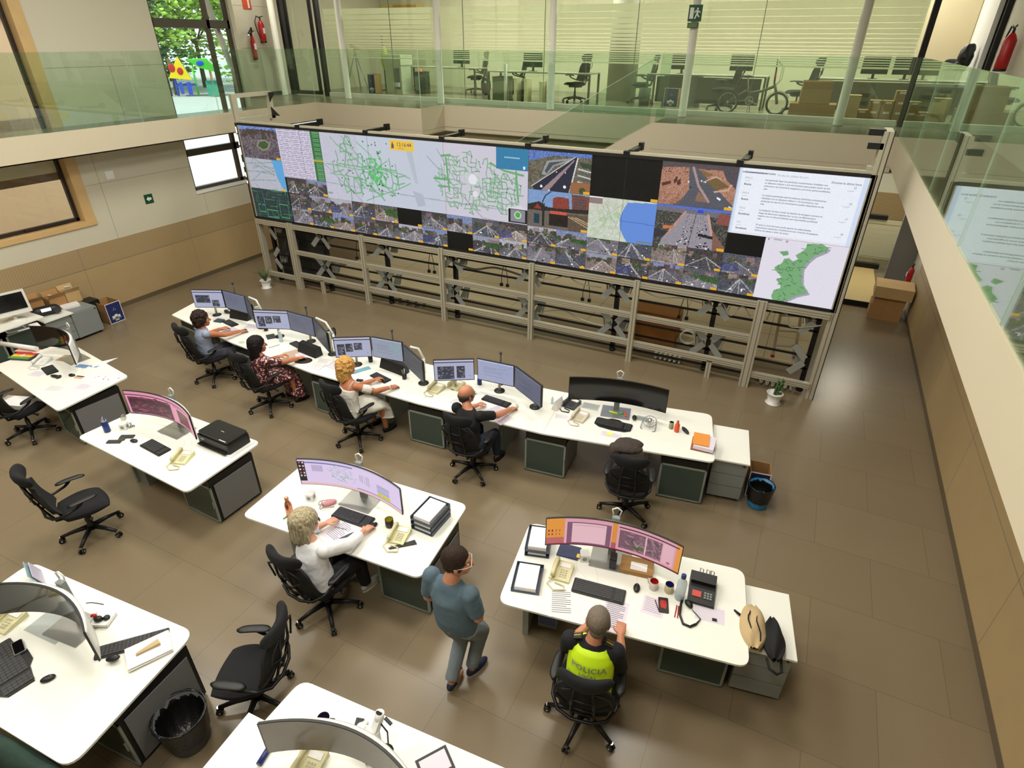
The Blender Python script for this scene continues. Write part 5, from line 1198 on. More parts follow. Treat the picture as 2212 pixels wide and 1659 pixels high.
drawer_unit('grey drawer unit with white top carrying the beige and black bag', 12.16, -5.98, R(9.5), 0.44, 0.66, 0.64)
drawer_unit('grey drawer unit with white top half under the bottom desk', 8.79, -8.98, R(3), 0.38, 0.55, 0.66)
# computer tower box under the police desk
mb = MB(); mb.box(-0.1, -0.2, 0.0, 0.1, 0.2, 0.44); mb.m = 1; mb.box(-0.085, -0.206, 0.05, 0.085, -0.2, 0.4)
place(mb, [GREYM, mat('tower_blue', (90, 104, 150), 0.3)], 'computer_tower', 'grey-blue computer tower under the police desk', 'computer', (10.13, -5.95, 0), R(9.5))
mb = MB(); mb.box(-0.1, -0.2, 0.0, 0.1, 0.2, 0.42); place(mb, GREYM, 'computer_tower', 'grey computer tower under the desk with the pink monitor', 'computer', (4.35, -6.3, 0), R(-3))
mb = MB(); mb.box(-0.2, -0.01, 0.0, 0.2, 0.01, 0.3); place(mb, GREYM, 'modesty_panel', 'small grey panel under the desk with the pink monitor', 'panel', (4.6, -6.0, 0.3), R(-3))

# ------------------------------------------------------------------ curved monitors
def ui_blonde(w=150, h=44):
    p = Pic(w, h, (222, 204, 236)); g = np.random.default_rng(2); p.rect(0, 0, .055, .86, (30, 18, 34)); p.rect(.055, .1, .48, .14, (110, 110, 160)); p.rect(0, .92, 1, 1, (232, 190, 190)); p.rect(0, 0, 1, .06, (210, 196, 232))
    for i in range(5):
        for j in range(2): p.rect(.01 + .022 * j, .1 + .13 * i, .022 + .022 * j, .17 + .13 * i, (220, 200, 190) if (i + j) % 3 else (190, 90, 110))
    p.rect(.11, .2, .2, .45, (188, 176, 206))
    for i in range(70):
        a = g.uniform(0, 6.28); r = g.uniform(.2, 1); x, y = .37 + .13 * r * math.cos(a), .5 + .34 * r * math.sin(a); p.line([(x, y), (x + g.uniform(-.04, .04), y + g.uniform(-.12, .12))], .012, (150, 190, 176) if i % 2 else (176, 186, 200), .7)
    p.rect(.5, .06, .503, .95, (180, 170, 210)); p.rect(.503, .86, 1, .88, (70, 60, 100))
    for k in range(5): p.rect(.54 + .022 * k, .28, .552 + .022 * k, .55 + .03 * k, (186, 180, 206))
    for k in range(5): p.rect(.72, .42 + .06 * k, .86, .455 + .06 * k, (160, 160, 196))
    p.rect(.72, .73, .87, .83, (206, 204, 40)); return p
def ui_police(w=160, h=46):
    p = Pic(w, h, (216, 156, 170)); g = np.random.default_rng(4); p.rect(0, 0, .13, 1, (224, 148, 62)); p.rect(0, .72, .13, 1, (186, 104, 104)); p.rect(.96, 0, 1, 1, (222, 150, 70)); p.rect(.49, 0, .525, 1, (214, 140, 60)); p.rect(.49, .75, .525, 1, (170, 90, 100))
    for i in range(4):
        for j in range(2): p.rect(.014 + .026 * i, .42 + .14 * j, .024 + .026 * i, .49 + .14 * j, (150, 60, 60))
    p.rect(.14, .1, .485, .95, (232, 170, 184)); p.rect(.15, .14, .48, .98, (128, 88, 110)); p.rect(.185, .18, .445, .92, (226, 184, 192)); p.rect(.2, .24, .43, .27, (196, 150, 166)); p.rect(0, .95, 1, 1, (120, 40, 60))
    p.rect(.54, .08, .98, .12, (80, 40, 60)); p.rect(.545, .2, .74, .86, (120, 86, 100)); p.rect(.75, .2, .86, .86, (120, 86, 100)); p.rect(.645, .58, .74, .84, (100, 92, 76))
    for i in range(60):
        x, y = g.uniform(.55, .86), g.uniform(.2, .84); c = g.uniform(50, 190); p.line([(x, y), (min(.86, x + g.uniform(.0, .05)), min(.86, y + g.uniform(-.1, .2)))], .02, (c, c * .8, c * .85), .7)
    p.rect(.742, .2, .748, .86, (232, 190, 200)); p.rect(.87, .16, .95, .9, (224, 176, 186)); p.disc(.92, .8, .04, (180, 100, 110)); return p
def ui_pink(w=140, h=44):
    p = Pic(w, h, (226, 150, 178)); g = np.random.default_rng(6); p.rect(0, .12, 1, .15, (110, 60, 80)); p.rect(.02, .22, .56, .96, (92, 52, 66))
    for i in range(150):
        x, y = g.uniform(.03, .55), g.uniform(.22, .95); c = g.uniform(50, 170); p.line([(x, y), (min(.55, x + g.uniform(0, .06)), y + g.uniform(-.03, .03))], .022, (c, c * .55, c * .66), .8)
    p.rect(.03, .3, .54, .5, (60, 28, 40), .45); p.rect(.61, .2, 1, .23, (120, 60, 84)); p.rect(.66, .3, .9, .92, (100, 70, 76))
    for i in range(40):
        x, y = g.uniform(.67, .89), g.uniform(.34, .9); p.disc(x, y, .04, (g.uniform(90, 170), g.uniform(60, 90), 62), .8)
    p.rect(.0, .97, 1, 1, (60, 20, 40)); return p
MG = 'curved ultrawide monitors'
def cm(lab, L, Rr, z, **k): return curved_monitor(lab, at(*L, z), at(*Rr, z), z, **k)
cm('curved monitor with an orange and pink screen on the police desk', (1177, 1178), (1465, 1242), 0.90, pic=ui_police())
cm('curved monitor with a lilac map screen in front of the woman in the white blouse', (651, 1046), (870, 1113), 0.90, pic=ui_blonde())
cm('curved monitor with a pink camera image next to the black printer', (283, 893), (424, 950), 0.90, pic=ui_pink())
cm('dark switched-off curved monitor at the aisle end of the control row', (1227, 863), (1438, 893), 0.92, sag=0.1)
GREFL = mat('off_display_gloss', (26, 20, 18), 0.08)
curved_monitor('dark curved monitor above the rainbow-striped book, seen from the side', at(82, 748, 0.9), at(82, 748, 0.9) + Vector((1.2, -0.12, 0)), 0.9, off=GREFL, slim=None, sag=0.2)
curved_monitor('dark curved monitor seen edge-on on the desk with the two keyboards', at(214, 1430, 0.9) - Vector((1.3, 0.16, 0)), at(214, 1430, 0.9), 0.9, off=GREFL, sag=0.22)
curved_monitor('grey curved monitor rising over the bottom edge desk', at(578, 1627, 0.9), at(578, 1627, 0.9) + Vector((1.28, 0.1, 0)), 0.9, off=mat('off_display_reflection', (120, 112, 108), 0.15, 0.2), slim=None, sag=0.2, stand=False)  # grey reflection on the switched-off screen is put into its colour

# ------------------------------------------------------------------ flat monitors of the row
def ui_cam(w, h, sd, n=3, col=(172, 176, 202)):
    p = Pic(w, h, col); g = np.random.default_rng(sd); p.rect(0, 0, 1, .06, (196, 192, 214)); p.rect(0, .09, 1, .12, (60, 50, 60)); boxes = {2: [(.07, .3, .5, .95), (.56, .3, .78, .92)], 3: [(.06, .32, .27, .92), (.3, .3, .5, .74), (.54, .28, .76, .66)], 1: [(.08, .28, .55, .74), (.6, .56, .84, .96)]}[n]
    for (a, b, c, d) in boxes:
        p.rect(a, b, c, d, (58, 60, 74))
        for i in range(40): x, y = g.uniform(a, c), g.uniform(b, d); q = g.uniform(40, 170); p.rect(x, y, min(c, x + .05), min(d, y + .06), (q, q, q * 1.05), .6)
    p.disc(.9, .8, .02, (120, 130, 180)); return p
def ui_grey(w, h, sd, tone=(112, 116, 136), mapc=None):
    p = Pic(w, h, tone); g = np.random.default_rng(sd); p.rect(0, 0, 1, .05, tuple(c * 1.25 for c in tone)); p.noise(3, g)
    for i in range(6): y = .3 + .08 * i; p.rect(.15, y, .15 + g.uniform(.3, .6), y + .02, tuple(c * .85 for c in tone))
    if mapc:
        for i in range(40): p.disc(g.uniform(.6, .95), g.uniform(.1, .7), .04, mapc, .4)
    return p
def q5(x, y): return (x / 5.03 + 560, y / 5.03 + 640)
def q6(x, y): return (x / 5.03 + 900, y / 5.03 + 740)
def q3(x, y): return (x / 6.636 + 350, y / 6.636 + 600)
fl_ = [('camera window monitor of the balding man, first of his three', q6(190, 418), q6(635, 405), ui_cam(80, 46, 1, 2)), ('pale map monitor in the middle of the balding man\'s three', q6(658, 398), q6(1062, 485), ui_grey(80, 46, 2, (160, 166, 196), (140, 156, 200))), ('dim grey monitor angled on the balding man\'s mouse side', q6(1062, 485), q6(1350, 712), ui_grey(70, 40, 3, (92, 96, 118))),
       ('camera window monitor of the blonde woman, first of her three', q5(828, 668), q5(1235, 655), ui_cam(80, 46, 4, 3)), ('grey-green map monitor in the middle of the blonde woman\'s three', q5(1235, 655), q5(1575, 720), ui_grey(80, 46, 5, (150, 156, 176), (120, 180, 160))), ('dark angled monitor on the blonde woman\'s mouse side', q5(1580, 745), q5(1790, 943), ui_grey(70, 40, 6, (66, 68, 76))),
       ('camera window monitor of the floral dress woman, first of her three', q3(1355, 725), q3(1855, 745), ui_cam(80, 46, 7, 3)), ('grey monitor in the middle of the floral dress woman\'s three', q5(340, 365), q5(615, 445), ui_grey(80, 46, 8, (104, 106, 122))), ('dark angled monitor on the floral dress woman\'s mouse side', q5(615, 445), q5(765, 617), ui_grey(70, 40, 9, (60, 62, 70))),
       ('camera window monitor of the curly-haired woman, first of her three', q3(475, 425), q3(922, 432), ui_cam(80, 46, 10, 1)), ('grey monitor in the middle of the curly-haired woman\'s three', q3(922, 432), q3(1240, 522), ui_grey(80, 46, 11, (104, 108, 128))), ('dark monitor seen nearly edge-on beside the curly-haired woman', q3(1240, 522), q3(1335, 650), ui_grey(70, 40, 12, (48, 50, 58)))]
for lab, a, b, p in fl_:
    A, B = at(*a, 0.95), at(*b, 0.95); d = (B - A).normalized() * 0.006; flat_monitor(lab, (A + d)[:2], (B - d)[:2], 0.95, p)
# black speaker bars standing under the middle monitors
for lab, u, v, w_, ang in (('black document slope under the blonde woman\'s monitors', 850, 800, 0.5, -8), ('black document slope under the floral dress woman\'s monitors', 668, 764, 0.45, -8), ('black document slope under the curly-haired woman\'s monitors', 520, 688, 0.42, 5)):
    c = D(u, v); mb = MB(); P = [(-w_ / 2, -0.06, 0), (w_ / 2, -0.06, 0), (w_ / 2, 0.1, 0), (-w_ / 2, 0.1, 0), (-w_ / 2, 0.0, 0.15), (w_ / 2, 0.0, 0.15), (w_ / 2, 0.08, 0.16), (-w_ / 2, 0.08, 0.16)]
    mb._add(P, [(0, 3, 2, 1), (4, 5, 6, 7), (0, 1, 5, 4), (1, 2, 6, 5), (2, 3, 7, 6), (3, 0, 4, 7)]); place(mb, BLACK, 'document_slope', lab, 'document holder', (c.x, c.y, DZ), R(ang), 'document slopes')
# white monitor-arm rails behind the stations
for lab, a, b in (('white jointed arm behind the curly-haired woman\'s monitors', q3(1190, 290), q3(1370, 470)), ('white jointed arm behind the floral dress woman\'s monitors', q5(575, 245), q5(760, 420)), ('white jointed arm behind the blonde woman\'s monitors', q5(1595, 560), q5(1745, 685))):
    A, B = at(*a, 1.2), at(*b, 1.0); o = Vector(((A.x + B.x) / 2, (A.y + B.y) / 2 + 0.0, DZ)); mb = MB(); off = Vector((0.03, 0.06, 0))
    mb.tube([A - o + off, (A + B) / 2 - o + off + Vector((0.02, 0.02, 0.06)), B - o + off], 0.018, 8); mb.cyl(tuple(B - o + off), (B.x - o.x + off.x, B.y - o.y + off.y, 0.0), 0.02, n=8); place(mb, WHITEP, 'jointed_support', lab, 'support arm', o, 0, 'jointed supports')
for lab, u, v, h in (('thin dark antenna post behind the curly-haired woman\'s monitors', 519, 680, 0.62), ('thin dark antenna post behind the floral dress woman\'s monitors', 671, 722, 0.5), ('thin dark antenna post behind the blonde woman\'s monitors', 853, 776, 0.5), ('thin dark antenna post behind the balding man\'s monitors', 1082, 830, 0.52)):
    c = D(u, v); mb = MB(); mb.cyl((0, 0, 0), (0, 0, h), 0.012, n=8); mb.cyl((0, 0, h), (0, 0, h + 0.03), 0.022, n=8); mb.cyl((0, 0, 0), (0, 0, 0.01), 0.04, n=12); place(mb, DARKG, 'antenna_post', lab, 'post', (c.x, c.y, DZ), 0, 'antenna posts')

# ------------------------------------------------------------------ chairs (hub x, y, facing)
chair('black chair of the curly-haired woman', 2.84, -4.04, 78)
chair('black chair of the woman in the floral dress', 4.42, -4.3, 82)
chair('black chair of the blonde woman with bare shoulders', 6.3, -4.38, 80)
chair('black chair of the balding man in black', 8.22, -4.28, 90)
c5 = chair('empty black chair pushed under the dark monitor\'s desk', 10.38, -4.13, 100)
chair('black chair of the woman in the white blouse', 7.99, -6.98, 86)
chair('black chair of the police officer', 10.83, -6.88, 101)
chair('empty black chair turned towards the desk with the black printer', 4.66, -7.39, 72)
chair('empty black chair beside the big waste bin, its back to the standing man', 8.12, -8.06, 205)
chair('empty black chair with a white box on it, by the hearts paper desk', 1.76, -6.5, 100)
chair('black chair half hidden at the corner with the green jacket', 6.75, -9.75, 92)

# ------------------------------------------------------------------ police desk items
th = R(9.5)
keyboard('black keyboard with white edge in front of the police officer', D(1293, 1278), th - 0.03, 0.5, 0.17, False)
mouse('black mouse beside the police officer\'s keyboard', D(1375, 1272), th + PI / 2)
phone('cream telephone beside the document trays on the police desk', D(1213, 1238), th - 0.05)
binder_stack('tall paper tray stack at the far corner of the police desk', D(1164, 1178), th + 0.12, 2)
binder_stack('low paper tray with a stapled table print on the police desk', D(1140, 1252), th + 0.1, 1, 0.27, 0.34)
paper('white printed sheets with a dark bar next to the police keyboard', D(1213, 1300), th + 0.22, 0.23, 0.34, lines=12)
paper('lilac printed sheet beside the officer\'s head', D(1326, 1330), th - 0.08, 0.22, 0.36, PAPERP, lines=14)
paper('small lilac note under the red-screen phone', D(1411, 1310), th - 0.1, 0.2, 0.21, PAPERP, lines=8)
paper('blank lilac sheet held by a black clip', D(1533, 1327), th - 0.02, 0.26, 0.17, PAPERP, lines=0)
c = D(1543, 1340); mb = MB(); mb.box(-0.02, -0.012, 0, 0.02, 0.012, 0.012); place(mb, BLACK, 'binder_clip', 'black clip on the blank lilac sheet', 'clip', (c.x, c.y, DZ + 0.001), th)
c = D(1433, 1308); t = thing('smartphone', 'black smartphone with a red screen image', 'phone', (c.x, c.y, DZ + 0.001), th + 0.12); mb = MB(); mb.prism(rrect(-0.045, -0.085, 0.045, 0.085, 0.01), 0, 0.009); obj('case', mb, BLACK, t)
mb = MB(); mb.prism([(-0.025, -0.03), (0.02, -0.045), (0.03, 0.0), (0.025, 0.05), (-0.02, 0.055), (-0.03, 0.02)], 0.009, 0.0095); obj('screen_image', mb, RED, t)
mug('clear mug with red lip and handle', D(1411, 1270), mat('clear_mug', (206, 200, 190), 0.2), RED, th + PI * 0.8, group='mugs of the police desk')
mug('clear mug with blue lip', D(1444, 1277), mat('beige_mug', (190, 182, 140), 0.3), mat('blue_lip', (30, 34, 110), 0.3), None, group='mugs of the police desk')
WATER = mat('water_bottle', (196, 214, 226), 0.12, alpha=0.55)
bottle('large clear water bottle with blue cap', D(1467, 1292), WATER, BLUE, 0.31, 0.045)
t = thing('desk_radio', 'black desktop radio set with red display', 'radio', tuple(D(1515, 1280)), th - 0.06)
mb = MB(); P = [(-0.12, -0.16, 0), (0.12, -0.16, 0), (0.12, 0.16, 0), (-0.12, 0.16, 0), (-0.12, -0.16, 0.03), (0.12, -0.16, 0.03), (0.12, 0.16, 0.1), (-0.12, 0.16, 0.1)]
mb._add(P, [(0, 3, 2, 1), (4, 5, 6, 7), (0, 1, 5, 4), (1, 2, 6, 5), (2, 3, 7, 6), (3, 0, 4, 7)]); obj('case', mb, BLACK, t)
mb = MB(); mb.cbox((-0.045, -0.075, 0.055), (0.08, 0.06, 0.006), 0, 0.215); obj('display', mb, mat('radio_red', (20, 5, 5), 0.4, emit=(232, 74, 60), estr=0.8), t, 'red lit display')
mb = MB(); 
for i in range(3):
    for j in range(3): mb.cbox((0.03 + i * 0.026, -0.1 + j * 0.024, 0.05 + 0.005 * j), (0.018, 0.016, 0.008), 0, 0.215)
obj('keypad', mb, GREYM, t)
mb = MB(); mb.cbox((0, 0.05, 0.1), (0.22, 0.05, 0.05), 0, 0.2); obj('handset_cradle', mb, BLACK, t)
mb = MB()
for s in (-0.04, 0.02, 0.06): mb.tube([(s, 0.15, 0.08), (s, 0.19, 0.12), (s + 0.03, 0.2, 0.1), (s + 0.03, 0.16, 0.03)], 0.004, 5)
obj('antenna_lead', mb, BLACK, t)
t = thing('radio_microphone', 'black hand microphone with thick looped lead', 'microphone', tuple(D(1487, 1308)), th)
mb = MB(); mb.ell((0, 0, 0.025), (0.03, 0.05, 0.025), 12, 8, Matrix.Rotation(0.7, 3, 'Z')); obj('body', mb, BLACK, t)
o = D(1487, 1308); pts = [D(u, v) - o + Vector((0, 0, 0.012)) for u, v in ((1477, 1292), (1470, 1305), (1463, 1325), (1466, 1345), (1480, 1353), (1494, 1350), (1507, 1341), (1500, 1330), (1493, 1320))]
mb = MB(); mb.tube(pts[:6], [0.011] * 6, 8); mb.tube(pts[5:], [0.009, 0.005, 0.004, 0.004], 6); obj('coiled_lead', mb, BLACK, t)
pen('red pen beside the red-screen phone', D(1415, 1297), D(1424, 1322), mat('pen_maroon', (90, 20, 30), 0.4)); pen('first of the two red pens near the water bottle', D(1462, 1308), D(1457, 1334), RED); pen('second of the two red pens, closer to the microphone', D(1466, 1310), D(1463, 1336), RED)
c = D(1229, 1193); t = thing('notebook', 'dark blue notebook with yellow tab behind the cream telephone', 'notebook', tuple(c), th - 0.05); mb = MB(); mb.box(-0.11, -0.085, 0, 0.11, 0.085, 0.02); obj('cover', mb, mat('navy_cover', (44, 52, 88), 0.5), t)
mb = MB(); mb.box(0.09, -0.06, 0.02, 0.13, -0.01, 0.024); obj('tab', mb, mat('tab_yellow', (230, 190, 90), 0.6), t)
power_cube('white power cube behind the police monitor', D(1262, 1208), 0.4)
c = D(1375, 1228); mb = MB(); mb.box(-0.16, -0.1, 0, 0.16, 0.1, 0.05); mb.m = 1; mb.box(-0.06, -0.07, 0.05, 0.1, 0.03, 0.052); place(mb, [CARD, PAPER], 'parcel', 'brown parcel with white label behind the police monitor', 'parcel', tuple(c), th)
c = D(1323, 1225); mb = MB(); mb.box(-0.03, -0.035, 0, 0.03, 0.035, 0.17); mb.box(-0.033, -0.04, 0.05, 0.033, 0.04, 0.13); place(mb, BLACK, 'cordless_handset', 'black upright radio handset under the police monitor', 'handset', tuple(c), th)
wire('grey looped cable under the police monitor', [D(1360, 1240), D(1345, 1238), D(1352, 1228), D(1372, 1235), D(1376, 1262)]); wire('grey cable loop near the power cube', [D(1244, 1215), D(1250, 1232), D(1285, 1262), D(1290, 1245), D(1285, 1228)])
# bag
bg = thing('shoulder_bag', 'beige bag with dark wavy piping slumped on the drawer unit', 'bag', tuple(at(1645, 1375, 0.665)), R(9.5))
mb = MB(); BE = mat('bag_beige', (196, 170, 128), 0.8, bump=0.2, bscale=60); BB = mat('bag_black', (14, 13, 15), 0.8)
def bagp(u, v): a = 2 * PI * u; t_ = v; r = math.sin(PI * min(0.98, max(0.02, t_))) ** 0.45; return (-0.09 + 0.115 * r * math.cos(a), -0.22 + 0.46 * t_ + 0.01 * math.sin(5 * a), max(0.0, 0.085 + 0.085 * r * math.sin(a) + 0.012 * math.sin(3 * a + 7 * t_)))
mb.grid(bagp, 22, 14); obj('body', mb, BE, bg)
mb = MB()
def bagp2(u, v): a = 2 * PI * u; t_ = v; r = math.sin(PI * min(0.98, max(0.02, t_))) ** 0.5; return (0.08 + 0.11 * r * math.cos(a) * (1 - 0.3 * t_), -0.27 + 0.44 * t_, max(0.0, 0.07 + 0.07 * r * math.sin(a) + 0.015 * math.sin(4 * a + 5 * t_)))
mb.grid(bagp2, 22, 14); obj('flap', mb, BB, bg, 'black side of the bag')
mb = MB()
for x0 in (-0.13, -0.06): mb.tube([(x0 + 0.018 * math.sin(k * 1.1), -0.2 + 0.05 * k, 0.16 - 0.09 * abs(k - 4) ** 2 / 16 + 0.02) for k in range(9)], 0.006, 6)
obj('piping', mb, BB, bg)
mb = MB(); mb.tube([(0.02, -0.24, 0.03), (0.04, -0.33, 0.02), (0.1, -0.35, 0.0), (0.14, -0.32, 0.0), (0.14, -0.2, 0.03)], 0.012, 8); mb.tube([(-0.2, 0.1, 0.1), (-0.24, 0.16, 0.07)], 0.012, 6); obj('strap', mb, BB, bg)

# ------------------------------------------------------------------ white blouse woman's desk
tb = R(3)
keyboard('black keyboard under the white-bloused woman\'s hands', D(763, 1119), tb - 0.0, 0.47, 0.17)
phone('cream telephone beside the dark mug', D(862, 1160), tb + 0.12)
mug('dark mug with yellow-green inside', D(842, 1136), mat('mug_dark', (40, 34, 20), 0.4), mat('mug_lime', (170, 160, 40), 0.4), None, 0.045, 0.1)
binder_stack('grey tray stack full of white papers at the woman\'s desk corner', D(932, 1128), tb - 0.08, 3, 0.27, 0.36)
power_cube('white power cube beside the pink glasses case', D(672, 1078), 0.3)
c = D(712, 1090); t = thing('glasses_case', 'pink glasses case with spectacles leaning on it', 'glasses case', tuple(c), 0.9); mb = MB(); mb.ell((0, 0, 0.03), (0.085, 0.036, 0.03), 16, 10); obj('case', mb, mat('case_pink', (216, 150, 154), 0.6), t)
mb = MB(); 
for s in (-0.035, 0.035): mb.tube([(-0.1 + 0.0 * s, s, 0.03) if False else (-0.09 + 0.022 * math.cos(a), s + 0.026 * math.sin(a), 0.03 + 0.015 * math.cos(a)) for a in [2 * PI * k / 12 for k in range(12)]], 0.003, 5, closed=True)
for s in (-0.062, 0.062): mb.tube([(-0.09, s, 0.035), (0.04, s * 1.1, 0.01)], 0.003, 5)
obj('spectacles', mb, mat('specs_plum', (70, 22, 34), 0.4), t)
c = D(752, 1162); mb = MB(); mb.prism(rrect(-0.042, -0.085, 0.042, 0.085, 0.012), 0, 0.01); mb.m = 1; mb.prism(rrect(-0.038, -0.081, 0.038, 0.081, 0.01), 0.01, 0.0105); place(mb, [DARKG, mat('phone_glass', (46, 48, 50), 0.2)], 'smartphone', 'dark smartphone lying by the white sleeve', 'phone', tuple(c), R(-28))
paper('lilac printed form under the white-bloused woman\'s hand', D(733, 1148), tb - 0.3, 0.21, 0.3, PAPERP, lines=12)
c = D(628, 1115); t = thing('bottle', 'copper coloured metal bottle standing behind the blonde bob', 'bottle', tuple(c)); COP = mat('copper', (196, 130, 100), 0.22, 0.8); mb = MB(); mb.lathe((0, 0, 0), [(0.036, 0), (0.04, 0.01), (0.04, 0.16), (0.03, 0.2), (0.018, 0.225), (0.018, 0.235)], 18); obj('body', mb, COP, t); mb = MB(); mb.lathe((0, 0, 0.235), [(0.022, 0), (0.022, 0.03), (0.015, 0.035)], 14); obj('cap', mb, COP, t)
c = D(870, 1178); mb = MB(); mb._add([(-0.13, -0.07, 0.002), (-0.11, -0.085, 0.002), (0.14, 0.04, 0.002), (0.1, 0.09, 0.002), (-0.13, -0.07, 0.012), (-0.11, -0.085, 0.012), (0.14, 0.04, 0.012), (0.1, 0.09, 0.012)], [(3, 2, 1, 0), (4, 5, 6, 7), (0, 1, 5, 4), (1, 2, 6, 5), (2, 3, 7, 6), (3, 0, 4, 7)]); place(mb, BLACK, 'folding_fan', 'closed black hand fan beside the telephone', 'hand fan', tuple(c), R(15))
pen('green marker near the copper bottle', D(612, 1122), D(624, 1114), mat('marker_green', (120, 170, 90), 0.5), 0.008); pen('orange pencil near the copper bottle', D(618, 1112), D(630, 1108), ORANGE, 0.004); pen('dark pen behind the copper bottle', D(638, 1104), D(650, 1097), BLACK, 0.005)
pen('grey pen lying on the lilac form', D(724, 1139), D(748, 1144), GREYM, 0.004)
mouse('small mouse under the white-bloused woman\'s hand', D(806, 1137), tb + 1.2)
wire('grey mouse lead running under the lilac screen', [D(812, 1135), D(828, 1118), D(818, 1100), D(800, 1093), D(782, 1112)]); wire('white cable from the power cube', [D(680, 1075), D(694, 1063), D(708, 1070), D(716, 1072)])

# ------------------------------------------------------------------ desk with pink monitor
keyboard('compact black keyboard on the desk with the pink screen', D(336, 968), R(-5), 0.42, 0.17)
mouse('black mouse in front of the dark notepads', D(290, 954), R(10))
phone('cream telephone on the desk with the pink screen', D(395, 992), R(18))
c = D(233, 932); t = thing('bottle', 'blue metal drinking bottle', 'bottle', tuple(c)); BM = mat('bottle_blue', (28, 50, 120), 0.3, 0.2); mb = MB(); mb.lathe((0, 0, 0), [(0.036, 0), (0.04, 0.01), (0.04, 0.15), (0.035, 0.165)], 18); obj('body', mb, BM, t); mb = MB(); mb.lathe((0, 0, 0.165), [(0.035, 0), (0.03, 0.03), (0.012, 0.045), (0.012, 0.065)], 14); obj('cap', mb, STEEL, t); mb = MB(); mb.tube([(0.03, 0, 0.18), (0.035, 0, 0.22), (0, 0, 0.235), (-0.035, 0, 0.22), (-0.03, 0, 0.18)], 0.006, 6); obj('carry_loop', mb, BM, t)
for k, (u, v, a, lab) in enumerate(((247, 955, 28, 'dark notepad nearest the blue bottle, one of an overlapping pair'), (275, 944, 28, 'dark phone case touching the dark notepad'))):
    c = D(u, v); mb = MB(); mb.prism(rrect(-0.09, -0.035, 0.09, 0.035, 0.008), 0, 0.012); place(mb, DARKG, 'notepad', lab, 'notepad', (c.x, c.y, DZ + 0.0005 * k), R(a))
c = D(263, 950); mb = MB(); mb.prism(rrect(-0.03, -0.04, 0.03, 0.04, 0.008), 0, 0.014); place(mb, mat('wallet_olive', (70, 66, 46), 0.6), 'wallet', 'small olive wallet between the dark notepads', 'wallet', tuple(c), R(-50))
power_cube('white power cube beside the scissors and cables', D(270, 926), 0.5)
paper('white sheet in front of the pink screen', D(355, 934), R(-6), 0.24, 0.16, lines=5)
wire('grey cable curling near the keyboard of the pink screen', [D(305, 948), D(322, 944), D(330, 952), D(350, 942), D(372, 944), D(398, 950), D(395, 966), D(378, 966)])
wire('grey cable running out of the telephone', [D(408, 978), D(415, 965), D(412, 952)])
c = D(268, 905); mb = MB(); mb.cbox((0, 0, 0.03), (0.09, 0.04, 0.05), 0, 0.4); place(mb, STEEL, 'stapler', 'grey stapler at the far corner of the pink-screen desk', 'stapler', tuple(c), R(-40)); c = D(283, 918); 
t = thing('scissors', 'steel scissors beside the power cube', 'scissors', tuple(c), R(-25)); mb = MB(); mb.bar((-0.07, -0.012, 0.004), (0.03, 0.01, 0.004), 0.01, 0.003); mb.bar((-0.07, 0.012, 0.004), (0.03, -0.01, 0.004), 0.01, 0.003); obj('blade', mb, STEEL, t); mb = MB()
for s in (-1, 1): mb.tube([(0.055 + 0.022 * math.cos(a), s * 0.02 + 0.015 * math.sin(a), 0.005) for a in [2 * PI * k / 10 for k in range(10)]], 0.004, 5, closed=True)
obj('finger_ring', mb, BLACK, t)
# printer
pr = thing('printer', 'black flatbed printer with paper shelf on the desk corner', 'printer', (5.53, -6.0, DZ), R(-2))
mb = MB(); mb.prism(rrect(-0.29, -0.15, 0.29, 0.19, 0.03), 0, 0.13); obj('body', mb, BLACK, pr)
mb = MB(); mb.prism(rrect(-0.285, -0.13, 0.285, 0.185, 0.04), 0.132, 0.165); obj('scanner_lid', mb, mat('lid_black', (26, 26, 28), 0.25), pr)
mb = MB(); mb.box(-0.26, -0.19, 0.01, 0.26, -0.15, 0.02); obj('paper_shelf', mb, BLACK, pr); mb = MB(); mb.box(-0.21, -0.152, 0.09, -0.15, -0.15, 0.1); mb.box(0.12, -0.125, 0.165, 0.24, -0.115, 0.167); mb.box(-0.02, 0.02, 0.165, 0.04, 0.025, 0.1655); obj('printed_mark', mb, WHITEP, pr)
mb = MB(); mb.prism(rrect(-0.26, -0.17, 0.32, 0.22, 0.02), 0, 0.012); o = place(mb, WHITEP, 'paper_tray', 'white tray sheet beneath the black printer', 'tray', (5.55, -6.0, DZ), R(-2)); pr.location.z = DZ + 0.0125

# ------------------------------------------------------------------ control row items
for lab, u, v, a, w_ in (('black keyboard in front of the balding man', 1072, 868, -5, 0.44), ('black keyboard in front of the blonde woman', 822, 817, -14, 0.36), ('dark keyboard in front of the floral dress woman', 645, 747, -14, 0.36), ('black keyboard in front of the curly-haired woman', 498, 699, -12, 0.34)):
    keyboard(lab, D(u, v), R(a), w_, 0.14)
keyboard('curved black keyboard under the dark monitor of the control row', D(1325, 918), R(4), 0.5, 0.19, True)
mouse('black mouse resting on the curved keyboard\'s corner', D(1370, 906) , R(100), z=DZ + 0.018)
mouse('white mouse under the balding man\'s hand', D(1113, 880), R(70), m=WHITEP)
mouse('white mouse under the blonde woman\'s hand', D(852, 838), R(60), m=WHITEP); mouse('dark mouse under the floral dress woman\'s hand', D(650, 776), R(60)); mouse('dark mouse under the curly-haired woman\'s hand', D(527, 715), R(60))
c = D(655, 779); mb = MB(); mb.ell((0, 0, 0.002), (0.15, 0.11, 0.003), 24, 4); place(mb, mat('mousepad_dark', (48, 36, 28), 0.8), 'mouse_pad', 'round dark mouse pad under the floral dress woman\'s hand', 'mouse pad', tuple(c), R(20))
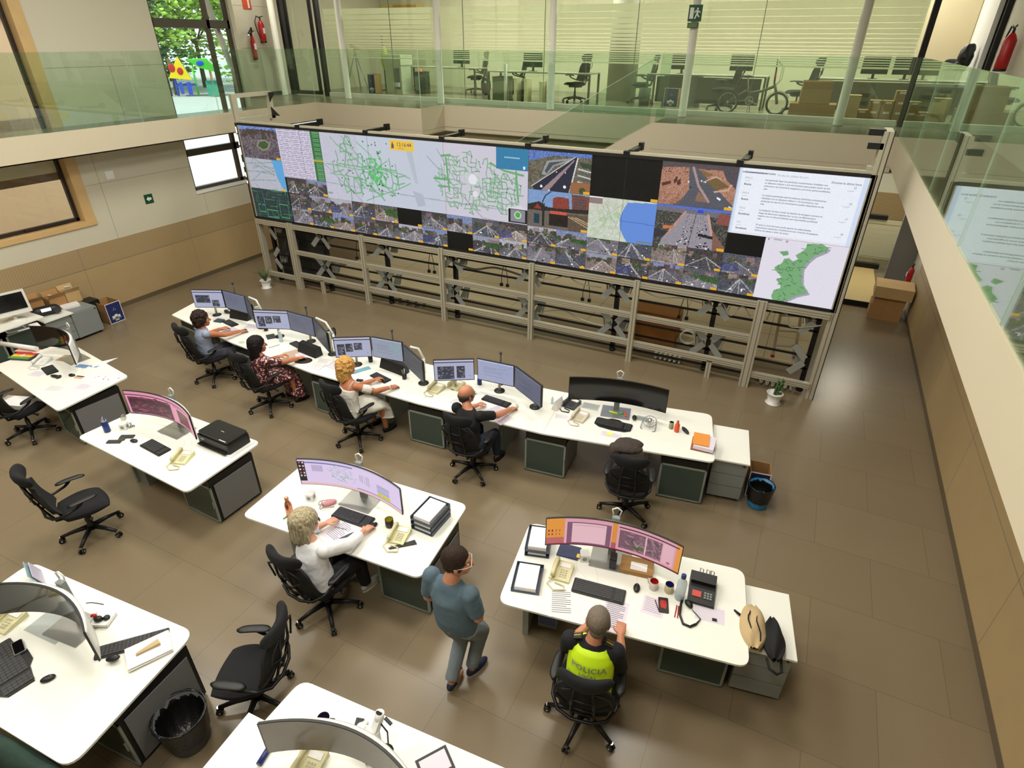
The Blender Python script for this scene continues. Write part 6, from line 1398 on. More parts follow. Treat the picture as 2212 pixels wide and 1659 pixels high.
phone('cream telephone between the blonde woman and the balding man', D(942, 842), R(-3), mat('ivory_phone', (206, 200, 160), 0.5)); phone('cream telephone mostly hidden behind the balding head', D(985, 835), R(-6), mat('ivory_phone', (0, 0, 0)), cord=False)
phone('beige telephone under the dark monitor of the control row', D(1252, 903), R(-6), mat('beige_phone', (206, 196, 176), 0.5)); phone('dark telephone with silver keys behind the beige telephone', D(1234, 875), R(-10), DARKG)
paper('sketch-covered sheet before the balding man', D(1068, 888), R(-28), 0.22, 0.3, PAPERP, 12); paper('printed form beside the balding man\'s head', D(988, 868), R(-22), 0.2, 0.28, lines=10)
c = D(1055, 858); mb = MB(); mb.box(-0.2, -0.07, 0, 0.2, 0.07, 0.006); place(mb, WHITEP, 'clear_stand_plate', 'white plate behind the balding man\'s keyboard', 'plate', (c.x, c.y, DZ), R(-10))
c = D(1036, 830); mb = MB(); mb.lathe((0, 0, 0), [(0.035, 0), (0.035, 0.09), (0.03, 0.09), (0.028, 0.02)], 16); place(mb, BLUE, 'pen_pot', 'blue pot between the balding man\'s monitors', 'pot', tuple(c))
for lab, u, v in (('black mesh pen pot by the blonde woman\'s mouse', 874, 818), ('black pen pot under the blonde woman\'s first monitor', 801, 781), ('black pen pot under the floral dress woman\'s first monitor', 575, 714)):
    t = thing('pen_pot', lab, 'pen pot', tuple(D(u, v)), 0, 'black pen pots'); mb = MB(); mb.lathe((0, 0, 0), [(0.035, 0), (0.038, 0.1), (0.034, 0.1), (0.03, 0.01)], 14); obj('pot', mb, BLACK, t)
    for k in range(3): mb = MB(); mb.cyl((0.0, 0, 0.02), (0.03 * math.cos(k * 2), 0.03 * math.sin(k * 2), 0.16), 0.005, n=6); obj('pen', mb, [BLUE, WHITEP, STEEL][k], t)
c = D(780, 800); mb = MB(); mb.box(-0.05, -0.15, 0, 0.05, 0.15, 0.008); place(mb, mat('ruler_blue', (120, 170, 190), 0.5), 'folder_strip', 'pale blue folder strip beside the blonde woman\'s head', 'folder', tuple(c), R(-28))
c = D(777, 823); mb = MB(); mb.box(-0.05, -0.025, 0, 0.05, 0.025, 0.02); place(mb, BLACK, 'glasses_case', 'small black case beside the blonde woman\'s keyboard', 'case', tuple(c), R(15))
rgp = random.Random(4)
for k, (u, v, a, w_, d_, lab) in enumerate(((700, 782, 20, 0.26, 0.2, 'crumpled white papers pile between the floral dress woman and the blonde'), (722, 790, -10, 0.25, 0.3, 'white map sheet spread beside the blonde woman'), (684, 792, 5, 0.22, 0.16, 'thick white leaflet near the row\'s front edge'), (745, 795, 30, 0.2, 0.25, 'lilac paper partly under the blonde woman\'s elbow'),
        (633, 765, -25, 0.3, 0.26, 'brown-tinted sheet before the floral dress woman'), (650, 768, -30, 0.2, 0.14, 'pink note beside the floral dress woman\'s mouse pad'), (585, 728, -20, 0.18, 0.22, 'grey-framed tablet print under the floral dress woman\'s monitor'), (545, 705, 20, 0.25, 0.2, 'creased white sheet between the two window-end stations'),
        (470, 690, 0, 0.25, 0.2, 'printed leaflet beside the curly-haired woman\'s face'), (500, 712, -10, 0.25, 0.18, 'white page under the curly-haired woman\'s hand'), (522, 740, 0, 0.12, 0.1, 'pale green note at the row\'s front edge'), (1085, 905, -20, 0.2, 0.25, 'faint white page before the balding man\'s mouse'))):
    paper(lab, D(u, v), R(a), w_, d_, [PAPER, PAPERP, mat('paper_kraft', (206, 178, 156), 0.8), mat('paper_mint', (206, 214, 180), 0.8)][2 if k == 4 else 3 if k == 10 else k % 2], lines=6 if k % 2 else 9, thick=0.001 + 0.0007 * (k % 3) + (0.012 if k in (0, 2) else 0))
c = D(585, 728); mb = MB(); mb.box(-0.09, -0.07, 0, 0.09, 0.07, 0.012); place(mb, DARKG, 'tablet', 'dark framed tablet under the floral dress woman\'s monitor', 'tablet', (c.x, c.y, DZ + 0.003), R(-35))
bottle('clear water bottle under the floral dress woman\'s monitor', D(608, 738), WATER, WHITEP, 0.2, 0.033); bottle('small clear bottle on the dark monitor\'s desk', D(1193, 872), WATER, WHITEP, 0.12, 0.02)
pen('pencil in front of the floral dress woman', D(581, 752), D(604, 745), mat('pencil_olive', (150, 140, 80), 0.5)); pen('pencil in front of the curly-haired woman', D(477, 714), D(498, 710), DARKG)
for lab, u, v in (('small dark camera gadget beside the curly-haired woman\'s monitors', 490, 676), ('dark cable knot beside the curly-haired woman\'s monitors', 497, 668)):
    c = D(u, v); mb = MB(); mb.ell((0, 0, 0.035), (0.05, 0.035, 0.035), 12, 8); mb.cbox((0.06, 0.01, 0.02), (0.06, 0.04, 0.03)); place(mb, DARKG, 'desk_gadget', lab, 'gadget', tuple(c))
c = D(474, 694); mb = MB(); mb.box(-0.08, -0.06, 0, 0.08, 0.06, 0.02); place(mb, mat('teal_dark', (44, 66, 72), 0.5), 'notebook', 'dark teal notebook beside the curly-haired woman', 'notebook', (c.x, c.y, DZ + 0.0035), R(10))
c = D(716, 726); mb = MB(); mb.tube([(-0.1, 0, 0.05), (0.0, 0.05, 0.1), (0.1, 0.0, 0.08), (0.16, -0.06, 0.03)], [0.03, 0.05, 0.045, 0.02], 10); place(mb, BLACK, 'handbag', 'black bag behind the floral dress woman\'s angled monitor', 'bag', (c.x, c.y, DZ + 0.0), R(-20))
# dark monitor desk clutter
c = D(1205, 880); t = thing('desk_calendar', 'white triangular desk calendar beside the dark telephone', 'calendar', tuple(c), R(80)); mb = MB(); mb._add([(-0.1, -0.05, 0), (0.1, -0.05, 0), (0.1, 0.05, 0), (-0.1, 0.05, 0), (-0.1, 0, 0.14), (0.1, 0, 0.14)], [(0, 3, 2, 1), (0, 1, 5, 4), (2, 3, 4, 5), (1, 2, 5), (3, 0, 4)]); obj('sheets', mb, PAPER, t)
paper('grey leaflet under the dark monitor', D(1276, 878), R(5), 0.24, 0.16, mat('paper_grey', (176, 182, 180), 0.8), 5); paper('pale folder under the highlighters', D(1330, 893), R(-8), 0.3, 0.16, mat('folder_grey', (188, 190, 178), 0.8), 0)
paper('lilac sheet with yellow note on it', D(1320, 940), R(5), 0.28, 0.12, PAPERP, 4); c = D(1317, 938); mb = MB(); mb.box(-0.04, -0.035, 0, 0.04, 0.035, 0.003); place(mb, mat('postit', (240, 228, 120), 0.8), 'sticky_note', 'yellow sticky note below the curved keyboard', 'sticky note', (c.x, c.y, DZ + 0.0015), R(8))
paper('faint grey card behind the wire stand', D(1390, 905), R(3), 0.2, 0.13, mat('paper_grey', (0, 0, 0)), 4); paper('small white card beside the beige telephone', D(1213, 900), R(12), 0.18, 0.1, PAPERP, 0)
pen('yellow highlighter on the pale folder', D(1316, 890), D(1335, 895), mat('hl_yellow', (214, 236, 20), 0.5), 0.012); pen('green highlighter on the pale folder', D(1337, 896), D(1350, 893), mat('hl_green', (60, 190, 80), 0.5), 0.012); pen('orange highlighter on the pale folder', D(1347, 889), D(1352, 902), mat('hl_orange', (240, 90, 40), 0.5), 0.013)
t = thing('wire_stand', 'round grey wire fan stand lying on the dark monitor\'s desk', 'fan', tuple(D(1402, 922)), 0); mb = MB(); mb.tube([(0.09 * math.cos(a), 0.09 * math.sin(a), 0.09 + 0.03 * math.sin(a)) for a in [2 * PI * k / 20 for k in range(20)]], 0.005, 6, closed=True); mb.tube([(0.05 * math.cos(a), 0.05 * math.sin(a), 0.09 + 0.02 * math.sin(a)) for a in [2 * PI * k / 16 for k in range(16)]], 0.003, 5, closed=True)
for k in range(10): a = k * PI / 5; mb.tube([(0, 0, 0.09), (0.09 * math.cos(a), 0.09 * math.sin(a), 0.09 + 0.03 * math.sin(a))], 0.002, 4)
obj('cage', mb, GREYM, t); mb = MB(); 
for s in (-1, 1): mb.tube([(s * 0.09, 0, 0.1), (s * 0.1, -0.08, 0.01), (s * 0.07, -0.1, 0.006)], 0.006, 6)
obj('foot', mb, GREYM, t); mb = MB(); mb.cyl((0, -0.01, 0.07), (0, 0.01, 0.12), 0.025, n=12)
for k in range(4): a = k * PI / 2 + 0.4; mb.cbox((0.035 * math.cos(a), 0.035 * math.sin(a), 0.09), (0.05, 0.025, 0.004), a, 0.4)
obj('blades', mb, STEEL, t)
bottle('orange bottle with brown cap', D(1461, 932), ORANGE, CARD, 0.17, 0.033, prof=[(0.03, 0), (0.033, 0.01), (0.033, 0.11), (0.02, 0.13), (0.015, 0.15)]); mug('sage green pot holding small tools', D(1449, 925), SAGE, DARKG, None, 0.03, 0.1, name='pen_pot', cat='pot')
c = D(1480, 932); mb = MB(); mb.ell((0, 0, 0.02), (0.085, 0.03, 0.02), 14, 8); place(mb, BLACK, 'glasses_case', 'black glasses case beside the orange bottle', 'glasses case', tuple(c), R(-50))
t = thing('document_folder', 'orange folder on a thick stack of papers at the row\'s corner', 'folder', tuple(D(1516, 962)), R(5)); mb = MB(); mb.box(-0.13, -0.15, 0, 0.1, 0.14, 0.02); obj('brown_folder', mb, mat('folder_brown', (150, 84, 56), 0.7), t); mb = MB(); mb.cbox((0.03, 0, 0.045), (0.25, 0.3, 0.045), -0.06); obj('paper_stack', mb, PAPERP, t); mb = MB(); mb.cbox((-0.02, 0.02, 0.075), (0.2, 0.27, 0.012), 0.03); obj('cover', mb, mat('folder_orange', (226, 146, 62), 0.7), t)
wire('thin grey cable trailing from the dark monitor', [D(1425, 890), D(1426, 900), D(1418, 906), D(1424, 912)])
wire('grey lead across the balding man\'s desk', [D(1005, 828), D(1030, 838), D(1058, 832), D(1062, 828)]); wire('white mouse lead at the balding man\'s desk', [D(1115, 875), D(1126, 868), D(1120, 862), D(1090, 862)])

# ------------------------------------------------------------------ hearts desk
keyboard('black keyboard before the side-on dark monitor', D(108, 800), R(-15), 0.32, 0.16); c = D(121, 815); mb = MB(); mb.ell((0, 0, 0.02), (0.1, 0.03, 0.02), 14, 8); mb.ell((0.06, 0, 0.02), (0.03, 0.045, 0.022), 10, 8); place(mb, BLACK, 'barcode_scanner', 'black handheld scanner at the keyboard\'s edge', 'scanner', tuple(c), R(10)); mouse('small black mouse on the hearts paper desk', D(156, 812), R(15))
t = thing('book', 'book with red, yellow and green striped cover', 'book', tuple(D(52, 772)), R(20)); mb = MB(); mb.box(-0.2, -0.11, 0, 0.2, 0.11, 0.03); obj('pages', mb, DARKG, t)
for k, c_ in enumerate(((200, 40, 36), (236, 190, 60), (90, 150, 60))): mb = MB(); mb.box(-0.19, 0.105 - (k + 1) * 0.07, 0.03, 0.17, 0.105 - k * 0.07, 0.032); obj('stripe', mb, mat('stripe%d' % k, c_, 0.5), t)
mb = MB(); mb.tube([(-0.04, -0.02, 0.033), (0.0, 0.03, 0.034), (0.05, 0.0, 0.034), (0.0, -0.05, 0.034)], 0.009, 6, closed=True); obj('emblem', mb, PAPER, t)
phone('white telephone beside the striped book', D(92, 784), R(25), WHITEP)
for u, v, a, w_, d_, m_, n_, lab in ((188, 810, 15, 0.3, 0.14, PAPER, 3, 'white card with blue corner near the desk\'s far end'), (205, 790, 15, 0.14, 0.1, mat('paper_blue', (110, 140, 190), 0.7), 0, 'blue card beside the white card'), (178, 791, 15, 0.2, 0.1, mat('paper_blue', (0, 0, 0)), 0, 'blue leaflet behind the side-on monitor\'s base'), (171, 815, 15, 0.14, 0.08, mat('paper_tan', (206, 160, 120), 0.7), 0, 'tan card next to the small mouse'),
        (118, 840, 18, 0.32, 0.17, PAPER, 9, 'printed sheet on a clipboard by the desk\'s near corner'), (80, 808, 10, 0.22, 0.14, PAPERP, 3, 'faint pink sheet beside the keyboard'), (180, 836, 15, 0.24, 0.16, PAPERP, 5, 'lilac page beside the hearts sheet'), (60, 757, 20, 0.4, 0.12, mat('paper_salmon', (220, 170, 150), 0.7), 0, 'salmon sheet behind the striped book'), (142, 774, 15, 0.22, 0.2, CARDD, 0, 'beige mat under the side-on monitor')):
    paper(lab, D(u, v), R(a), w_, d_, m_, n_, thick=0.002)
t = thing('paper_sheet', 'white sheet printed with small red hearts', 'paper', tuple(D(227, 819)), R(15), 'loose papers'); mb = MB(); mb.box(-0.22, -0.09, 0, 0.22, 0.09, 0.0015); obj('sheet', mb, PAPER, t); mb = MB(); rg = random.Random(2)
for k in range(9):
    x, y, s = rg.uniform(-.19, .19), rg.uniform(-.05, .07), rg.uniform(.008, .018); mb.prism([(x, y - s), (x + s, y + s * 0.2), (x + s * 0.5, y + s * 0.9), (x, y + s * 0.4), (x - s * 0.5, y + s * 0.9), (x - s, y + s * 0.2)], 0.0015, 0.002)
obj('hearts', mb, RED, t)
c = D(140, 828); 
for lab, u, v, L_, a in (('long white paper roll behind the striped book', 40, 752, 0.8, 12), ('short white paper roll behind the side-on monitor', 146, 752, 0.32, 10)):
    c = D(u, v); mb = MB(); mb.cyl((-L_ / 2, 0, 0.04), (L_ / 2, 0, 0.04), 0.04, n=20); place(mb, PAPER, 'paper_roll', lab, 'paper roll', tuple(c), R(a), 'paper rolls')
c = D(218, 778, 0.76); mb = MB(); mb._add([(-0.16, -0.05, 0), (0.0, -0.06, 0), (0.22, 0.03, 0), (-0.14, 0.08, 0), (-0.16, -0.05, 0.01), (0.0, -0.06, 0.01), (0.22, 0.03, 0.01), (-0.14, 0.08, 0.01)], [(3, 2, 1, 0), (4, 5, 6, 7), (0, 1, 5, 4), (1, 2, 6, 5), (2, 3, 7, 6), (3, 0, 4, 7)]); place(mb, PAPER, 'paper_bag', 'pointed white card jutting over the desk\'s far edge', 'card', (2.02, -5.33, DZ), R(70))
c = at(30, 850, 0.52); mb = MB(); mb.box(-0.22, -0.13, 0, 0.22, 0.13, 0.07); place(mb, PAPER, 'white_box', 'white box lying on the empty chair', 'box', (1.66, -6.5, 0.515), R(20))

# ------------------------------------------------------------------ desk beside the big bin
keyboard('wide dark keyboard lying slanted beside the paper stack', D(287, 1392), R(47), 0.56, 0.13); c = D(247, 1428); mouse('black mouse on the slanted keyboard\'s end', c, R(40), z=DZ + 0.022)
keyboard('large black keyboard with palm rest, phone lying across it', D(18, 1442), R(-12), 0.62, 0.24, True)
c = D(43, 1403); mb = MB(); mb.prism(rrect(-0.08, -0.04, 0.08, 0.04, 0.012), 0, 0.014); mb.m = 1; mb.prism(rrect(-0.075, -0.035, 0.075, 0.035, 0.01), 0.014, 0.0145); place(mb, [STEEL, BLACKG], 'smartphone', 'black smartphone on top of the large keyboard', 'phone', (c.x, c.y, DZ + 0.023), R(-18))
mouse('black mouse alone on the desk beside the big keyboard', D(105, 1468), R(55))
t = thing('paper_stack', 'stack of white paper with a hole punch marking its top', 'paper stack', tuple(D(323, 1408)), R(-28)); mb = MB()
for k in range(5): mb.cbox((0.006 * (k % 3), 0.005 * (k % 2), 0.004 + 0.008 * k), (0.23, 0.33, 0.008), 0.02 * ((k % 3) - 1))
obj('sheets', mb, PAPER, t); mb = MB(); mb._add([(-0.01, -0.09, 0.042), (0.01, -0.09, 0.042), (0.035, 0.09, 0.042), (-0.03, 0.09, 0.042), (-0.01, -0.09, 0.056), (0.01, -0.09, 0.056), (0.03, 0.09, 0.066), (-0.025, 0.09, 0.066)], [(0, 3, 2, 1), (4, 5, 6, 7), (0, 1, 5, 4), (1, 2, 6, 5), (2, 3, 7, 6), (3, 0, 4, 7)]); o = obj('x', mb, mat('brass_clip', (170, 150, 110), 0.35, 0.6)); o.name = 'staple_remover'; o.location = D(323, 1408); o.rotation_euler = (0, 0, R(-20)); tag(o, 'metal staple remover lying on the paper stack', 'staple remover')
t['label'] = 'stack of white paper under the metal staple remover'
t = thing('supply_tray', 'small white tray full of dark and red odds and ends', 'tray', tuple(D(222, 1342)), R(25)); mb = MB(); mb.box(-0.09, -0.07, 0, 0.09, 0.07, 0.012); mb.box(-0.09, -0.07, 0.0, -0.085, 0.07, 0.04); mb.box(0.085, -0.07, 0, 0.09, 0.07, 0.04); mb.box(-0.09, -0.07, 0, 0.09, -0.065, 0.04); obj('tray', mb, WHITEP, t); mb = MB(); mb.ell((-0.03, 0.0, 0.03), (0.04, 0.03, 0.03), 10, 6); mb.ell((0.03, 0.02, 0.025), (0.03, 0.03, 0.02), 8, 6); obj('dark_items', mb, BLACK, t); mb = MB(); mb.ell((-0.09, 0.03, 0.03), (0.03, 0.02, 0.025), 8, 6); obj('red_item', mb, RED, t)
wire('black cable tip behind the side-on monitor', [D(186, 1303), D(200, 1302), D(224, 1306)], BLACK, 0.005)
phone('cream telephone half behind the edge-on monitor', D(20, 1345), R(8)); paper('pale box card under the edge-on monitor', D(115, 1352), R(5), 0.4, 0.25, mat('paper_grey', (0, 0, 0)), 0, thick=0.002)
mb = MB(); mb.cbox((0, 0, 0.09), (0.24, 0.006, 0.17), 0, 0.35); mb.m = 1; mb.cbox((0.02, 0.03, 0.08), (0.24, 0.006, 0.16), 0, 0.35); c = D(78, 1252); place(mb, [mat('clear_blue', (150, 180, 190), 0.3), mat('clear_lilac', (190, 184, 206), 0.5)], 'document_wallet', 'translucent blue plastic wallet propped behind the edge-on monitor', 'document wallet', tuple(c), R(-20))

# ------------------------------------------------------------------ bottom desk
PUR = mat('mug_purple', (44, 26, 70), 0.35)
t = mug('white mug with purple inside and purple handle', D(703, 1568), mat('mug_white', (226, 220, 224), 0.3), PUR, R(30), 0.05, 0.11); 
for ch in t.children:
    if ch.name.startswith('handle'): ch.data.materials.clear(); ch.data.materials.append(PUR)
t = thing('camera_stand', 'white jointed camera arm with black parts', 'camera stand', tuple(D(822, 1632)), R(0)); mb = MB(); mb.lathe((0, 0, 0), [(0.07, 0), (0.068, 0.015), (0.04, 0.03), (0.034, 0.05), (0.034, 0.15), (0.028, 0.155), (0.028, 0.3), (0.022, 0.31)], 20); obj('column', mb, GREYM if False else WHITEP, t)
mb = MB(); mb.bar((0, 0, 0.3), (-0.09, -0.04, 0.34), 0.045, 0.04); mb.cyl((-0.09, -0.04, 0.3), (-0.09, -0.04, 0.37), 0.03, n=12); mb.bar((-0.09, -0.04, 0.32), (-0.13, 0.04, 0.24), 0.04); mb.bar((-0.01, 0, 0.31), (0.0, 0.06, 0.4), 0.05); mb.cyl((0, 0.05, 0.38), (0, 0.07, 0.44), 0.032, n=12); obj('arm', mb, WHITEP, t)
mb = MB(); mb.cyl((0.0, 0.06, 0.44), (0.0, 0.065, 0.446), 0.024, n=12); mb.ell((0.1, -0.02, 0.2), (0.05, 0.04, 0.03), 10, 6); mb.tube([(0.02, 0.04, 0.36), (0.08, 0.03, 0.32), (0.1, 0.0, 0.25)], 0.006, 6); mb.bar((0.04, 0.07, 0.4), (0.1, 0.06, 0.38), 0.02); obj('camera_head', mb, BLACK, t)
mb = MB(); mb.ell((-0.18, 0.05, 0.05), (0.09, 0.05, 0.045), 12, 8); mb.cbox((-0.25, 0.08, 0.08), (0.06, 0.08, 0.02), 0.3, 0.3); mb.tube([(-0.1, 0.04, 0.06), (-0.06, -0.02, 0.08), (-0.05, -0.1, 0.01)], 0.006, 6); obj('webcam', mb, BLACK, t)
t = thing('photo_frame', 'small tilted framed card behind the grey monitor', 'picture frame', tuple(D(627, 1577)), R(25)); mb = MB(); mb.cbox((0, 0, 0.05), (0.16, 0.01, 0.1), 0, 0.3); obj('frame', mb, CARD, t); mb = MB(); mb.cbox((0, -0.008, 0.05), (0.13, 0.004, 0.08), 0, 0.3); obj('card', mb, PAPER, t)
c = D(560, 1655); mb = MB(); mb.cyl((0, 0, 0.02), (0.0, 0.16, 0.02), 0.022, n=12); place(mb, BLUE, 'glasses_case', 'dark blue case at the very bottom edge of the picture', 'case', tuple(c), R(10))
phone('cream telephone in front of the grey curved monitor', D(668, 1655), R(8)); 
c = D(940, 1652); t = thing('tablet', 'black framed tablet tilted at the picture\'s bottom edge', 'tablet', tuple(c), R(-35)); mb = MB(); mb.box(-0.09, -0.12, 0, 0.09, 0.12, 0.01); obj('case', mb, BLACK, t); mb = MB(); mb.box(-0.07, -0.1, 0.01, 0.07, 0.1, 0.0105); obj('screen', mb, PAPERP, t)
c = D(853, 1592) ; mouse('small dark object behind the grey monitor', D(700, 1600), 0.2)

# ------------------------------------------------------------------ bins, boxes, plants on the floor
bin_('small waste bin with blue base and black liner', at(1634, 1090, 0.0), 0.155, 0.33, mat('bin_blue', (40, 120, 170), 0.4))
bin_('big grey waste bin with black liner beside the smoked cabinet', at(392, 1590, 0.0) + Vector((0.1, 0.02, 0)), 0.2, 0.38, mat('bin_grey', (70, 72, 74), 0.5))
recycling_box('blue recycling box behind the blue-based waste bin', Vector((11.83, -2.92, 0)), R(8), 0.26, 0.26, 0.4)
recycling_box('blue recycling box against the timber wall', Vector((-1.28, -3.26, 0)), R(90), 0.32, 0.42, 0.44)
def pot_plant(lab, x, y, kind):
    t = thing('potted_plant', lab, 'plant', (x, y, 0), 0, 'potted plants'); k = 1.0
    mb = MB(); mb.lathe((0, 0, 0), [(0.12, 0), (0.125, 0.015), (0.085, 0.02), (0.125, 0.19), (0.135, 0.2), (0.115, 0.2), (0.105, 0.17)], 24, cap=True); obj('pot', mb, WHITEP, t)
    mb = MB(); mb.lathe((0, 0, 0), [(0.112, 0.165), (0.01, 0.17)], 20, cap=False); obj('soil', mb, mat('soil', (40, 30, 20), 0.9), t); mb = MB(); LG = mat('plant_green', (58, 92, 40), 0.5, var=0.2)
    if kind == 0:
        for q in range(5):
            a = q * 1.3; mb.tube([(0.02 * math.cos(a), 0.02 * math.sin(a), 0.17), (0.03 * math.cos(a) + 0.02, 0.03 * math.sin(a), 0.28), (0.05 * math.cos(a) + 0.04, 0.04 * math.sin(a) + 0.02, 0.42 + 0.02 * q)], [0.012, 0.016, 0.006], 6)
        for q in range(14): a = q * 2.4; z = 0.2 + 0.018 * q; mb.ell((0.04 + 0.035 * math.cos(a), 0.01 + 0.035 * math.sin(a), z), (0.03, 0.014, 0.02), 8, 5, Matrix.Rotation(a, 3, 'Z') @ Matrix.Rotation(-0.7, 3, 'Y'))
    else:
        for q in range(11): a = q * 0.58 + 0.2; L_ = 0.2 + 0.06 * (q % 3); mb.tube([(0.01 * math.cos(a), 0.01 * math.sin(a), 0.17), (0.5 * L_ * math.cos(a), 0.5 * L_ * math.sin(a), 0.17 + L_ * 0.9), (L_ * 1.1 * math.cos(a), L_ * 1.1 * math.sin(a), 0.15 + L_ * 1.1)], [0.012, 0.012, 0.003], 5, flat=0.35)
    obj('leaves', mb, LG, t)
pot_plant('white pot with a small upright green plant near the aisle end of the stand', 11.83, -0.42, 0); pot_plant('white pot with spiky thin leaves near the window end of the stand', 0.22, -0.35, 1)

# corner beside the timber wall: desk, cabinets, old computer
t = thing('side_desk', 'small white desk along the timber wall holding the old computer', 'desk', (-1.22, -5.45, 0), 0); mb = MB(); mb.prism(rrect(-0.48, -1.6, 0.48, 0.78, 0.03), DZ - 0.02, DZ); obj('desk_top', mb, DESKW, t)
for k, (y0, y1) in enumerate(((0.1, 0.7), (-0.6, 0.04))):
    mb = MB(); mb.box(-0.3, y0, 0.03, 0.4, y1, 0.62); b = obj('cabinet_body', mb, BLACK, t); mb = MB(); X = 0.4
    for q in ((X, y0, 0.03, X + 0.015, y0 + 0.03, 0.62), (X, y1 - 0.03, 0.03, X + 0.015, y1, 0.62), (X, y0, 0.03, X + 0.015, y1, 0.06), (X, y0, 0.59, X + 0.015, y1, 0.62)): mb.box(*q)
    f = obj('door', mb, FRAMEG, t); mb = MB(); mb.box(X, y0 + 0.03, 0.06, X + 0.008, y1 - 0.03, 0.59); obj('pane', mb, GLASSG, f)
drawer_unit('grey drawer unit under the black radio cassette', -0.88, -4.4, R(90), 0.5, 0.8, 0.57, top=True); u_ = drawer_unit('grey cupboard unit beside the recycling box at the timber wall', -0.86, -3.93, R(90), 0.5, 0.8, 0.57, top=False, nd=1)
t = thing('desktop_computer', 'old white all-in-one computer with dark screen', 'computer', tuple(at(28, 700, DZ) + Vector((-0.1, 0.12, 0))), R(75)); mb = MB(); mb.cbox((0, 0, 0.33), (0.55, 0.05, 0.42), 0, -0.12); obj('casing', mb, WHITEP, t); mb = MB(); mb.cbox((0, -0.03, 0.36), (0.47, 0.006, 0.3), 0, -0.12); obj('screen', mb, BLACKG, t, 'dark screen'); mb = MB(); mb.lathe((0, 0.05, 0), [(0.15, 0), (0.15, 0.012), (0.03, 0.02), (0.03, 0.2)], 20); obj('stand_base', mb, WHITEP, t)
paper('open white booklet on the side desk by the old computer', D(60, 706), R(75), 0.34, 0.22, lines=6); keyboard('grey keyboard on the side desk by the old computer', D(40, 712), R(78), 0.36, 0.13, base=GREYM)
ZC = 0.593
t = thing('radio_cassette', 'black rounded portable radio cassette player', 'radio', (-1.18, -4.42, ZC), R(72)); mb = MB(); rg = []
for i in range(13):
    s = (i / 12 - 0.5) * 2; q = math.sqrt(max(0.05, 1 - abs(s) ** 5)); w_ = 0.09 + 0.035 * abs(s) ** 2; rg.append([(0.24 * s, w_ * q * math.cos(a), 0.095 + 0.09 * q * math.sin(a)) for a in [2 * PI * j / 14 for j in range(14)]])
mb.rings(rg); obj('body', mb, BLACK, t); mb = MB(); mb.cbox((0, -0.1, 0.13), (0.16, 0.03, 0.06), 0, -0.5); obj('cassette_door', mb, STEEL, t); mb = MB(); 
for s in (-1, 1): mb.cyl((s * 0.17, -0.1, 0.09), (s * 0.17, -0.13, 0.09), 0.06, n=18)
obj('loudspeaker', mb, DARKG, t)
paper('white box lid on the grey cupboard', Vector((-1.25, -3.95, 0)), R(75), 0.3, 0.2, lines=2, z=0.572, thick=0.05, group=None, name='box_lid', cat='box')
box_open('open cardboard box on the cabinets, behind the radio', Vector((-1.53, -4.45, 0)), R(80), 0.34, 0.24, 0.24, CARD, ZC, group='boxes on the wall cabinets'); box_open('open cardboard box full of white paper on the cabinets', Vector((-1.5, -4.05, 0)), R(84), 0.3, 0.26, 0.22, CARD, 0.572, group='boxes on the wall cabinets', flaps=True); box_open('open cardboard box nearest the recycling box, on the cabinets', Vector((-1.5, -3.75, 0)), R(84), 0.28, 0.26, 0.24, CARDD, 0.572, group='boxes on the wall cabinets')
for lab, x, y, z, a in (('white paper poking out of the full cardboard box', -1.45, -4.1, 0.75, 20), ('white strip of paper on the box nearest the recycling box', -1.45, -3.78, 0.82, 60)):
    mb = MB(); mb.cbox((0, 0, 0.04), (0.1, 0.012, 0.14), 0, 0.5); place(mb, PAPER, 'paper_sheet', lab, 'paper', (x, y, z), R(a), 'loose papers')
mb = MB(); mb.box(-0.15, -0.2, 0, 0.15, 0.2, 0.5); place(mb, BLACK, 'black_crate', 'black crate between the grey cupboard and the recycling box', 'crate', (-1.42, -3.58, 0) if False else (-1.5, -3.54, 0), 0)

# signs
t = thing('wall_sign', 'square green exit arrow sign on the white wall', 'sign', (XL, -1.36, 2.12), 0, 'green exit signs'); mb = MB(); mb.box(0.0, -0.1, -0.1, 0.006, 0.1, 0.1); obj('plate', mb, GREENSIGN, t)
mb = MB(); P = [(-0.06, 0), (0.0, 0.055), (0.0, 0.025), (0.06, 0.025), (0.06, -0.025), (0.0, -0.025), (0.0, -0.055)]; mb._add([(0.0065, y, z) for y, z in P] + [(0.008, y, z) for y, z in P], [tuple(range(6, -1, -1)), tuple(range(7, 14))]); obj('arrow', mb, SIGNW, t, 'white arrow')
mb = MB(); mb.box(0, -0.09, -0.08, 0.012, 0.09, 0.08); place(mb, WHITEP, 'wall_plate', 'small white blank plate high on the wall below the gallery', 'plate', (XL, -2.05, 2.75))
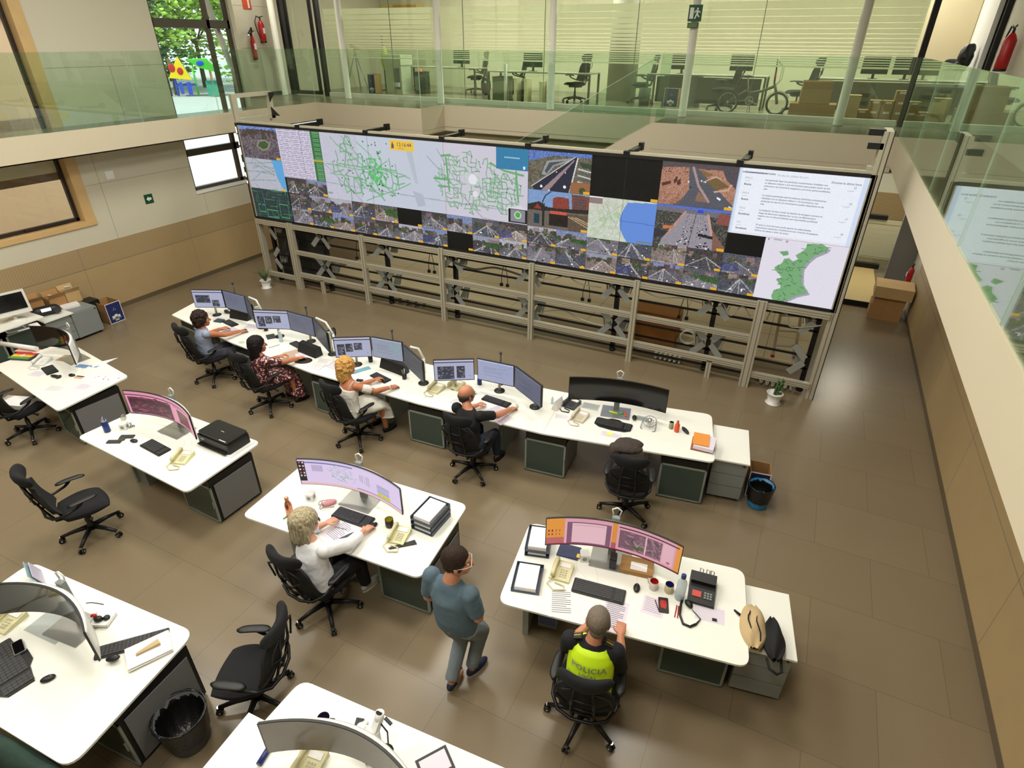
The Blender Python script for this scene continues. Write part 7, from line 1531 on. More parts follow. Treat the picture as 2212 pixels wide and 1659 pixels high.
# ------------------------------------------------------------------ people
def ik(s, h, l1, l2, pole):
    d = h - s; L = d.length; k = max(1.0, L / (l1 + l2) * 1.01); l1, l2 = l1 * k, l2 * k
    a = (l1 * l1 - l2 * l2 + L * L) / (2 * L); q = math.sqrt(max(1e-6, l1 * l1 - a * a)); n = d.normalized(); p = pole - n * pole.dot(n)
    return s + n * a + p.normalized() * q
def oval_tube(mb, secs, side, fwd, n=20):
    """secs: (centre, half width, half depth[, depth shift])"""
    mb.rings([[tuple(c + side * w * math.cos(2 * PI * j / n) + fwd * d * math.sin(2 * PI * j / n)) for j in range(n)] for c, w, d in secs])
def limb(mb, a, b, r0, r1, mid=None):
    a, b = Vector(a), Vector(b); m = mid if mid is not None else (r0 + r1) / 2
    mb.tube([a, a.lerp(b, 0.35), a.lerp(b, 0.7), b], [r0, max(m, r0 * 0.97), m * 0.93, r1], 12); mb.ell(a, (r0, r0, r0), 12, 8); mb.ell(b, (r1, r1, r1), 12, 8)
def hand(mb, wrist, d, up, side, curl=0.35, s=1.0):
    """palm and five separate fingers; d points along the hand, up is the back of the hand, side towards the thumb"""
    pal = wrist + d * 0.05 * s; M = Matrix((side, d, up)).transposed()
    mb.ell(pal, (0.041 * s, 0.055 * s, 0.016 * s), 12, 8, M); mb.ell(wrist + d * 0.01, (0.028 * s, 0.03 * s, 0.02 * s), 10, 6, M)
    for k, (o, L) in enumerate(((0.031, 0.062), (0.011, 0.074), (-0.010, 0.069), (-0.030, 0.054))):
        b = wrist + d * 0.09 * s + side * o * s; d1 = (d * math.cos(curl) - up * math.sin(curl) + side * o * 2.2).normalized(); m = b + d1 * L * 0.5 * s; d2 = (d * math.cos(curl * 2.4) - up * math.sin(curl * 2.4) + side * o * 2).normalized(); e = m + d2 * L * 0.5 * s
        mb.tube([b - d * 0.02, b, m, e], [0.0095 * s, 0.0095 * s, 0.009 * s, 0.0075 * s], 8); mb.ell(e, (0.0075 * s,) * 3, 8, 5)
    b = wrist + d * 0.03 * s + side * 0.032 * s; m = b + (side * 0.7 + d * 0.7 - up * 0.2).normalized() * 0.034 * s; e = m + (d * 0.9 + side * 0.25 - up * 0.3).normalized() * 0.03 * s
    mb.tube([b - side * 0.015, b, m, e], [0.013 * s, 0.012 * s, 0.0105 * s, 0.0085 * s], 8); mb.ell(e, (0.0085 * s,) * 3, 8, 5)
def head(mb, Hm, s=1.0, jaw=1.0):
    def E(c, r): mb.ell(Hm @ Vector(c), r, 16, 10, Hm.to_3x3())
    E((0, -0.012, 0.035), (0.078, 0.098, 0.085)); E((0, 0.022, -0.03), (0.06 * jaw, 0.07, 0.085)); E((0, 0.052, -0.085), (0.032 * jaw, 0.034, 0.028)); E((0, 0.07, 0.035), (0.052, 0.022, 0.03))
    for x in (-1, 1): E((x * 0.079, -0.005, -0.012), (0.011, 0.02, 0.032)); E((x * 0.035, 0.066, -0.025), (0.024, 0.02, 0.022))
    pts = [Hm @ Vector(q) for q in ((0, 0.088, 0.012), (0, 0.108, -0.012), (0, 0.112, -0.03))]; mb.tube(pts, [0.009, 0.012, 0.015], 8); mb.ell(pts[2], (0.014,) * 3, 8, 6)
    E((0, 0.086, -0.06), (0.022, 0.012, 0.006)); E((0, 0.084, -0.071), (0.02, 0.012, 0.007))
def person(lab, hip, sc, hd, face, look, hands, skin, top, bottom, hairf, seated=True, pitch=0.0, poles=None, feet=None, sleeve=0.45, group=None, knees=None, build=1.0, shoes=None, extra=None, curl=0.4, neck=(0.0, 0.0), sleeve_loose=1.0, trouser_loose=1.0):
    f = Vector((math.cos(R(face)), math.sin(R(face)), 0)); s = Vector((f.y, -f.x, 0)); up = Vector((0, 0, 1))   # s: the person's right
    hip = Vector(hip); sc = Vector(sc); hd = Vector(hd); root = Vector((hip.x, hip.y, 0)); t = thing('person', lab, 'person', tuple(root), 0, group)
    lf = Vector((math.cos(R(look)), math.sin(R(look)), 0)); lr = Vector((lf.y, -lf.x, 0)); lf2 = (lf * math.cos(pitch) - up * math.sin(pitch)); lu = lr.cross(lf2)
    Hm = Matrix.Translation(hd - root) @ Matrix((lr, lf2, lu)).transposed().to_4x4() @ Matrix.Scale(1.15, 4)
    hip, sc = hip - root, sc - root; B = build; spn = (sc - hip)
    def S(q): return hip + spn * q - f * 0.02 * math.sin(PI * q)
    SH = [sc - s * 0.17 * B + up * -0.01, sc + s * 0.17 * B + up * -0.01]; HN = [Vector(h) - root for h in hands]; EL = []
    WR = []
    for i, (sh, h) in enumerate(zip(SH, HN)):
        dd = (h - sh).normalized(); w = h - dd * 0.06; pole = Vector(poles[i]) if poles else (up * -0.75 + (s if i else -s) * 0.6 - f * 0.25); e = ik(sh, w, 0.285, 0.255, pole); EL.append(e); WR.append(w)
    # body
    mb = MB(); oval_tube(mb, [(S(-0.22), 0.14 * B, 0.1), (S(0.0), 0.16 * B, 0.11 * B), (S(0.35), 0.125 * B, 0.095 * B), (S(0.7), 0.15 * B, 0.105 * B), (S(0.93), 0.155 * B, 0.085), (S(1.05), 0.1, 0.065), (S(1.12), 0.05, 0.05)], s, f)
    nk = Hm @ Vector((0, -0.02, -0.06)); mb.tube([sc - up * 0.02, sc.lerp(nk, 0.5), nk], [0.072, 0.06 * B, 0.058], 12)
    head(mb, Hm, jaw=1.0 if B <= 1 else 1.06)
    for i in (0, 1):
        limb(mb, SH[i], EL[i], 0.058 * B, 0.043 * B, 0.05 * B); limb(mb, EL[i], WR[i], 0.043 * B, 0.03, 0.04 * B)
        fd = (WR[i] - EL[i]).normalized(); hdv = (HN[i] - WR[i]).normalized() if seated else fd; hdv = (fd * 0.4 + Vector((f.x, f.y, -0.12)) * 0.6).normalized() if seated else fd
        sd = (-s if i else s); upv = sd.cross(hdv) if i == 0 else hdv.cross(sd); upv = (up - hdv * hdv.dot(up)).normalized() if seated else (sd * -1); sd = (sd - hdv * sd.dot(hdv) - upv * sd.dot(upv)).normalized() if seated else (up - hdv * hdv.dot(up)).normalized()
        hand(mb, WR[i], hdv, upv, sd, curl, 1.1)
    KN = []; FT = []
    for i, sg in ((0, -1), (1, 1)):
        h0 = hip + s * sg * 0.095 * B - up * 0.03
        if seated:
            k = (Vector(knees[i]) - root) if knees else hip + s * sg * 0.14 + f * 0.42 - up * 0.045; a = (Vector(feet[i]) - root) if feet else k + f * 0.04 - up * (k.z - 0.085)
        else:
            a = Vector(feet[i]) - root; k = ik(h0, a, 0.45, 0.44, f)
        limb(mb, h0, k, 0.078 * B, 0.052, 0.066 * B); limb(mb, k, a, 0.05, 0.036, 0.046); KN.append(k); FT.append(a)
        mb.ell(a + f * 0.07 - up * 0.045, (0.04, 0.12, 0.032), 12, 8, Matrix((s, f, up)).transposed())
    body = remesh(mb, 'body', skin, t, 0.0085, 3)
    # face details
    for x in (-0.031, 0.031):
        m2 = MB(); m2.ell(Hm @ Vector((x, 0.078, 0.005)), (0.013, 0.009, 0.009), 10, 6, Hm.to_3x3()); m2.m = 1; m2.ell(Hm @ Vector((x, 0.085, 0.005)), (0.006, 0.004, 0.006), 8, 5, Hm.to_3x3()); obj('eye', m2, [SIGNW, BLACK], t)
    ctx = dict(t=t, S=S, s=s, f=f, up=up, SH=SH, EL=EL, WR=WR, HN=HN, KN=KN, FT=FT, Hm=Hm, hip=hip, sc=sc, B=B, root=root)
    # shirt
    if top is not None:
        mb = MB(); q0 = -0.16 if seated else -0.1; lo = sleeve_loose
        oval_tube(mb, [(S(q0), 0.168 * B * lo, 0.122 * B * lo), (S(0.2), 0.158 * B * lo, 0.122 * B * lo), (S(0.45), 0.15 * B * lo, 0.117 * B), (S(0.72), 0.168 * B, 0.12 * B), (S(0.92), 0.168 * B, 0.1), (S(1.03), 0.125, 0.085), (S(1.1), 0.078, 0.072)], s, f)
        for i in (0, 1):
            sh, el, wr = SH[i], EL[i], WR[i]; mb.ell(sh, (0.07 * B,) * 3, 12, 8)
            if sleeve > 0:
                a = min(1, sleeve * 2); e = sh.lerp(el, a); r1 = (0.062 - 0.006 * a) * B * lo
                mb.tube([sh, sh.lerp(e, 0.5), e], [0.068 * B, 0.062 * B * lo, r1], 12)
                if sleeve > 0.5:
                    a2 = (sleeve - 0.5) * 2; e2 = el.lerp(wr, a2); mb.ell(el, (0.054 * B * lo,) * 3, 10, 8); mb.tube([el, e2], [0.054 * B * lo, 0.044 * B * lo], 12); mb.tube([e2 - (e2 - el).normalized() * 0.03, e2], [0.05 * lo, 0.051 * lo], 12)
        remesh(mb, 'shirt', top, t, 0.011, 3, disp=0.012, dscale=0.07)
    if bottom is not None:
        mb = MB(); oval_tube(mb, [(S(-0.25), 0.15 * B, 0.12), (S(-0.05), 0.175 * B, 0.13 * B), (S(0.1), 0.16 * B, 0.12 * B)], s, f)
        for i, sg in ((0, -1), (1, 1)):
            h0 = hip + s * sg * 0.095 * B - up * 0.03; k, a = KN[i], FT[i] + up * 0.03; L_ = trouser_loose
            mb.tube([h0, h0.lerp(k, 0.5), k], [0.095 * B, 0.085 * B * L_, 0.07 * L_], 12); mb.ell(k, (0.07 * L_,) * 3, 12, 8); mb.tube([k, k.lerp(a, 0.5), a], [0.068 * L_, 0.062 * L_, 0.056 * L_], 12)
        remesh(mb, 'trousers', bottom, t, 0.012, 3, disp=0.012, dscale=0.08)
    sm = shoes or [BLACK, BLACK]
    for i in (0, 1):
        a = FT[i]; mb = MB(); fr = f if seated else (Matrix.Rotation(R(-12 if i else 8), 3, 'Z') @ f); sr = Vector((fr.y, -fr.x, 0)); M = Matrix((sr, fr, up)).transposed()
        mb.ell(a + fr * 0.075 - up * (a.z - 0.04), (0.046, 0.135, 0.04), 16, 8, M); mb.ell(a - fr * 0.01 - up * (a.z - 0.055), (0.04, 0.06, 0.045), 12, 8, M); sh_ = remesh(mb, 'shoe', sm[0], t, 0.01, 2)
        mb = MB(); P = [(0.042 * math.cos(q), 0.075 + 0.132 * math.sin(q)) for q in [2 * PI * k / 20 for k in range(20)]]; mb._add([tuple(a + fr * y + sr * x - up * (a.z - z)) for z in (0.001, 0.016) for x, y in P], [tuple(range(19, -1, -1)), tuple(range(20, 40))] + [(k, (k + 1) % 20, 20 + (k + 1) % 20, 20 + k) for k in range(20)]); obj('sole', mb, sm[1], sh_)
    hairf(ctx)
    if extra: extra(ctx)
    return t
def hair_blob(ctx, parts, m, voxel=0.009, disp=0.012, ds=0.03, name='hair', strands=None):
    Hm = ctx['Hm']; mb = MB()
    for c, r in parts: mb.ell(Hm @ Vector(c), r, 16, 10, Hm.to_3x3())
    for pts, r in (strands or []): mb.tube([Hm @ Vector(p) for p in pts], r, 8)
    return remesh(mb, name, m, ctx['t'], voxel, 2, disp=disp, dscale=ds)
def hairmat(name, rgb, var=0.5, sc=30):
    """hair: long streaks of lighter and darker strands"""
    if name in MATS: return MATS[name]
    m = bpy.data.materials.new(name); m.use_nodes = True; nt = m.node_tree; b = nt.nodes['Principled BSDF']; tc = nt.nodes.new('ShaderNodeTexCoord'); mp = nt.nodes.new('ShaderNodeMapping'); mp.inputs['Scale'].default_value = (sc, sc, sc * 0.12)
    n = nt.nodes.new('ShaderNodeTexNoise'); n.inputs['Scale'].default_value = 2.5; n.inputs['Detail'].default_value = 4; r = nt.nodes.new('ShaderNodeMapRange'); r.inputs['To Min'].default_value = 1 - var; r.inputs['To Max'].default_value = 1 + var; r.inputs['From Min'].default_value = 0.3; r.inputs['From Max'].default_value = 0.7
    h = nt.nodes.new('ShaderNodeHueSaturation'); h.inputs['Color'].default_value = (*lin(rgb), 1); nt.links.new(tc.outputs['Object'], mp.inputs['Vector']); nt.links.new(mp.outputs['Vector'], n.inputs['Vector']); nt.links.new(n.outputs['Fac'], r.inputs['Value']); nt.links.new(r.outputs['Result'], h.inputs['Value']); nt.links.new(h.outputs['Color'], b.inputs['Base Color']); b.inputs['Roughness'].default_value = 0.65; b.inputs['Specular IOR Level'].default_value = 0.25
    bp = nt.nodes.new('ShaderNodeBump'); bp.inputs['Strength'].default_value = 0.5; bp.inputs['Distance'].default_value = 0.01; nt.links.new(n.outputs['Fac'], bp.inputs['Height']); nt.links.new(bp.outputs['Normal'], b.inputs['Normal']); MATS[name] = m; return m
SK = mat('skin_warm', (196, 132, 100), 0.5, var=0.04, scale=20); SK2 = mat('skin_tan', (184, 116, 82), 0.5, var=0.04, scale=20); SK3 = mat('skin_fair', (206, 150, 122), 0.5, var=0.04, scale=20)

def bob(m, length, puff=1.0, disp=0.012, ds=0.03, curls=0, seed=1):
    def fn(ctx):
        rg = random.Random(seed); P = [((0, -0.022, 0.045), (0.094 * puff, 0.108 * puff, 0.092 * puff)), ((0, -0.05, 0.0), (0.09 * puff, 0.085 * puff, 0.09 * puff)), ((-0.078, -0.015, -0.01), (0.026, 0.062, 0.075)), ((0.078, -0.015, -0.01), (0.026, 0.062, 0.075))]
        st = []
        n = 26
        for k in range(n):
            a = PI * (0.02 + 0.96 * k / (n - 1)); x, y = 0.088 * puff * math.cos(a), -0.02 - 0.088 * puff * math.sin(a); L = length * rg.uniform(0.9, 1.08); w = rg.uniform(-0.012, 0.012)
            st.append(([(x * 0.6, y * 0.6, 0.1), (x, y, 0.03), (x * 1.06 + w, y * 1.05, 0.03 - L * 0.45), (x * 1.08 + w * 1.6 + 0.008 * math.sin(k), y * 1.08, 0.03 - L * 0.8), (x * 0.98 + w * 2, y * 0.98, 0.03 - L)], [0.02, 0.022, 0.022, 0.02, 0.009]))
        for k in range(curls):
            th = rg.uniform(0, 2 * PI); ph = rg.uniform(-0.5, 1.4); r = 0.098 * puff; x, y, z = r * math.cos(ph) * math.cos(th), r * math.cos(ph) * math.sin(th) - 0.025, 0.03 + r * math.sin(ph)
            if y > 0.05 and z < 0.07: continue
            P.append(((x, y, z), (0.024, 0.022, 0.02)))
        hair_blob(ctx, P, m, 0.0085, disp, ds, strands=st)
    return fn
def shorthair(m, bald=False, low=-0.05, thick=0.006):
    def fn(ctx):
        if bald: P = [((0, -0.03, 0.0), (0.084, 0.086, 0.052)), ((-0.072, 0.0, -0.005), (0.014, 0.045, 0.035)), ((0.072, 0.0, -0.005), (0.014, 0.045, 0.035)), ((0, -0.055, -0.045), (0.058, 0.05, 0.04))]
        else: P = [((0, -0.016, 0.042), (0.082 + thick * 0.3, 0.1 + thick * 0.4, 0.086 + thick)), ((0, -0.055, -0.03), (0.06, 0.052, 0.05)), ((-0.073, -0.005, 0.0), (0.013, 0.045, 0.045)), ((0.073, -0.005, 0.0), (0.013, 0.045, 0.045))]
        hair_blob(ctx, P, m, 0.0075, 0.005, 0.012)
    return fn

def glasses(ctx, m, thick=0.0022):
    Hm = ctx['Hm']; mb = MB()
    for x in (-0.033, 0.033): mb.tube([Hm @ Vector((x + 0.024 * math.cos(a), 0.103, 0.004 + 0.018 * math.sin(a))) for a in [2 * PI * k / 14 for k in range(14)]], thick, 5, closed=True)
    for x in (-1, 1): mb.tube([Hm @ Vector(q) for q in ((x * 0.057, 0.103, 0.01), (x * 0.08, 0.06, 0.012), (x * 0.086, -0.02, 0.004))], thick, 5)
    mb.tube([Hm @ Vector((-0.009, 0.105, 0.008)), Hm @ Vector((0.009, 0.105, 0.008))], thick, 5); obj('glasses', mb, m, ctx['t'])

# curly-haired woman in pale blue sleeveless top
person('woman with curly dark hair in a pale blue sleeveless top, at the control row', (2.84, -4.08, 0.55), (2.85, -4.07, 0.97), (2.84, -4.01, 1.15), 72, 46, [(2.78, -3.62, 0.79), (3.14, -3.52, 0.785)], SK2, mat('top_paleblue', (150, 160, 186), 0.8), mat('trousers_grey', (70, 72, 84), 0.85), bob(hairmat('hair_darkbrown', (44, 30, 24), 0.6), 0.12, 1.08, 0.02, 0.022, 110, 3), sleeve=0.0, build=1.0)
# woman in floral dress
def floral():
    m = bpy.data.materials.new('floral_print'); m.use_nodes = True; nt = m.node_tree; b = nt.nodes['Principled BSDF']; tc = nt.nodes.new('ShaderNodeTexCoord'); v = nt.nodes.new('ShaderNodeTexVoronoi'); v.inputs['Scale'].default_value = 24
    n = nt.nodes.new('ShaderNodeTexNoise'); n.inputs['Scale'].default_value = 16; mx = nt.nodes.new('ShaderNodeMix'); mx.data_type = 'VECTOR'; mx.inputs[0].default_value = 0.12
    nt.links.new(tc.outputs['Object'], n.inputs['Vector']); nt.links.new(tc.outputs['Object'], mx.inputs[4]); nt.links.new(n.outputs['Color'], mx.inputs[5]); nt.links.new(mx.outputs[1], v.inputs['Vector'])
    r = nt.nodes.new('ShaderNodeValToRGB'); e = r.color_ramp; e.interpolation = 'CONSTANT'; e.elements[0].position = 0; e.elements[0].color = (*lin((232, 210, 208)), 1); e.elements[1].position = 0.3; e.elements[1].color = (*lin((196, 128, 128)), 1); k = e.elements.new(0.42); k.color = (*lin((74, 32, 38)), 1)
    nt.links.new(v.outputs['Distance'], r.inputs['Fac']); nt.links.new(r.outputs['Color'], b.inputs['Base Color']); b.inputs['Roughness'].default_value = 0.85; return m
FLO = floral()
def skirt(ctx, m, hem, n_=30, wave=0.02, spread=1.0, drop=0.0):
    """skirt draped over thighs and falling from the knees"""
    f, s, up = ctx['f'], ctx['s'], ctx['up']; hip = ctx['hip']; mb = MB(); k = (ctx['KN'][0] + ctx['KN'][1]) / 2
    secs = [(hip + up * 0.06, 0.18, 0.13, up), (hip + f * 0.02 - up * 0.02, 0.2, 0.15, (up * 0.7 + f * 0.7)), (hip.lerp(k, 0.5), 0.21 * spread, 0.1, f), (k + up * 0.0, 0.24 * spread, 0.095, f), (k + f * 0.07 - up * 0.06, 0.25 * spread, 0.09, (f - up).normalized()), (k + f * 0.09 - up * 0.2, 0.25 * spread, 0.11, -up), (Vector((k.x, k.y, 0)) + f * 0.08 + up * hem, 0.27 * spread, 0.13, -up)]
    rg = []
    for i, (c, w, d, ax) in enumerate(secs):
        ax = ax.normalized(); y = ax.cross(s).normalized()
        rg.append([tuple(c + s * w * (1 + wave * 2 * math.sin(j * 5.3) * i / 6) * math.cos(2 * PI * j / n_) + y * d * (1 + wave * 4 * math.sin(j * 3.9) * i / 6) * math.sin(2 * PI * j / n_)) for j in range(n_)])
    mb.rings(rg); return remesh(mb, 'skirt', m, ctx['t'], 0.012, 2, disp=0.014, dscale=0.05)
person('woman with long dark hair in a pink and maroon floral dress', (4.42, -4.36, 0.55), (4.47, -4.35, 0.97), (4.43, -4.29, 1.15), 74, 55, [(4.5, -3.95, 0.79), (4.8, -3.84, 0.79)], SK2, FLO, None, bob(hairmat('hair_black', (22, 16, 17), 0.5), 0.27, 1.08, 0.012, 0.03, 0, 5), sleeve=0.42, build=1.02, sleeve_loose=1.06, extra=lambda c: skirt(c, FLO, 0.12))
# blonde woman in white lace
LACE = mat('lace_white', (222, 216, 208), 0.85, bump=0.6, bscale=120); 
def lace_extra(ctx):
    skirt(ctx, mat('skirt_white', (216, 214, 204), 0.85, bump=0.5, bscale=60), 0.28, wave=0.035, spread=1.1); mb = MB(); f, s, up = ctx['f'], ctx['s'], ctx['up']
    for sg in (-1, 1): mb.tube([ctx['sc'] + s * sg * 0.12 + f * 0.09 - up * 0.06, ctx['sc'] + s * sg * 0.115 + up * 0.055, ctx['sc'] + s * sg * 0.1 - f * 0.1 - up * 0.07], 0.008, 6)
    obj('shoulder_strap', mb, LACE, ctx['t']); mb = MB()
    mb.tube([ctx['WR'][1] + Vector((0.03 * math.cos(a), 0.0, 0)) * 0 + (s * math.cos(a) + up * math.sin(a)) * 0.031 - (ctx['WR'][1] - ctx['EL'][1]).normalized() * 0.02 for a in [2 * PI * k / 12 for k in range(12)]], 0.006, 6, closed=True); obj('bracelet', mb, WHITEP, ctx['t'])
    # low-cut bodice with dropped lace sleeves
    mb = MB(); S = ctx['S']; oval_tube(mb, [(S(-0.12), 0.17, 0.125), (S(0.3), 0.145, 0.115), (S(0.62), 0.158, 0.122), (S(0.8), 0.166, 0.118), (S(0.84), 0.16, 0.11)], s, f)
    for i in (0, 1): a, b = ctx['SH'][i], ctx['EL'][i]; mb.tube([a.lerp(b, 0.3), a.lerp(b, 0.55), a.lerp(b, 0.8)], [0.058, 0.068, 0.06], 12)
    remesh(mb, 'bodice', LACE, ctx['t'], 0.011, 2, disp=0.012, dscale=0.03)
person('blonde woman with bare shoulders in a white lace top and skirt', (6.28, -4.42, 0.55), (6.22, -4.33, 0.97), (6.15, -4.25, 1.16), 76, 60, [(6.35, -3.85, 0.79), (6.7, -3.92, 0.79)], SK2, None, None, bob(hairmat('hair_gold', (196, 150, 84), 0.4), 0.2, 1.16, 0.022, 0.03, 40, 7), build=0.98, extra=lace_extra, poles=[(-0.3, -0.3, -0.9), (0.9, -0.5, -0.6)])
# balding man in black
person('balding man in a black t-shirt and jeans at the control row', (8.21, -4.33, 0.55), (8.16, -4.24, 0.98), (8.08, -4.13, 1.16), 84, 62, [(8.07, -3.78, 0.79), (8.54, -3.66, 0.79)], SK, mat('shirt_black', (16, 16, 19), 0.85), mat('jeans_dark', (30, 42, 56), 0.85), shorthair(hairmat('hair_greydark', (70, 62, 58), 0.3, 60), True), sleeve=0.38, build=1.12, extra=lambda c: glasses(c, DARKG), poles=[(-0.8, 0, -0.6), (0.9, -0.5, -0.55)])
# woman in white blouse
def blouse_extra(ctx): glasses(ctx, BLACK, 0.003)
person('woman with a grey-blonde bob in a white blouse, typing at her desk', (7.99, -7.03, 0.55), (7.96, -6.99, 0.98), (7.87, -6.92, 1.15), 84, 62, [(7.76, -6.55, 0.79), (8.2, -6.45, 0.79)], SK3, mat('blouse_white', (232, 232, 236), 0.75, var=0.03, scale=12), mat('trousers_black', (14, 14, 16), 0.85), bob(hairmat('hair_ashblonde', (166, 154, 126), 0.5, 26), 0.19, 1.2, 0.01, 0.035, 0, 9), sleeve=0.86, build=1.08, sleeve_loose=1.16, shoes=[mat('shoe_silver', (190, 190, 186), 0.35, 0.2), WHITEP], extra=blouse_extra, poles=[(-0.8, 0, -0.6), (0.9, -0.5, -0.55)], trouser_loose=1.15)
# police officer
VEST = mat('hivis_yellow', (206, 240, 20), 0.6, var=0.02, scale=6)
def police_extra(ctx):
    f, s, up, S, sc = ctx['f'], ctx['s'], ctx['up'], ctx['S'], ctx['sc']; t = ctx['t']; mb = MB()
    oval_tube(mb, [(S(-0.02), 0.2, 0.148), (S(0.3), 0.196, 0.15), (S(0.6), 0.196, 0.152), (S(0.85), 0.19, 0.142), (S(0.99), 0.165, 0.118), (S(1.04), 0.12, 0.09)], s, f); remesh(mb, 'safety_vest', VEST, t, 0.011, 3)
    # lettering on the back
    c = S(0.7) - f * 0.166; X, Zv = s * 1.0, (spn_up(ctx)); M0 = Matrix((X, Zv, -f)).transposed().to_4x4()
    for txt, size, dz, w in (('POLICIA', 0.07, 0.055, 1.0), ('LOCAL', 0.042, 0.0, 1.0), ('VALENCIA', 0.066, -0.07, 1.0)):
        vs, fs = text_mesh(txt, size, Matrix.Identity(4), 'CENTER', 0.0018, 1.12); out = []
        for v in vs:
            x, z = v[0], v[1] + dz; bow = 0.152 * (1 - math.sqrt(max(0, 1 - min(1, (x / 0.196)) ** 2))); out.append(tuple(c + X * x + Zv * z + f * (bow * 0.95 - 0.008)))
        mb = MB(); mb._add(out, fs); obj('lettering', mb, mat('reflective_grey', (168, 176, 172), 0.4, 0.2), t, 'grey word on the vest')
    for sg in (-1, 1):
        mb = MB(); p = sc + s * sg * 0.135 + up * 0.062; mb.cbox((0, 0, 0), (0.09, 0.06, 0.012)); mb.m = 1; mb.cbox((0, 0, 0.007), (0.07, 0.012, 0.003)); mb.cbox((0.0, 0.022, 0.007), (0.07, 0.004, 0.003)); o = obj('epaulette', mb, [BLACK, mat('gold_braid', (170, 140, 60), 0.4, 0.5)], t); o.location = p; o.rotation_euler = (0, sg * 0.45, math.atan2(s.y, s.x))
    mb = MB(); mb.tube([ctx['Hm'] @ Vector((0.062 * math.cos(a), -0.02 + 0.064 * math.sin(a), -0.118 - 0.012 * math.sin(a))) for a in [2 * PI * k / 20 for k in range(20)]], 0.014, 8, closed=True); obj('collar', mb, mat('collar_grey', (60, 62, 66), 0.8), t); glasses(ctx, STEEL)
def spn_up(ctx): v = (ctx['sc'] - ctx['hip']).normalized(); return v
person('grey-haired police officer in a yellow safety vest seated at the desk', (10.85, -6.93, 0.55), (10.83, -6.84, 1.0), (10.83, -6.75, 1.18), 99, 104, [(10.7, -6.5, 0.8), (10.98, -6.48, 0.8)], SK, mat('shirt_navy', (20, 21, 28), 0.85), mat('trousers_black', (0, 0, 0)), shorthair(hairmat('hair_grey', (118, 106, 94), 0.3, 60), thick=0.008), sleeve=0.5, build=1.12, extra=police_extra, poles=[(-0.45, -0.3, -1), (0.3, -0.3, -1)])
# standing man
def stand_extra(ctx): glasses(ctx, WHITEP)
person('standing man in a grey-blue t-shirt, grey jeans and navy shoes', (9.66, -7.06, 0.9), (9.65, -7.1, 1.38), (9.69, -7.04, 1.6), 86, 28, [(9.6, -6.9, 0.96), (9.71, -6.88, 0.98)], SK, mat('tshirt_bluegrey', (84, 104, 118), 0.85, var=0.05, scale=10), mat('jeans_grey', (122, 132, 140), 0.85, var=0.06, scale=12), shorthair(hairmat('hair_brownblack', (46, 32, 24), 0.4, 60), thick=0.009), seated=False, sleeve=0.42, build=1.14, feet=[(9.62, -7.15, 0.09), (9.72, -6.94, 0.09)], shoes=[mat('shoe_navy', (24, 34, 66), 0.7), mat('sole_cream', (200, 196, 180), 0.6)], extra=stand_extra, poles=[(-0.6, -0.4, -0.6), (0.6, -0.4, -0.6)], sleeve_loose=1.08, trouser_loose=1.1)
# dark green throw over the chairs at the picture's lower corner
A = at(2, 1572, 0.7); B_ = at(235, 1722, 0.7); o = Vector((A.x, A.y, 0)); dv = (B_ - A).to_2d(); L_ = dv.length; ang = math.atan2(dv.y, dv.x)
mb = MB(); rg = []
for i in range(25):
    u = i / 24; x = L_ * u; q = [(0.0, 0.3), (0.01, 0.6), (-0.01, 0.68), (-0.05, 0.7), (-0.1, 0.69), (-0.15, 0.62), (-0.19, 0.2), (-0.17, 0.2), (-0.13, 0.6), (-0.09, 0.66), (-0.05, 0.675), (-0.02, 0.65), (-0.01, 0.3)]
    rg.append([(x, y + 0.012 * math.sin(9 * u + 7 * z), z + 0.014 * math.sin(13 * u + 5 * y) - (0.03 if i in (0, 24) else 0)) for y, z in q])
mb.rings(rg); place(mb, mat('throw_green', (40, 62, 54), 0.9, var=0.4, scale=7, bump=0.4, bscale=30), 'throw_blanket', 'dark green blanket draped along the front of the desk with two keyboards', 'blanket', tuple(o), ang)

# ------------------------------------------------------------------ gallery and offices upstairs
UCG = 'office chairs upstairs'
t = thing('fire_extinguisher', 'tall red fire extinguisher hanging on the alcove wall, nearest the black door', 'fire extinguisher', (-3.9, 4.9, 5.15), 0, 'fire extinguishers')
def ext(t, r=0.075, h=0.5, hose=True):
    mb = MB(); mb.lathe((0, 0, 0), [(r * 0.9, 0), (r, 0.02), (r, h * 0.8), (r * 0.6, h * 0.93), (r * 0.3, h)], 18); obj('cylinder', mb, RED, t); mb = MB(); mb.box(0.02 + r * 0.75, -0.035, h * 0.4, 0.022 + r * 0.85, 0.035, h * 0.65); obj('printed_label', mb, PAPER, t)
    mb = MB(); mb.cyl((0, 0, h), (0, 0, h + 0.06), 0.02, n=8); mb.bar((0, -0.03, h + 0.07), (0, 0.12, h + 0.1), 0.02); obj('valve', mb, BLACK, t); mb = MB(); mb.lathe((0, 0, 0.0), [(r * 0.95, -0.01), (r * 1.02, 0.0), (r * 1.02, 0.03)], 16); obj('base_ring', mb, BLACK, t)
    if hose: mb = MB(); mb.tube([(0, 0, h + 0.05), (0.02, -0.14, h + 0.1), (0.03, -0.24, h - 0.05), (0.03, -0.2, h * 0.5), (0.02, -0.12, h * 0.2)], 0.014, 6); obj('hose', mb, BLACK, t)
ext(t, 0.085, 0.56)
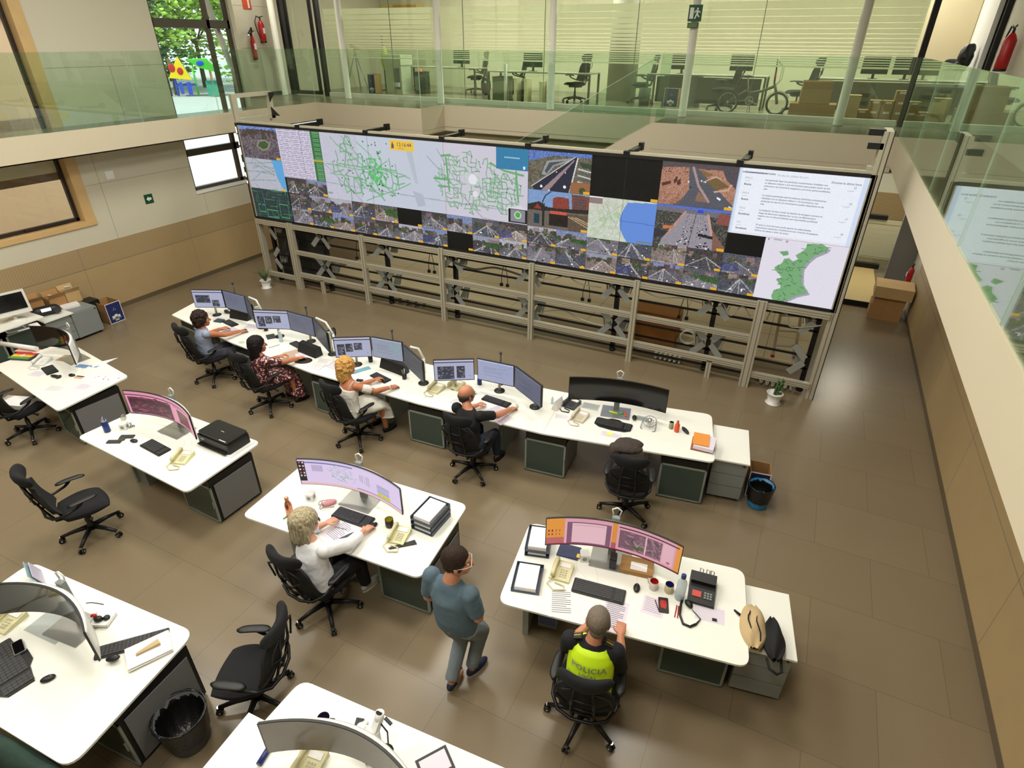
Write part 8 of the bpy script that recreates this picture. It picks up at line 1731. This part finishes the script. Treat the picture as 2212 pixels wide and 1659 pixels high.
t = thing('fire_extinguisher', 'second red extinguisher on the alcove wall with a black horn pointing out', 'fire extinguisher', (-3.92, 4.5, 4.72), 0, 'fire extinguishers'); ext(t, 0.06, 0.62, False); mb = MB(); mb.tube([(0.03, 0, 0.68), (0.1, -0.06, 0.78), (0.08, -0.12, 0.66), (0.1, -0.16, 0.62)], [0.02, 0.03, 0.05, 0.06], 10); obj('horn', mb, BLACK, t); mb = MB(); mb.ell((0.1, -0.2, 0.6), (0.03, 0.04, 0.04), 10, 6); obj('horn_mouth', mb, WHITEP, t)
mb = MB(); mb.box(0, -0.15, -0.13, 0.01, 0.15, 0.2); mb.m = 1; mb.box(0.01, 0.03, -0.1, 0.012, 0.09, 0.14); place(mb, [mat('sign_red', (206, 70, 40), 0.5), SIGNW], 'wall_sign', 'red fire extinguisher sign above the alcove extinguishers', 'sign', (-3.995, 4.6, 6.1))
t = thing('fire_extinguisher', 'red fire extinguisher on the wall above the narrow aisle', 'fire extinguisher', (XR - 0.14, 3.75, 4.85), PI, 'fire extinguishers'); ext(t, 0.095, 0.55)
t = thing('fire_extinguisher', 'red extinguisher low in the corridor behind the stacked boxes', 'fire extinguisher', (14.0, 5.2, 0.62), PI, 'fire extinguishers'); ext(t, 0.06, 0.36, False)
# exit sign on the column
t = thing('exit_sign', 'green running-man exit sign on the white gallery column', 'sign', (8.565, 4.95, 5.76), 0, 'green exit signs'); mb = MB(); mb.box(-0.14, -0.03, -0.15, 0.14, -0.01, 0.15); obj('plate', mb, GREENSIGN, t); mb = MB(); mb.box(-0.13, -0.03, -0.27, 0.1, -0.012, -0.17); obj('lower_plate', mb, mat('sign_olive', (60, 84, 44), 0.5), t)
mb = MB(); Yv = -0.032
def fp(P): mb._add([(x, Yv, z) for x, z in P], [tuple(range(len(P)))])
fp([(-0.11, -0.1), (-0.03, -0.1), (-0.03, 0.1), (-0.11, 0.1)]); fp([(0.03, 0.06), (0.06, 0.06), (0.06, 0.095), (0.03, 0.095)]); fp([(0.0, 0.05), (0.05, 0.055), (0.075, 0.03), (0.06, -0.02), (0.02, -0.02), (0.03, 0.02), (0.0, 0.03)]); fp([(0.02, -0.02), (0.06, -0.02), (0.1, -0.06), (0.09, -0.08), (0.04, -0.04)]); fp([(0.02, -0.01), (0.04, -0.04), (0.02, -0.1), (-0.01, -0.1), (0.01, -0.05)]); fp([(0.07, 0.03), (0.1, 0.0), (0.11, 0.01), (0.08, 0.05)]); fp([(0.0, 0.05), (-0.02, 0.01), (-0.01, 0.0), (0.02, 0.03)])
obj('pictogram', mb, SIGNW, t, 'white running figure and door'); mb = MB()
for z in (-0.2, -0.225, -0.25): mb.box(-0.11, -0.032, z, 0.07, -0.03, z + 0.012)
obj('caption', mb, mat('sign_caption', (130, 150, 100), 0.5), t)

def udesk(lab, x0, x1, y, d=0.8, legs=True, m=None):
    t = thing('office_table', lab, 'table', ((x0 + x1) / 2, y, F), 0, 'office tables upstairs'); w = (x1 - x0) / 2; mb = MB(); mb.box(-w, -d / 2, 0.72, w, d / 2, 0.75); obj('table_top', mb, m or mat('table_grey', (160, 156, 140), 0.5), t)
    for sx in (-1, 1):
        for sy in (-1, 1): mb = MB(); mb.box(sx * w - (0.05 if sx > 0 else 0), sy * d / 2 - (0.05 if sy > 0 else 0), 0, sx * w + (0 if sx > 0 else 0.05), sy * d / 2 + (0 if sy > 0 else 0.05), 0.72); obj('leg', mb, mat('leg_bronze', (90, 86, 72), 0.4), t)
    mb = MB(); mb.box(-w + 0.05, -0.01, 0.3, w - 0.05, 0.01, 0.7) if legs else None
    return t
udesk('office table behind the white binders', 2.7, 5.75, 6.95); udesk('office table behind the first office chairs at the sunny end', -1.2, 1.6, 8.2); udesk('office table behind the bicycle', 7.0, 10.0, 7.9); udesk('office table behind the pile of cardboard boxes', 11.0, 13.6, 7.9)
for lab, x, y, a in (('office chair upstairs between the table and the black backpack', 1.1, 8.7, 200), ('office chair upstairs behind the glass, before the white binders', 3.0, 7.6, 200), ('office chair upstairs at the table leg beyond the binders', 5.1, 7.2, 165), ('office chair upstairs beside the grey bin', 6.75, 7.9, 200), ('office chair upstairs right behind the bicycle saddle', 9.1, 7.0, 170), ('office chair upstairs between bicycle and cardboard boxes', 10.8, 7.0, 200), ('office chair upstairs behind the corner office frame', 13.5, 6.9, 230)):
    chair(lab, x, y, a, UCG, F)
mb = MB(); mb.box(-0.3, -0.3, 0, 0.3, 0.3, 1.05); t = thing('photocopier', 'white photocopier standing upstairs beside the blue recycling box', 'photocopier', (-1.05, 7.55, F)); obj('body', mb, mat('copier_white', (196, 200, 176), 0.5), t); mb = MB(); mb.box(0.0, -0.302, 0.12, 0.24, -0.3, 0.72); obj('paper_slot', mb, GREYP, t); mb = MB(); mb.box(-0.32, -0.32, 0.8, 0.32, 0.32, 1.08); obj('scanner_top', mb, mat('copier_white', (0, 0, 0)), t); mb = MB(); mb.box(0.02, -0.36, 0.2, 0.22, -0.3, 0.32); obj('output_tray', mb, PAPER, t)
recycling_box('blue recycling box upstairs beside the photocopier', Vector((-1.62, 7.0, 0)), R(-5), 0.3, 0.3, 0.55, F); recycling_box('blue recycling box upstairs behind the exit sign column', Vector((7.8, 7.3, 0)), R(-3), 0.38, 0.3, 0.45, F)
t = thing('computer_tower', 'grey computer tower with a red light upstairs by the photocopier', 'computer', (-0.3, 7.7, F)); mb = MB(); mb.box(-0.14, -0.2, 0, 0.14, 0.25, 0.62); obj('casing', mb, DARKG, t); mb = MB(); mb.box(-0.12, -0.21, 0.1, 0.02, -0.2, 0.5); obj('front_panel', mb, GREYM, t)
mb = MB(); mb.ell((0, 0, 0), (0.035, 0.035, 0.035), 10, 8); place(mb, mat('lamp_red', (255, 60, 40), 0.4, emit=(255, 70, 40), estr=3), 'signal_lamp', 'small glowing red lamp upstairs above the computer tower', 'lamp', (-0.3, 7.7, F + 0.655))
t = thing('coat_stand', 'coat stand with a yellow-green safety jacket upstairs', 'coat stand', (-2.1, 8.2, F)); mb = MB(); mb.cyl((0, 0, 0), (0, 0, 1.6), 0.02, n=8); mb.lathe((0, 0, 0), [(0.18, 0), (0.18, 0.02), (0.02, 0.03)], 16); obj('pole', mb, BLACKM, t); mb = MB(); mb.ell((0.05, 0, 0.95), (0.14, 0.08, 0.36), 14, 10); obj('jacket', mb, mat('jacket_lime', (184, 204, 50), 0.7), t)
t = thing('tripod', 'telescope-like tripod upstairs in front of the sunny low window', 'tripod', (-3.6, 8.6, F))
for k in range(3): a = k * 2.09; mb = MB(); mb.cyl((0, 0, 1.1), (0.42 * math.cos(a), 0.42 * math.sin(a), 0), 0.02, n=6); obj('leg', mb, GREYM, t)
mb = MB(); mb.cyl((0, 0, 1.05), (0, 0, 1.3), 0.03, n=8); mb.cyl((-0.15, 0, 1.3), (0.2, 0, 1.22), 0.05, n=10); obj('head', mb, mat('tripod_tan', (170, 160, 120), 0.5), t)
for k in range(5):
    m_ = [mat('binder_cream', (222, 214, 176), 0.6), mat('binder_cream', (0, 0, 0)), GREYM, mat('binder_dark', (70, 66, 60), 0.6), mat('binder_cream', (0, 0, 0))][k]; x = [3.82, 4.12, 4.02, 3.97, 4.5][k]
    mb = MB(); mb.box(-0.045, -0.15, 0, 0.045, 0.15, 0.62 if k < 2 else 0.55); place(mb, m_, 'binder', ['first cream binder standing upright by the gallery glass', 'second cream binder standing upright by the gallery glass', 'grey binder pressed against the second cream binder', 'dark binder between the two cream binders', 'cream binder standing alone, farther from the white pole'][k], 'binder', (x, 6.2 + (0.25 if k > 1 else 0) * 0.6, F), 0, 'binders standing on the office floor')
mb = MB(); mb.cyl((0, 0, 0), (0, 0, 0.95), 0.045, n=12); place(mb, WHITEP, 'white_pole', 'short white pole standing beside the cream binders', 'pole', (3.5, 6.1, F))
mb = MB(); mb.box(-0.2, -0.25, 0, 0.2, 0.25, 0.6); place(mb, mat('pedestal_olive', (120, 128, 104), 0.5), 'drawer_pedestal', 'grey-green drawer pedestal upstairs left of the white pole', 'drawer unit', (2.95, 7.0, F)); t = thing('backpack', 'black backpack on the floor upstairs between two chairs', 'backpack', (1.75, 8.2, F)); mb = MB(); mb.ell((0, 0, 0.26), (0.17, 0.12, 0.27), 14, 10); obj('bag', mb, BLACK, t); mb = MB(); mb.box(0.02, -0.135, 0.34, 0.08, -0.11, 0.4); obj('badge', mb, SIGNW, t)
mb = MB(); mb.lathe((0, 0, 0), [(0.13, 0), (0.16, 0.42), (0.15, 0.42), (0.12, 0.01)], 16); place(mb, mat('bin_olive', (60, 68, 54), 0.6), 'waste_bin', 'dark olive waste bin upstairs beside the office chair', 'waste bin', (7.05, 7.3, F), 0, 'waste bins')
mb = MB(); mb.box(-0.45, -0.3, 0, 0.45, 0.3, 0.72); mb.box(-0.35, -0.31, 0.05, 0.0, -0.3, 0.68); place(mb, mat('cabinet_olive', (128, 136, 112), 0.5), 'office_cabinet', 'grey-green cabinet upstairs behind the exit sign column', 'cabinet', (7.9, 7.9, F)); mb = MB(); mb.box(-1.3, -0.02, 0, 1.3, 0.02, 0.6); place(mb, mat('panel_charcoal', (66, 64, 58), 0.6), 'modesty_panel', 'dark panel under the table behind the bicycle', 'panel', (8.6, 7.45, F + 0.1))
mb = MB(); mb.box(-1.25, -0.02, 0, 1.25, 0.02, 0.62); mb.box(0.1, -0.04, 0, 0.4, -0.02, 0.62); place(mb, mat('panel_grey', (110, 108, 100), 0.5), 'modesty_panel', 'grey panel under the table behind the cardboard boxes', 'panel', (12.3, 7.5, F + 0.08))
# monitors on upstairs tables
for lab, x, y in (('dark monitor upstairs on the table at the sunny end', 0.9, 8.2), ('dark monitor upstairs above the white binders', 3.9, 7.0), ('dark monitor upstairs on the table behind the exit sign', 7.8, 7.95), ('dark monitor upstairs on the table above the bicycle', 9.3, 7.95), ('dark monitor upstairs above the smaller cardboard boxes', 12.3, 7.95), ('dark monitor upstairs next to the black corner mullion', 12.95, 7.95)):
    t = thing('monitor', lab, 'monitor', (x, y, F + 0.75), 0, 'monitors upstairs'); mb = MB(); mb.box(-0.28, -0.02, 0.1, 0.28, 0.02, 0.46); obj('screen', mb, BLACKG, t); mb = MB(); mb.box(-0.1, -0.08, 0, 0.1, 0.08, 0.01); mb.box(-0.03, 0.0, 0, 0.03, 0.03, 0.2); obj('stand_base', mb, BLACK, t)
mb = MB(); mb.box(-0.95, -0.04, 0, 0.95, 0.0, 0.14); mb.m = 1; mb.box(-0.4, -0.045, 0.03, 0.6, -0.04, 0.11); place(mb, [mat('board_cream', (220, 200, 130), 0.6), mat('board_orange', (196, 150, 60), 0.6)], 'wall_shelf', 'long narrow cream and orange strip on the office back wall', 'shelf', (-3.0, 10.8, 6.2))
# folding bicycle
bk = thing('bicycle', 'grey folding bicycle with small wheels parked behind the office glass', 'bicycle', (9.93, 6.35, F), R(6)); TY = mat('tyre', (38, 36, 34), 0.8); FRB = mat('bike_grey', (96, 90, 84), 0.4, 0.3)
def wheel(x, nm):
    mb = MB(); mb.tube([(x + 0.225 * math.cos(a), 0, 0.25 + 0.225 * math.sin(a)) for a in [2 * PI * k / 28 for k in range(28)]], 0.022, 8, closed=True); w_ = obj(nm, mb, TY, bk); mb = MB(); mb.tube([(x + 0.2 * math.cos(a), 0, 0.25 + 0.2 * math.sin(a)) for a in [2 * PI * k / 28 for k in range(28)]], 0.008, 6, closed=True)
    for k in range(14): a = k * PI / 7; mb.tube([(x, 0, 0.25), (x + 0.2 * math.cos(a), 0, 0.25 + 0.2 * math.sin(a))], 0.0018, 3)
    mb.cyl((x, -0.05, 0.25), (x, 0.05, 0.25), 0.02, n=8); obj('rim', mb, STEEL, w_)
wheel(-0.6, 'rear_wheel'); wheel(0.5, 'front_wheel'); mb = MB()
for p in ([(-0.6, 0.04, 0.25), (-0.14, 0.02, 0.3)], [(-0.6, 0.04, 0.25), (-0.2, 0.02, 0.52)], [(-0.14, 0, 0.28), (-0.2, 0, 0.62)], [(-0.18, 0, 0.45), (0.1, 0, 0.5), (0.36, 0, 0.6)], [(0.5, 0.05, 0.25), (0.43, 0.04, 0.5), (0.37, 0, 0.66)], [(0.5, -0.05, 0.25), (0.43, -0.04, 0.5), (0.37, 0, 0.66)]): mb.tube(p, 0.018 if len(p) < 3 else 0.03, 8)
obj('frame', mb, FRB, bk); mb = MB(); mb.tube([(-0.2, 0, 0.6), (-0.23, 0, 0.78)], 0.014, 8); obj('seat_post', mb, STEEL, bk); mb = MB(); mb.ell((-0.26, 0, 0.8), (0.13, 0.06, 0.03), 12, 6); obj('saddle', mb, BLACK, bk); mb = MB(); mb.tube([(0.36, 0, 0.64), (0.33, 0, 1.12)], 0.017, 8); mb.tube([(0.33, -0.27, 1.14), (0.33, 0.27, 1.14)], 0.013, 8); obj('handlebar', mb, BLACKM, bk)
mb = MB(); mb.tube([(0.355, 0, 0.7), (0.345, 0, 0.86)], 0.024, 8); obj('red_clamp', mb, RED, bk); mb = MB(); mb.tube([(0.33, 0.1, 1.14), (0.5, 0.1, 1.0), (0.5, 0.05, 0.75), (0.38, 0.02, 0.6)], 0.005, 5); mb.tube([(0.33, -0.1, 1.14), (0.46, -0.08, 1.0), (0.45, -0.05, 0.7), (0.3, 0, 0.6)], 0.005, 5); obj('brake_cable', mb, BLACK, bk)
mb = MB(); mb.tube([(-0.12 + 0.085 * math.cos(a), -0.04, 0.3 + 0.085 * math.sin(a)) for a in [2 * PI * k / 20 for k in range(20)]], 0.007, 6, closed=True)
for k in range(5): a = k * 1.256; mb.tube([(-0.12, -0.04, 0.3), (-0.12 + 0.085 * math.cos(a), -0.04, 0.3 + 0.085 * math.sin(a))], 0.006, 5)
mb.tube([(-0.12, -0.06, 0.3), (0.03, -0.07, 0.24)], 0.01, 6); mb.cbox((0.05, -0.11, 0.24), (0.08, 0.07, 0.02)); obj('crankset', mb, STEEL, bk); mb = MB(); mb.tube([(-0.1, -0.02, 0.26), (-0.06, -0.1, 0.01)], 0.008, 5); obj('kickstand', mb, BLACK, bk)
for x, nm in ((-0.6, 'rear_mudguard'), (0.5, 'front_mudguard')): mb = MB(); mb.tube([(x + 0.265 * math.cos(a), 0, 0.25 + 0.265 * math.sin(a)) for a in [R(30 + 15 * k) for k in range(10)]], 0.02, 5, flat=0.3); obj(nm, mb, BLACK, bk)
# cardboard boxes upstairs
BG = 'cardboard boxes behind the office glass'
def cb(lab, x, y, z, w, d, h, a=0, m=None, lbl=True):
    t = thing('cardboard_box', lab, 'box', (x, y, F + z), R(a), BG); mb = MB(); mb.box(-w / 2, -d / 2, 0, w / 2, d / 2, h); obj('carton', mb, m or CARD, t)
    if lbl: mb = MB(); mb.box(-w * 0.25, -d / 2 - 0.002, h * 0.72, w * 0.3, -d / 2, h * 0.92); obj('paper_label', mb, PAPER, t)
    return t
t = cb('widest cardboard box at the bicycle wheel, carrying the open carton', 11.2, 6.35, 0, 0.95, 0.6, 0.3, 0, lbl=False); t = box_open('open flapped carton sitting on the widest box', Vector((11.2, 6.35, 0)), R(5), 0.62, 0.45, 0.3, CARD, F + 0.3, group=BG)
cb('narrow cardboard box just behind the white column', 11.98, 6.3, 0, 0.3, 0.3, 0.5, 0, CARDD, False)
k = 0; ords = ['nearest the column', 'second from the column', 'third from the column', 'next to the black mullion']
for i, x in enumerate((12.3, 12.52, 12.76, 13.0)):
    cb('small labelled box in the bottom layer, ' + ords[i], x - 0.08, 6.55, 0, 0.22, 0.3, 0.2, 0)
    if i: cb('small labelled box in the middle layer, ' + ords[i], x - 0.08, 6.55, 0.2, 0.22, 0.3, 0.2, 0)
cb('topmost small labelled box, beside the black mullion', 12.9, 6.55, 0.4, 0.24, 0.3, 0.2, 0)
cb('cardboard box upstairs past the black mullion, lower of two', 13.3, 6.3, 0, 0.26, 0.3, 0.2, 0); cb('cardboard box upstairs past the black mullion, upper of two', 13.3, 6.3, 0.2, 0.26, 0.3, 0.2, 0)
# jacket and angled table top in the corner office
t = thing('jacket', 'black jacket hanging over a chair back in the corner office', 'jacket', (13.74, 6.0, F + 0.95)); mb = MB(); mb.ell((0, 0, 0.3), (0.13, 0.12, 0.24), 16, 10); mb.ell((-0.04, 0, 0.14), (0.12, 0.1, 0.14), 12, 8); mb.ell((0.05, 0.0, 0.44), (0.08, 0.08, 0.1), 10, 8); remesh(mb, 'jacket_cloth', BLACK, t, 0.015, 2, disp=0.03, dscale=0.08); mb = MB(); mb.box(-0.03, -0.03, -0.93, 0.03, 0.03, 0.2); obj('hanger_pole', mb, STEEL, t)
mb = MB(); mb._add([(-0.5, -0.7, 0.68), (0.35, -0.7, 0.68), (0.45, 0.5, 0.68), (-0.5, 0.5, 0.68), (-0.5, -0.7, 0.72), (0.35, -0.7, 0.72), (0.45, 0.5, 0.72), (-0.5, 0.5, 0.72)], [(0, 3, 2, 1), (4, 5, 6, 7), (0, 1, 5, 4), (1, 2, 6, 5), (2, 3, 7, 6), (3, 0, 4, 7)]); mb.box(-0.45, 0.4, 0, -0.4, 0.45, 0.68); mb.box(0.3, 0.35, 0, 0.35, 0.4, 0.68); mb.box(0.25, -0.65, 0, 0.3, -0.6, 0.68); mb.box(-0.45, -0.65, 0, -0.4, -0.6, 0.68)
place(mb, mat('table_smoke', (150, 150, 142), 0.35), 'office_table', 'smoky angled table in the corner office beneath the black jacket', 'table', (13.55, 6.6, F))
# boxes down in the aisle
AG = 'boxes stacked in the aisle corner'; bx = 13.66
for lab, z, h, w, d, dx in (('wide brown box at the bottom of the aisle corner stack', 0, 0.34, 0.62, 0.5, 0), ('thin brown box in the middle of the aisle corner stack', 0.34, 0.17, 0.6, 0.48, 0.02), ('pale brown box on top of the aisle corner stack', 0.51, 0.24, 0.72, 0.62, 0.04)):
    t = thing('cardboard_box', lab, 'box', (bx + dx, 4.55, z), R(-3), AG); mb = MB(); mb.box(-w / 2, -d / 2, 0, w / 2, d / 2, h); obj('carton', mb, CARDD if z > 0.5 else CARD, t); mb = MB(); mb.box(-0.002, -d / 2 - 0.001, 0, 0.002, -d / 2, h); mb.box(-w / 2, -0.02, h, w / 2, 0.02, h + 0.001); obj('packing_tape', mb, CARDD, t)

q = at(1350, 990, 1.08); mb = MB(); mb.ell((0, 0, 0), (0.2, 0.1, 0.06), 16, 8); mb.ell((0.03, 0.06, 0.03), (0.17, 0.09, 0.05), 16, 8); mb.ell((-0.12, -0.05, -0.06), (0.07, 0.05, 0.1), 10, 8)
jk = thing('sweater', 'dark brown checked sweater draped over the empty chair under the dark monitor', 'sweater', (10.33, -4.3, 1.14), R(12)); remesh(mb, 'cloth', mat('sweater_brown', (62, 52, 48), 0.9, var=0.4, scale=40), jk, 0.012, 2, disp=0.02, dscale=0.05)

# ------------------------------------------------------------------ light: ceiling lamps, office lamps, sky, sun
def area(name, loc, sx, sy, power, col=(1, 0.96, 0.86), rot=(0, 0, 0)):
    l = bpy.data.lights.new(name, 'AREA'); l.shape = 'RECTANGLE'; l.size = sx; l.size_y = sy; l.energy = power; l.color = col; o = bpy.data.objects.new(name, l); COL.objects.link(o); o.location = loc; o.rotation_euler = rot; return o
for x in (2.2, 6.2, 10.2):
    for y in (-9.8, -6.2, -2.6): area('ceiling_lamp', (x, y, CEIL - 0.06), 1.6, 1.1, LAMP)
area('ceiling_lamp', (4.5, 1.9, CEIL - 0.06), 6, 1.0, LAMP * 1.1)
for x in (0.5, 4.5, 8.5, 12.0): area('office_lamp', (x, 8.0, CEIL - 0.3), 2.2, 1.6, OLAMP, (1, 0.97, 0.87))
area('corridor_lamp', (13.4, 6.6, 3.08), 1.0, 1.2, 60, (1, 0.93, 0.75))
area('gallery_lamp', (-2.9, 4.0, CEIL - 0.06), 1.2, 1.4, 50)
sun = bpy.data.lights.new('sun', 'SUN'); sun.energy = 7.0; sun.angle = 0.01; sun.color = (1, 0.95, 0.86); so = bpy.data.objects.new('sun', sun); COL.objects.link(so)
so.rotation_euler = Vector((0.42, 0.4, -0.82)).to_track_quat('-Z', 'Y').to_euler()
w = bpy.data.worlds.new('sky'); bpy.context.scene.world = w; w.use_nodes = True; bgn = w.node_tree.nodes['Background']; bgn.inputs['Color'].default_value = (0.78, 0.9, 1.0, 1); bgn.inputs['Strength'].default_value = 2.6

# ------------------------------------------------------------------ camera and view
cd = bpy.data.cameras.new('camera'); cam = bpy.data.objects.new('camera', cd); COL.objects.link(cam); cd.sensor_fit = 'HORIZONTAL'; cd.sensor_width = 36.0; cd.lens = 36.0 * FPX / 2212; cd.clip_end = 400; cd.clip_start = 0.05
M = Matrix((ROT[0], -ROT[1], -ROT[2])).transposed().to_4x4(); M.translation = Vector(CAM); cam.matrix_world = M
sc_ = bpy.context.scene; sc_.camera = cam
sc_.view_settings.view_transform = 'Standard'; sc_.view_settings.look = 'None'; sc_.view_settings.gamma = 1.0; sc_.view_settings.exposure = EXPO; sc_.view_settings.use_curve_mapping = False
cy = sc_.cycles; cy.max_bounces = 8; cy.diffuse_bounces = 3; cy.glossy_bounces = 4; cy.transmission_bounces = 6; cy.transparent_max_bounces = 20; cy.use_adaptive_sampling = True; cy.adaptive_threshold = 0.03; cy.sample_clamp_indirect = 6.0; cy.caustics_reflective = False; cy.caustics_refractive = False
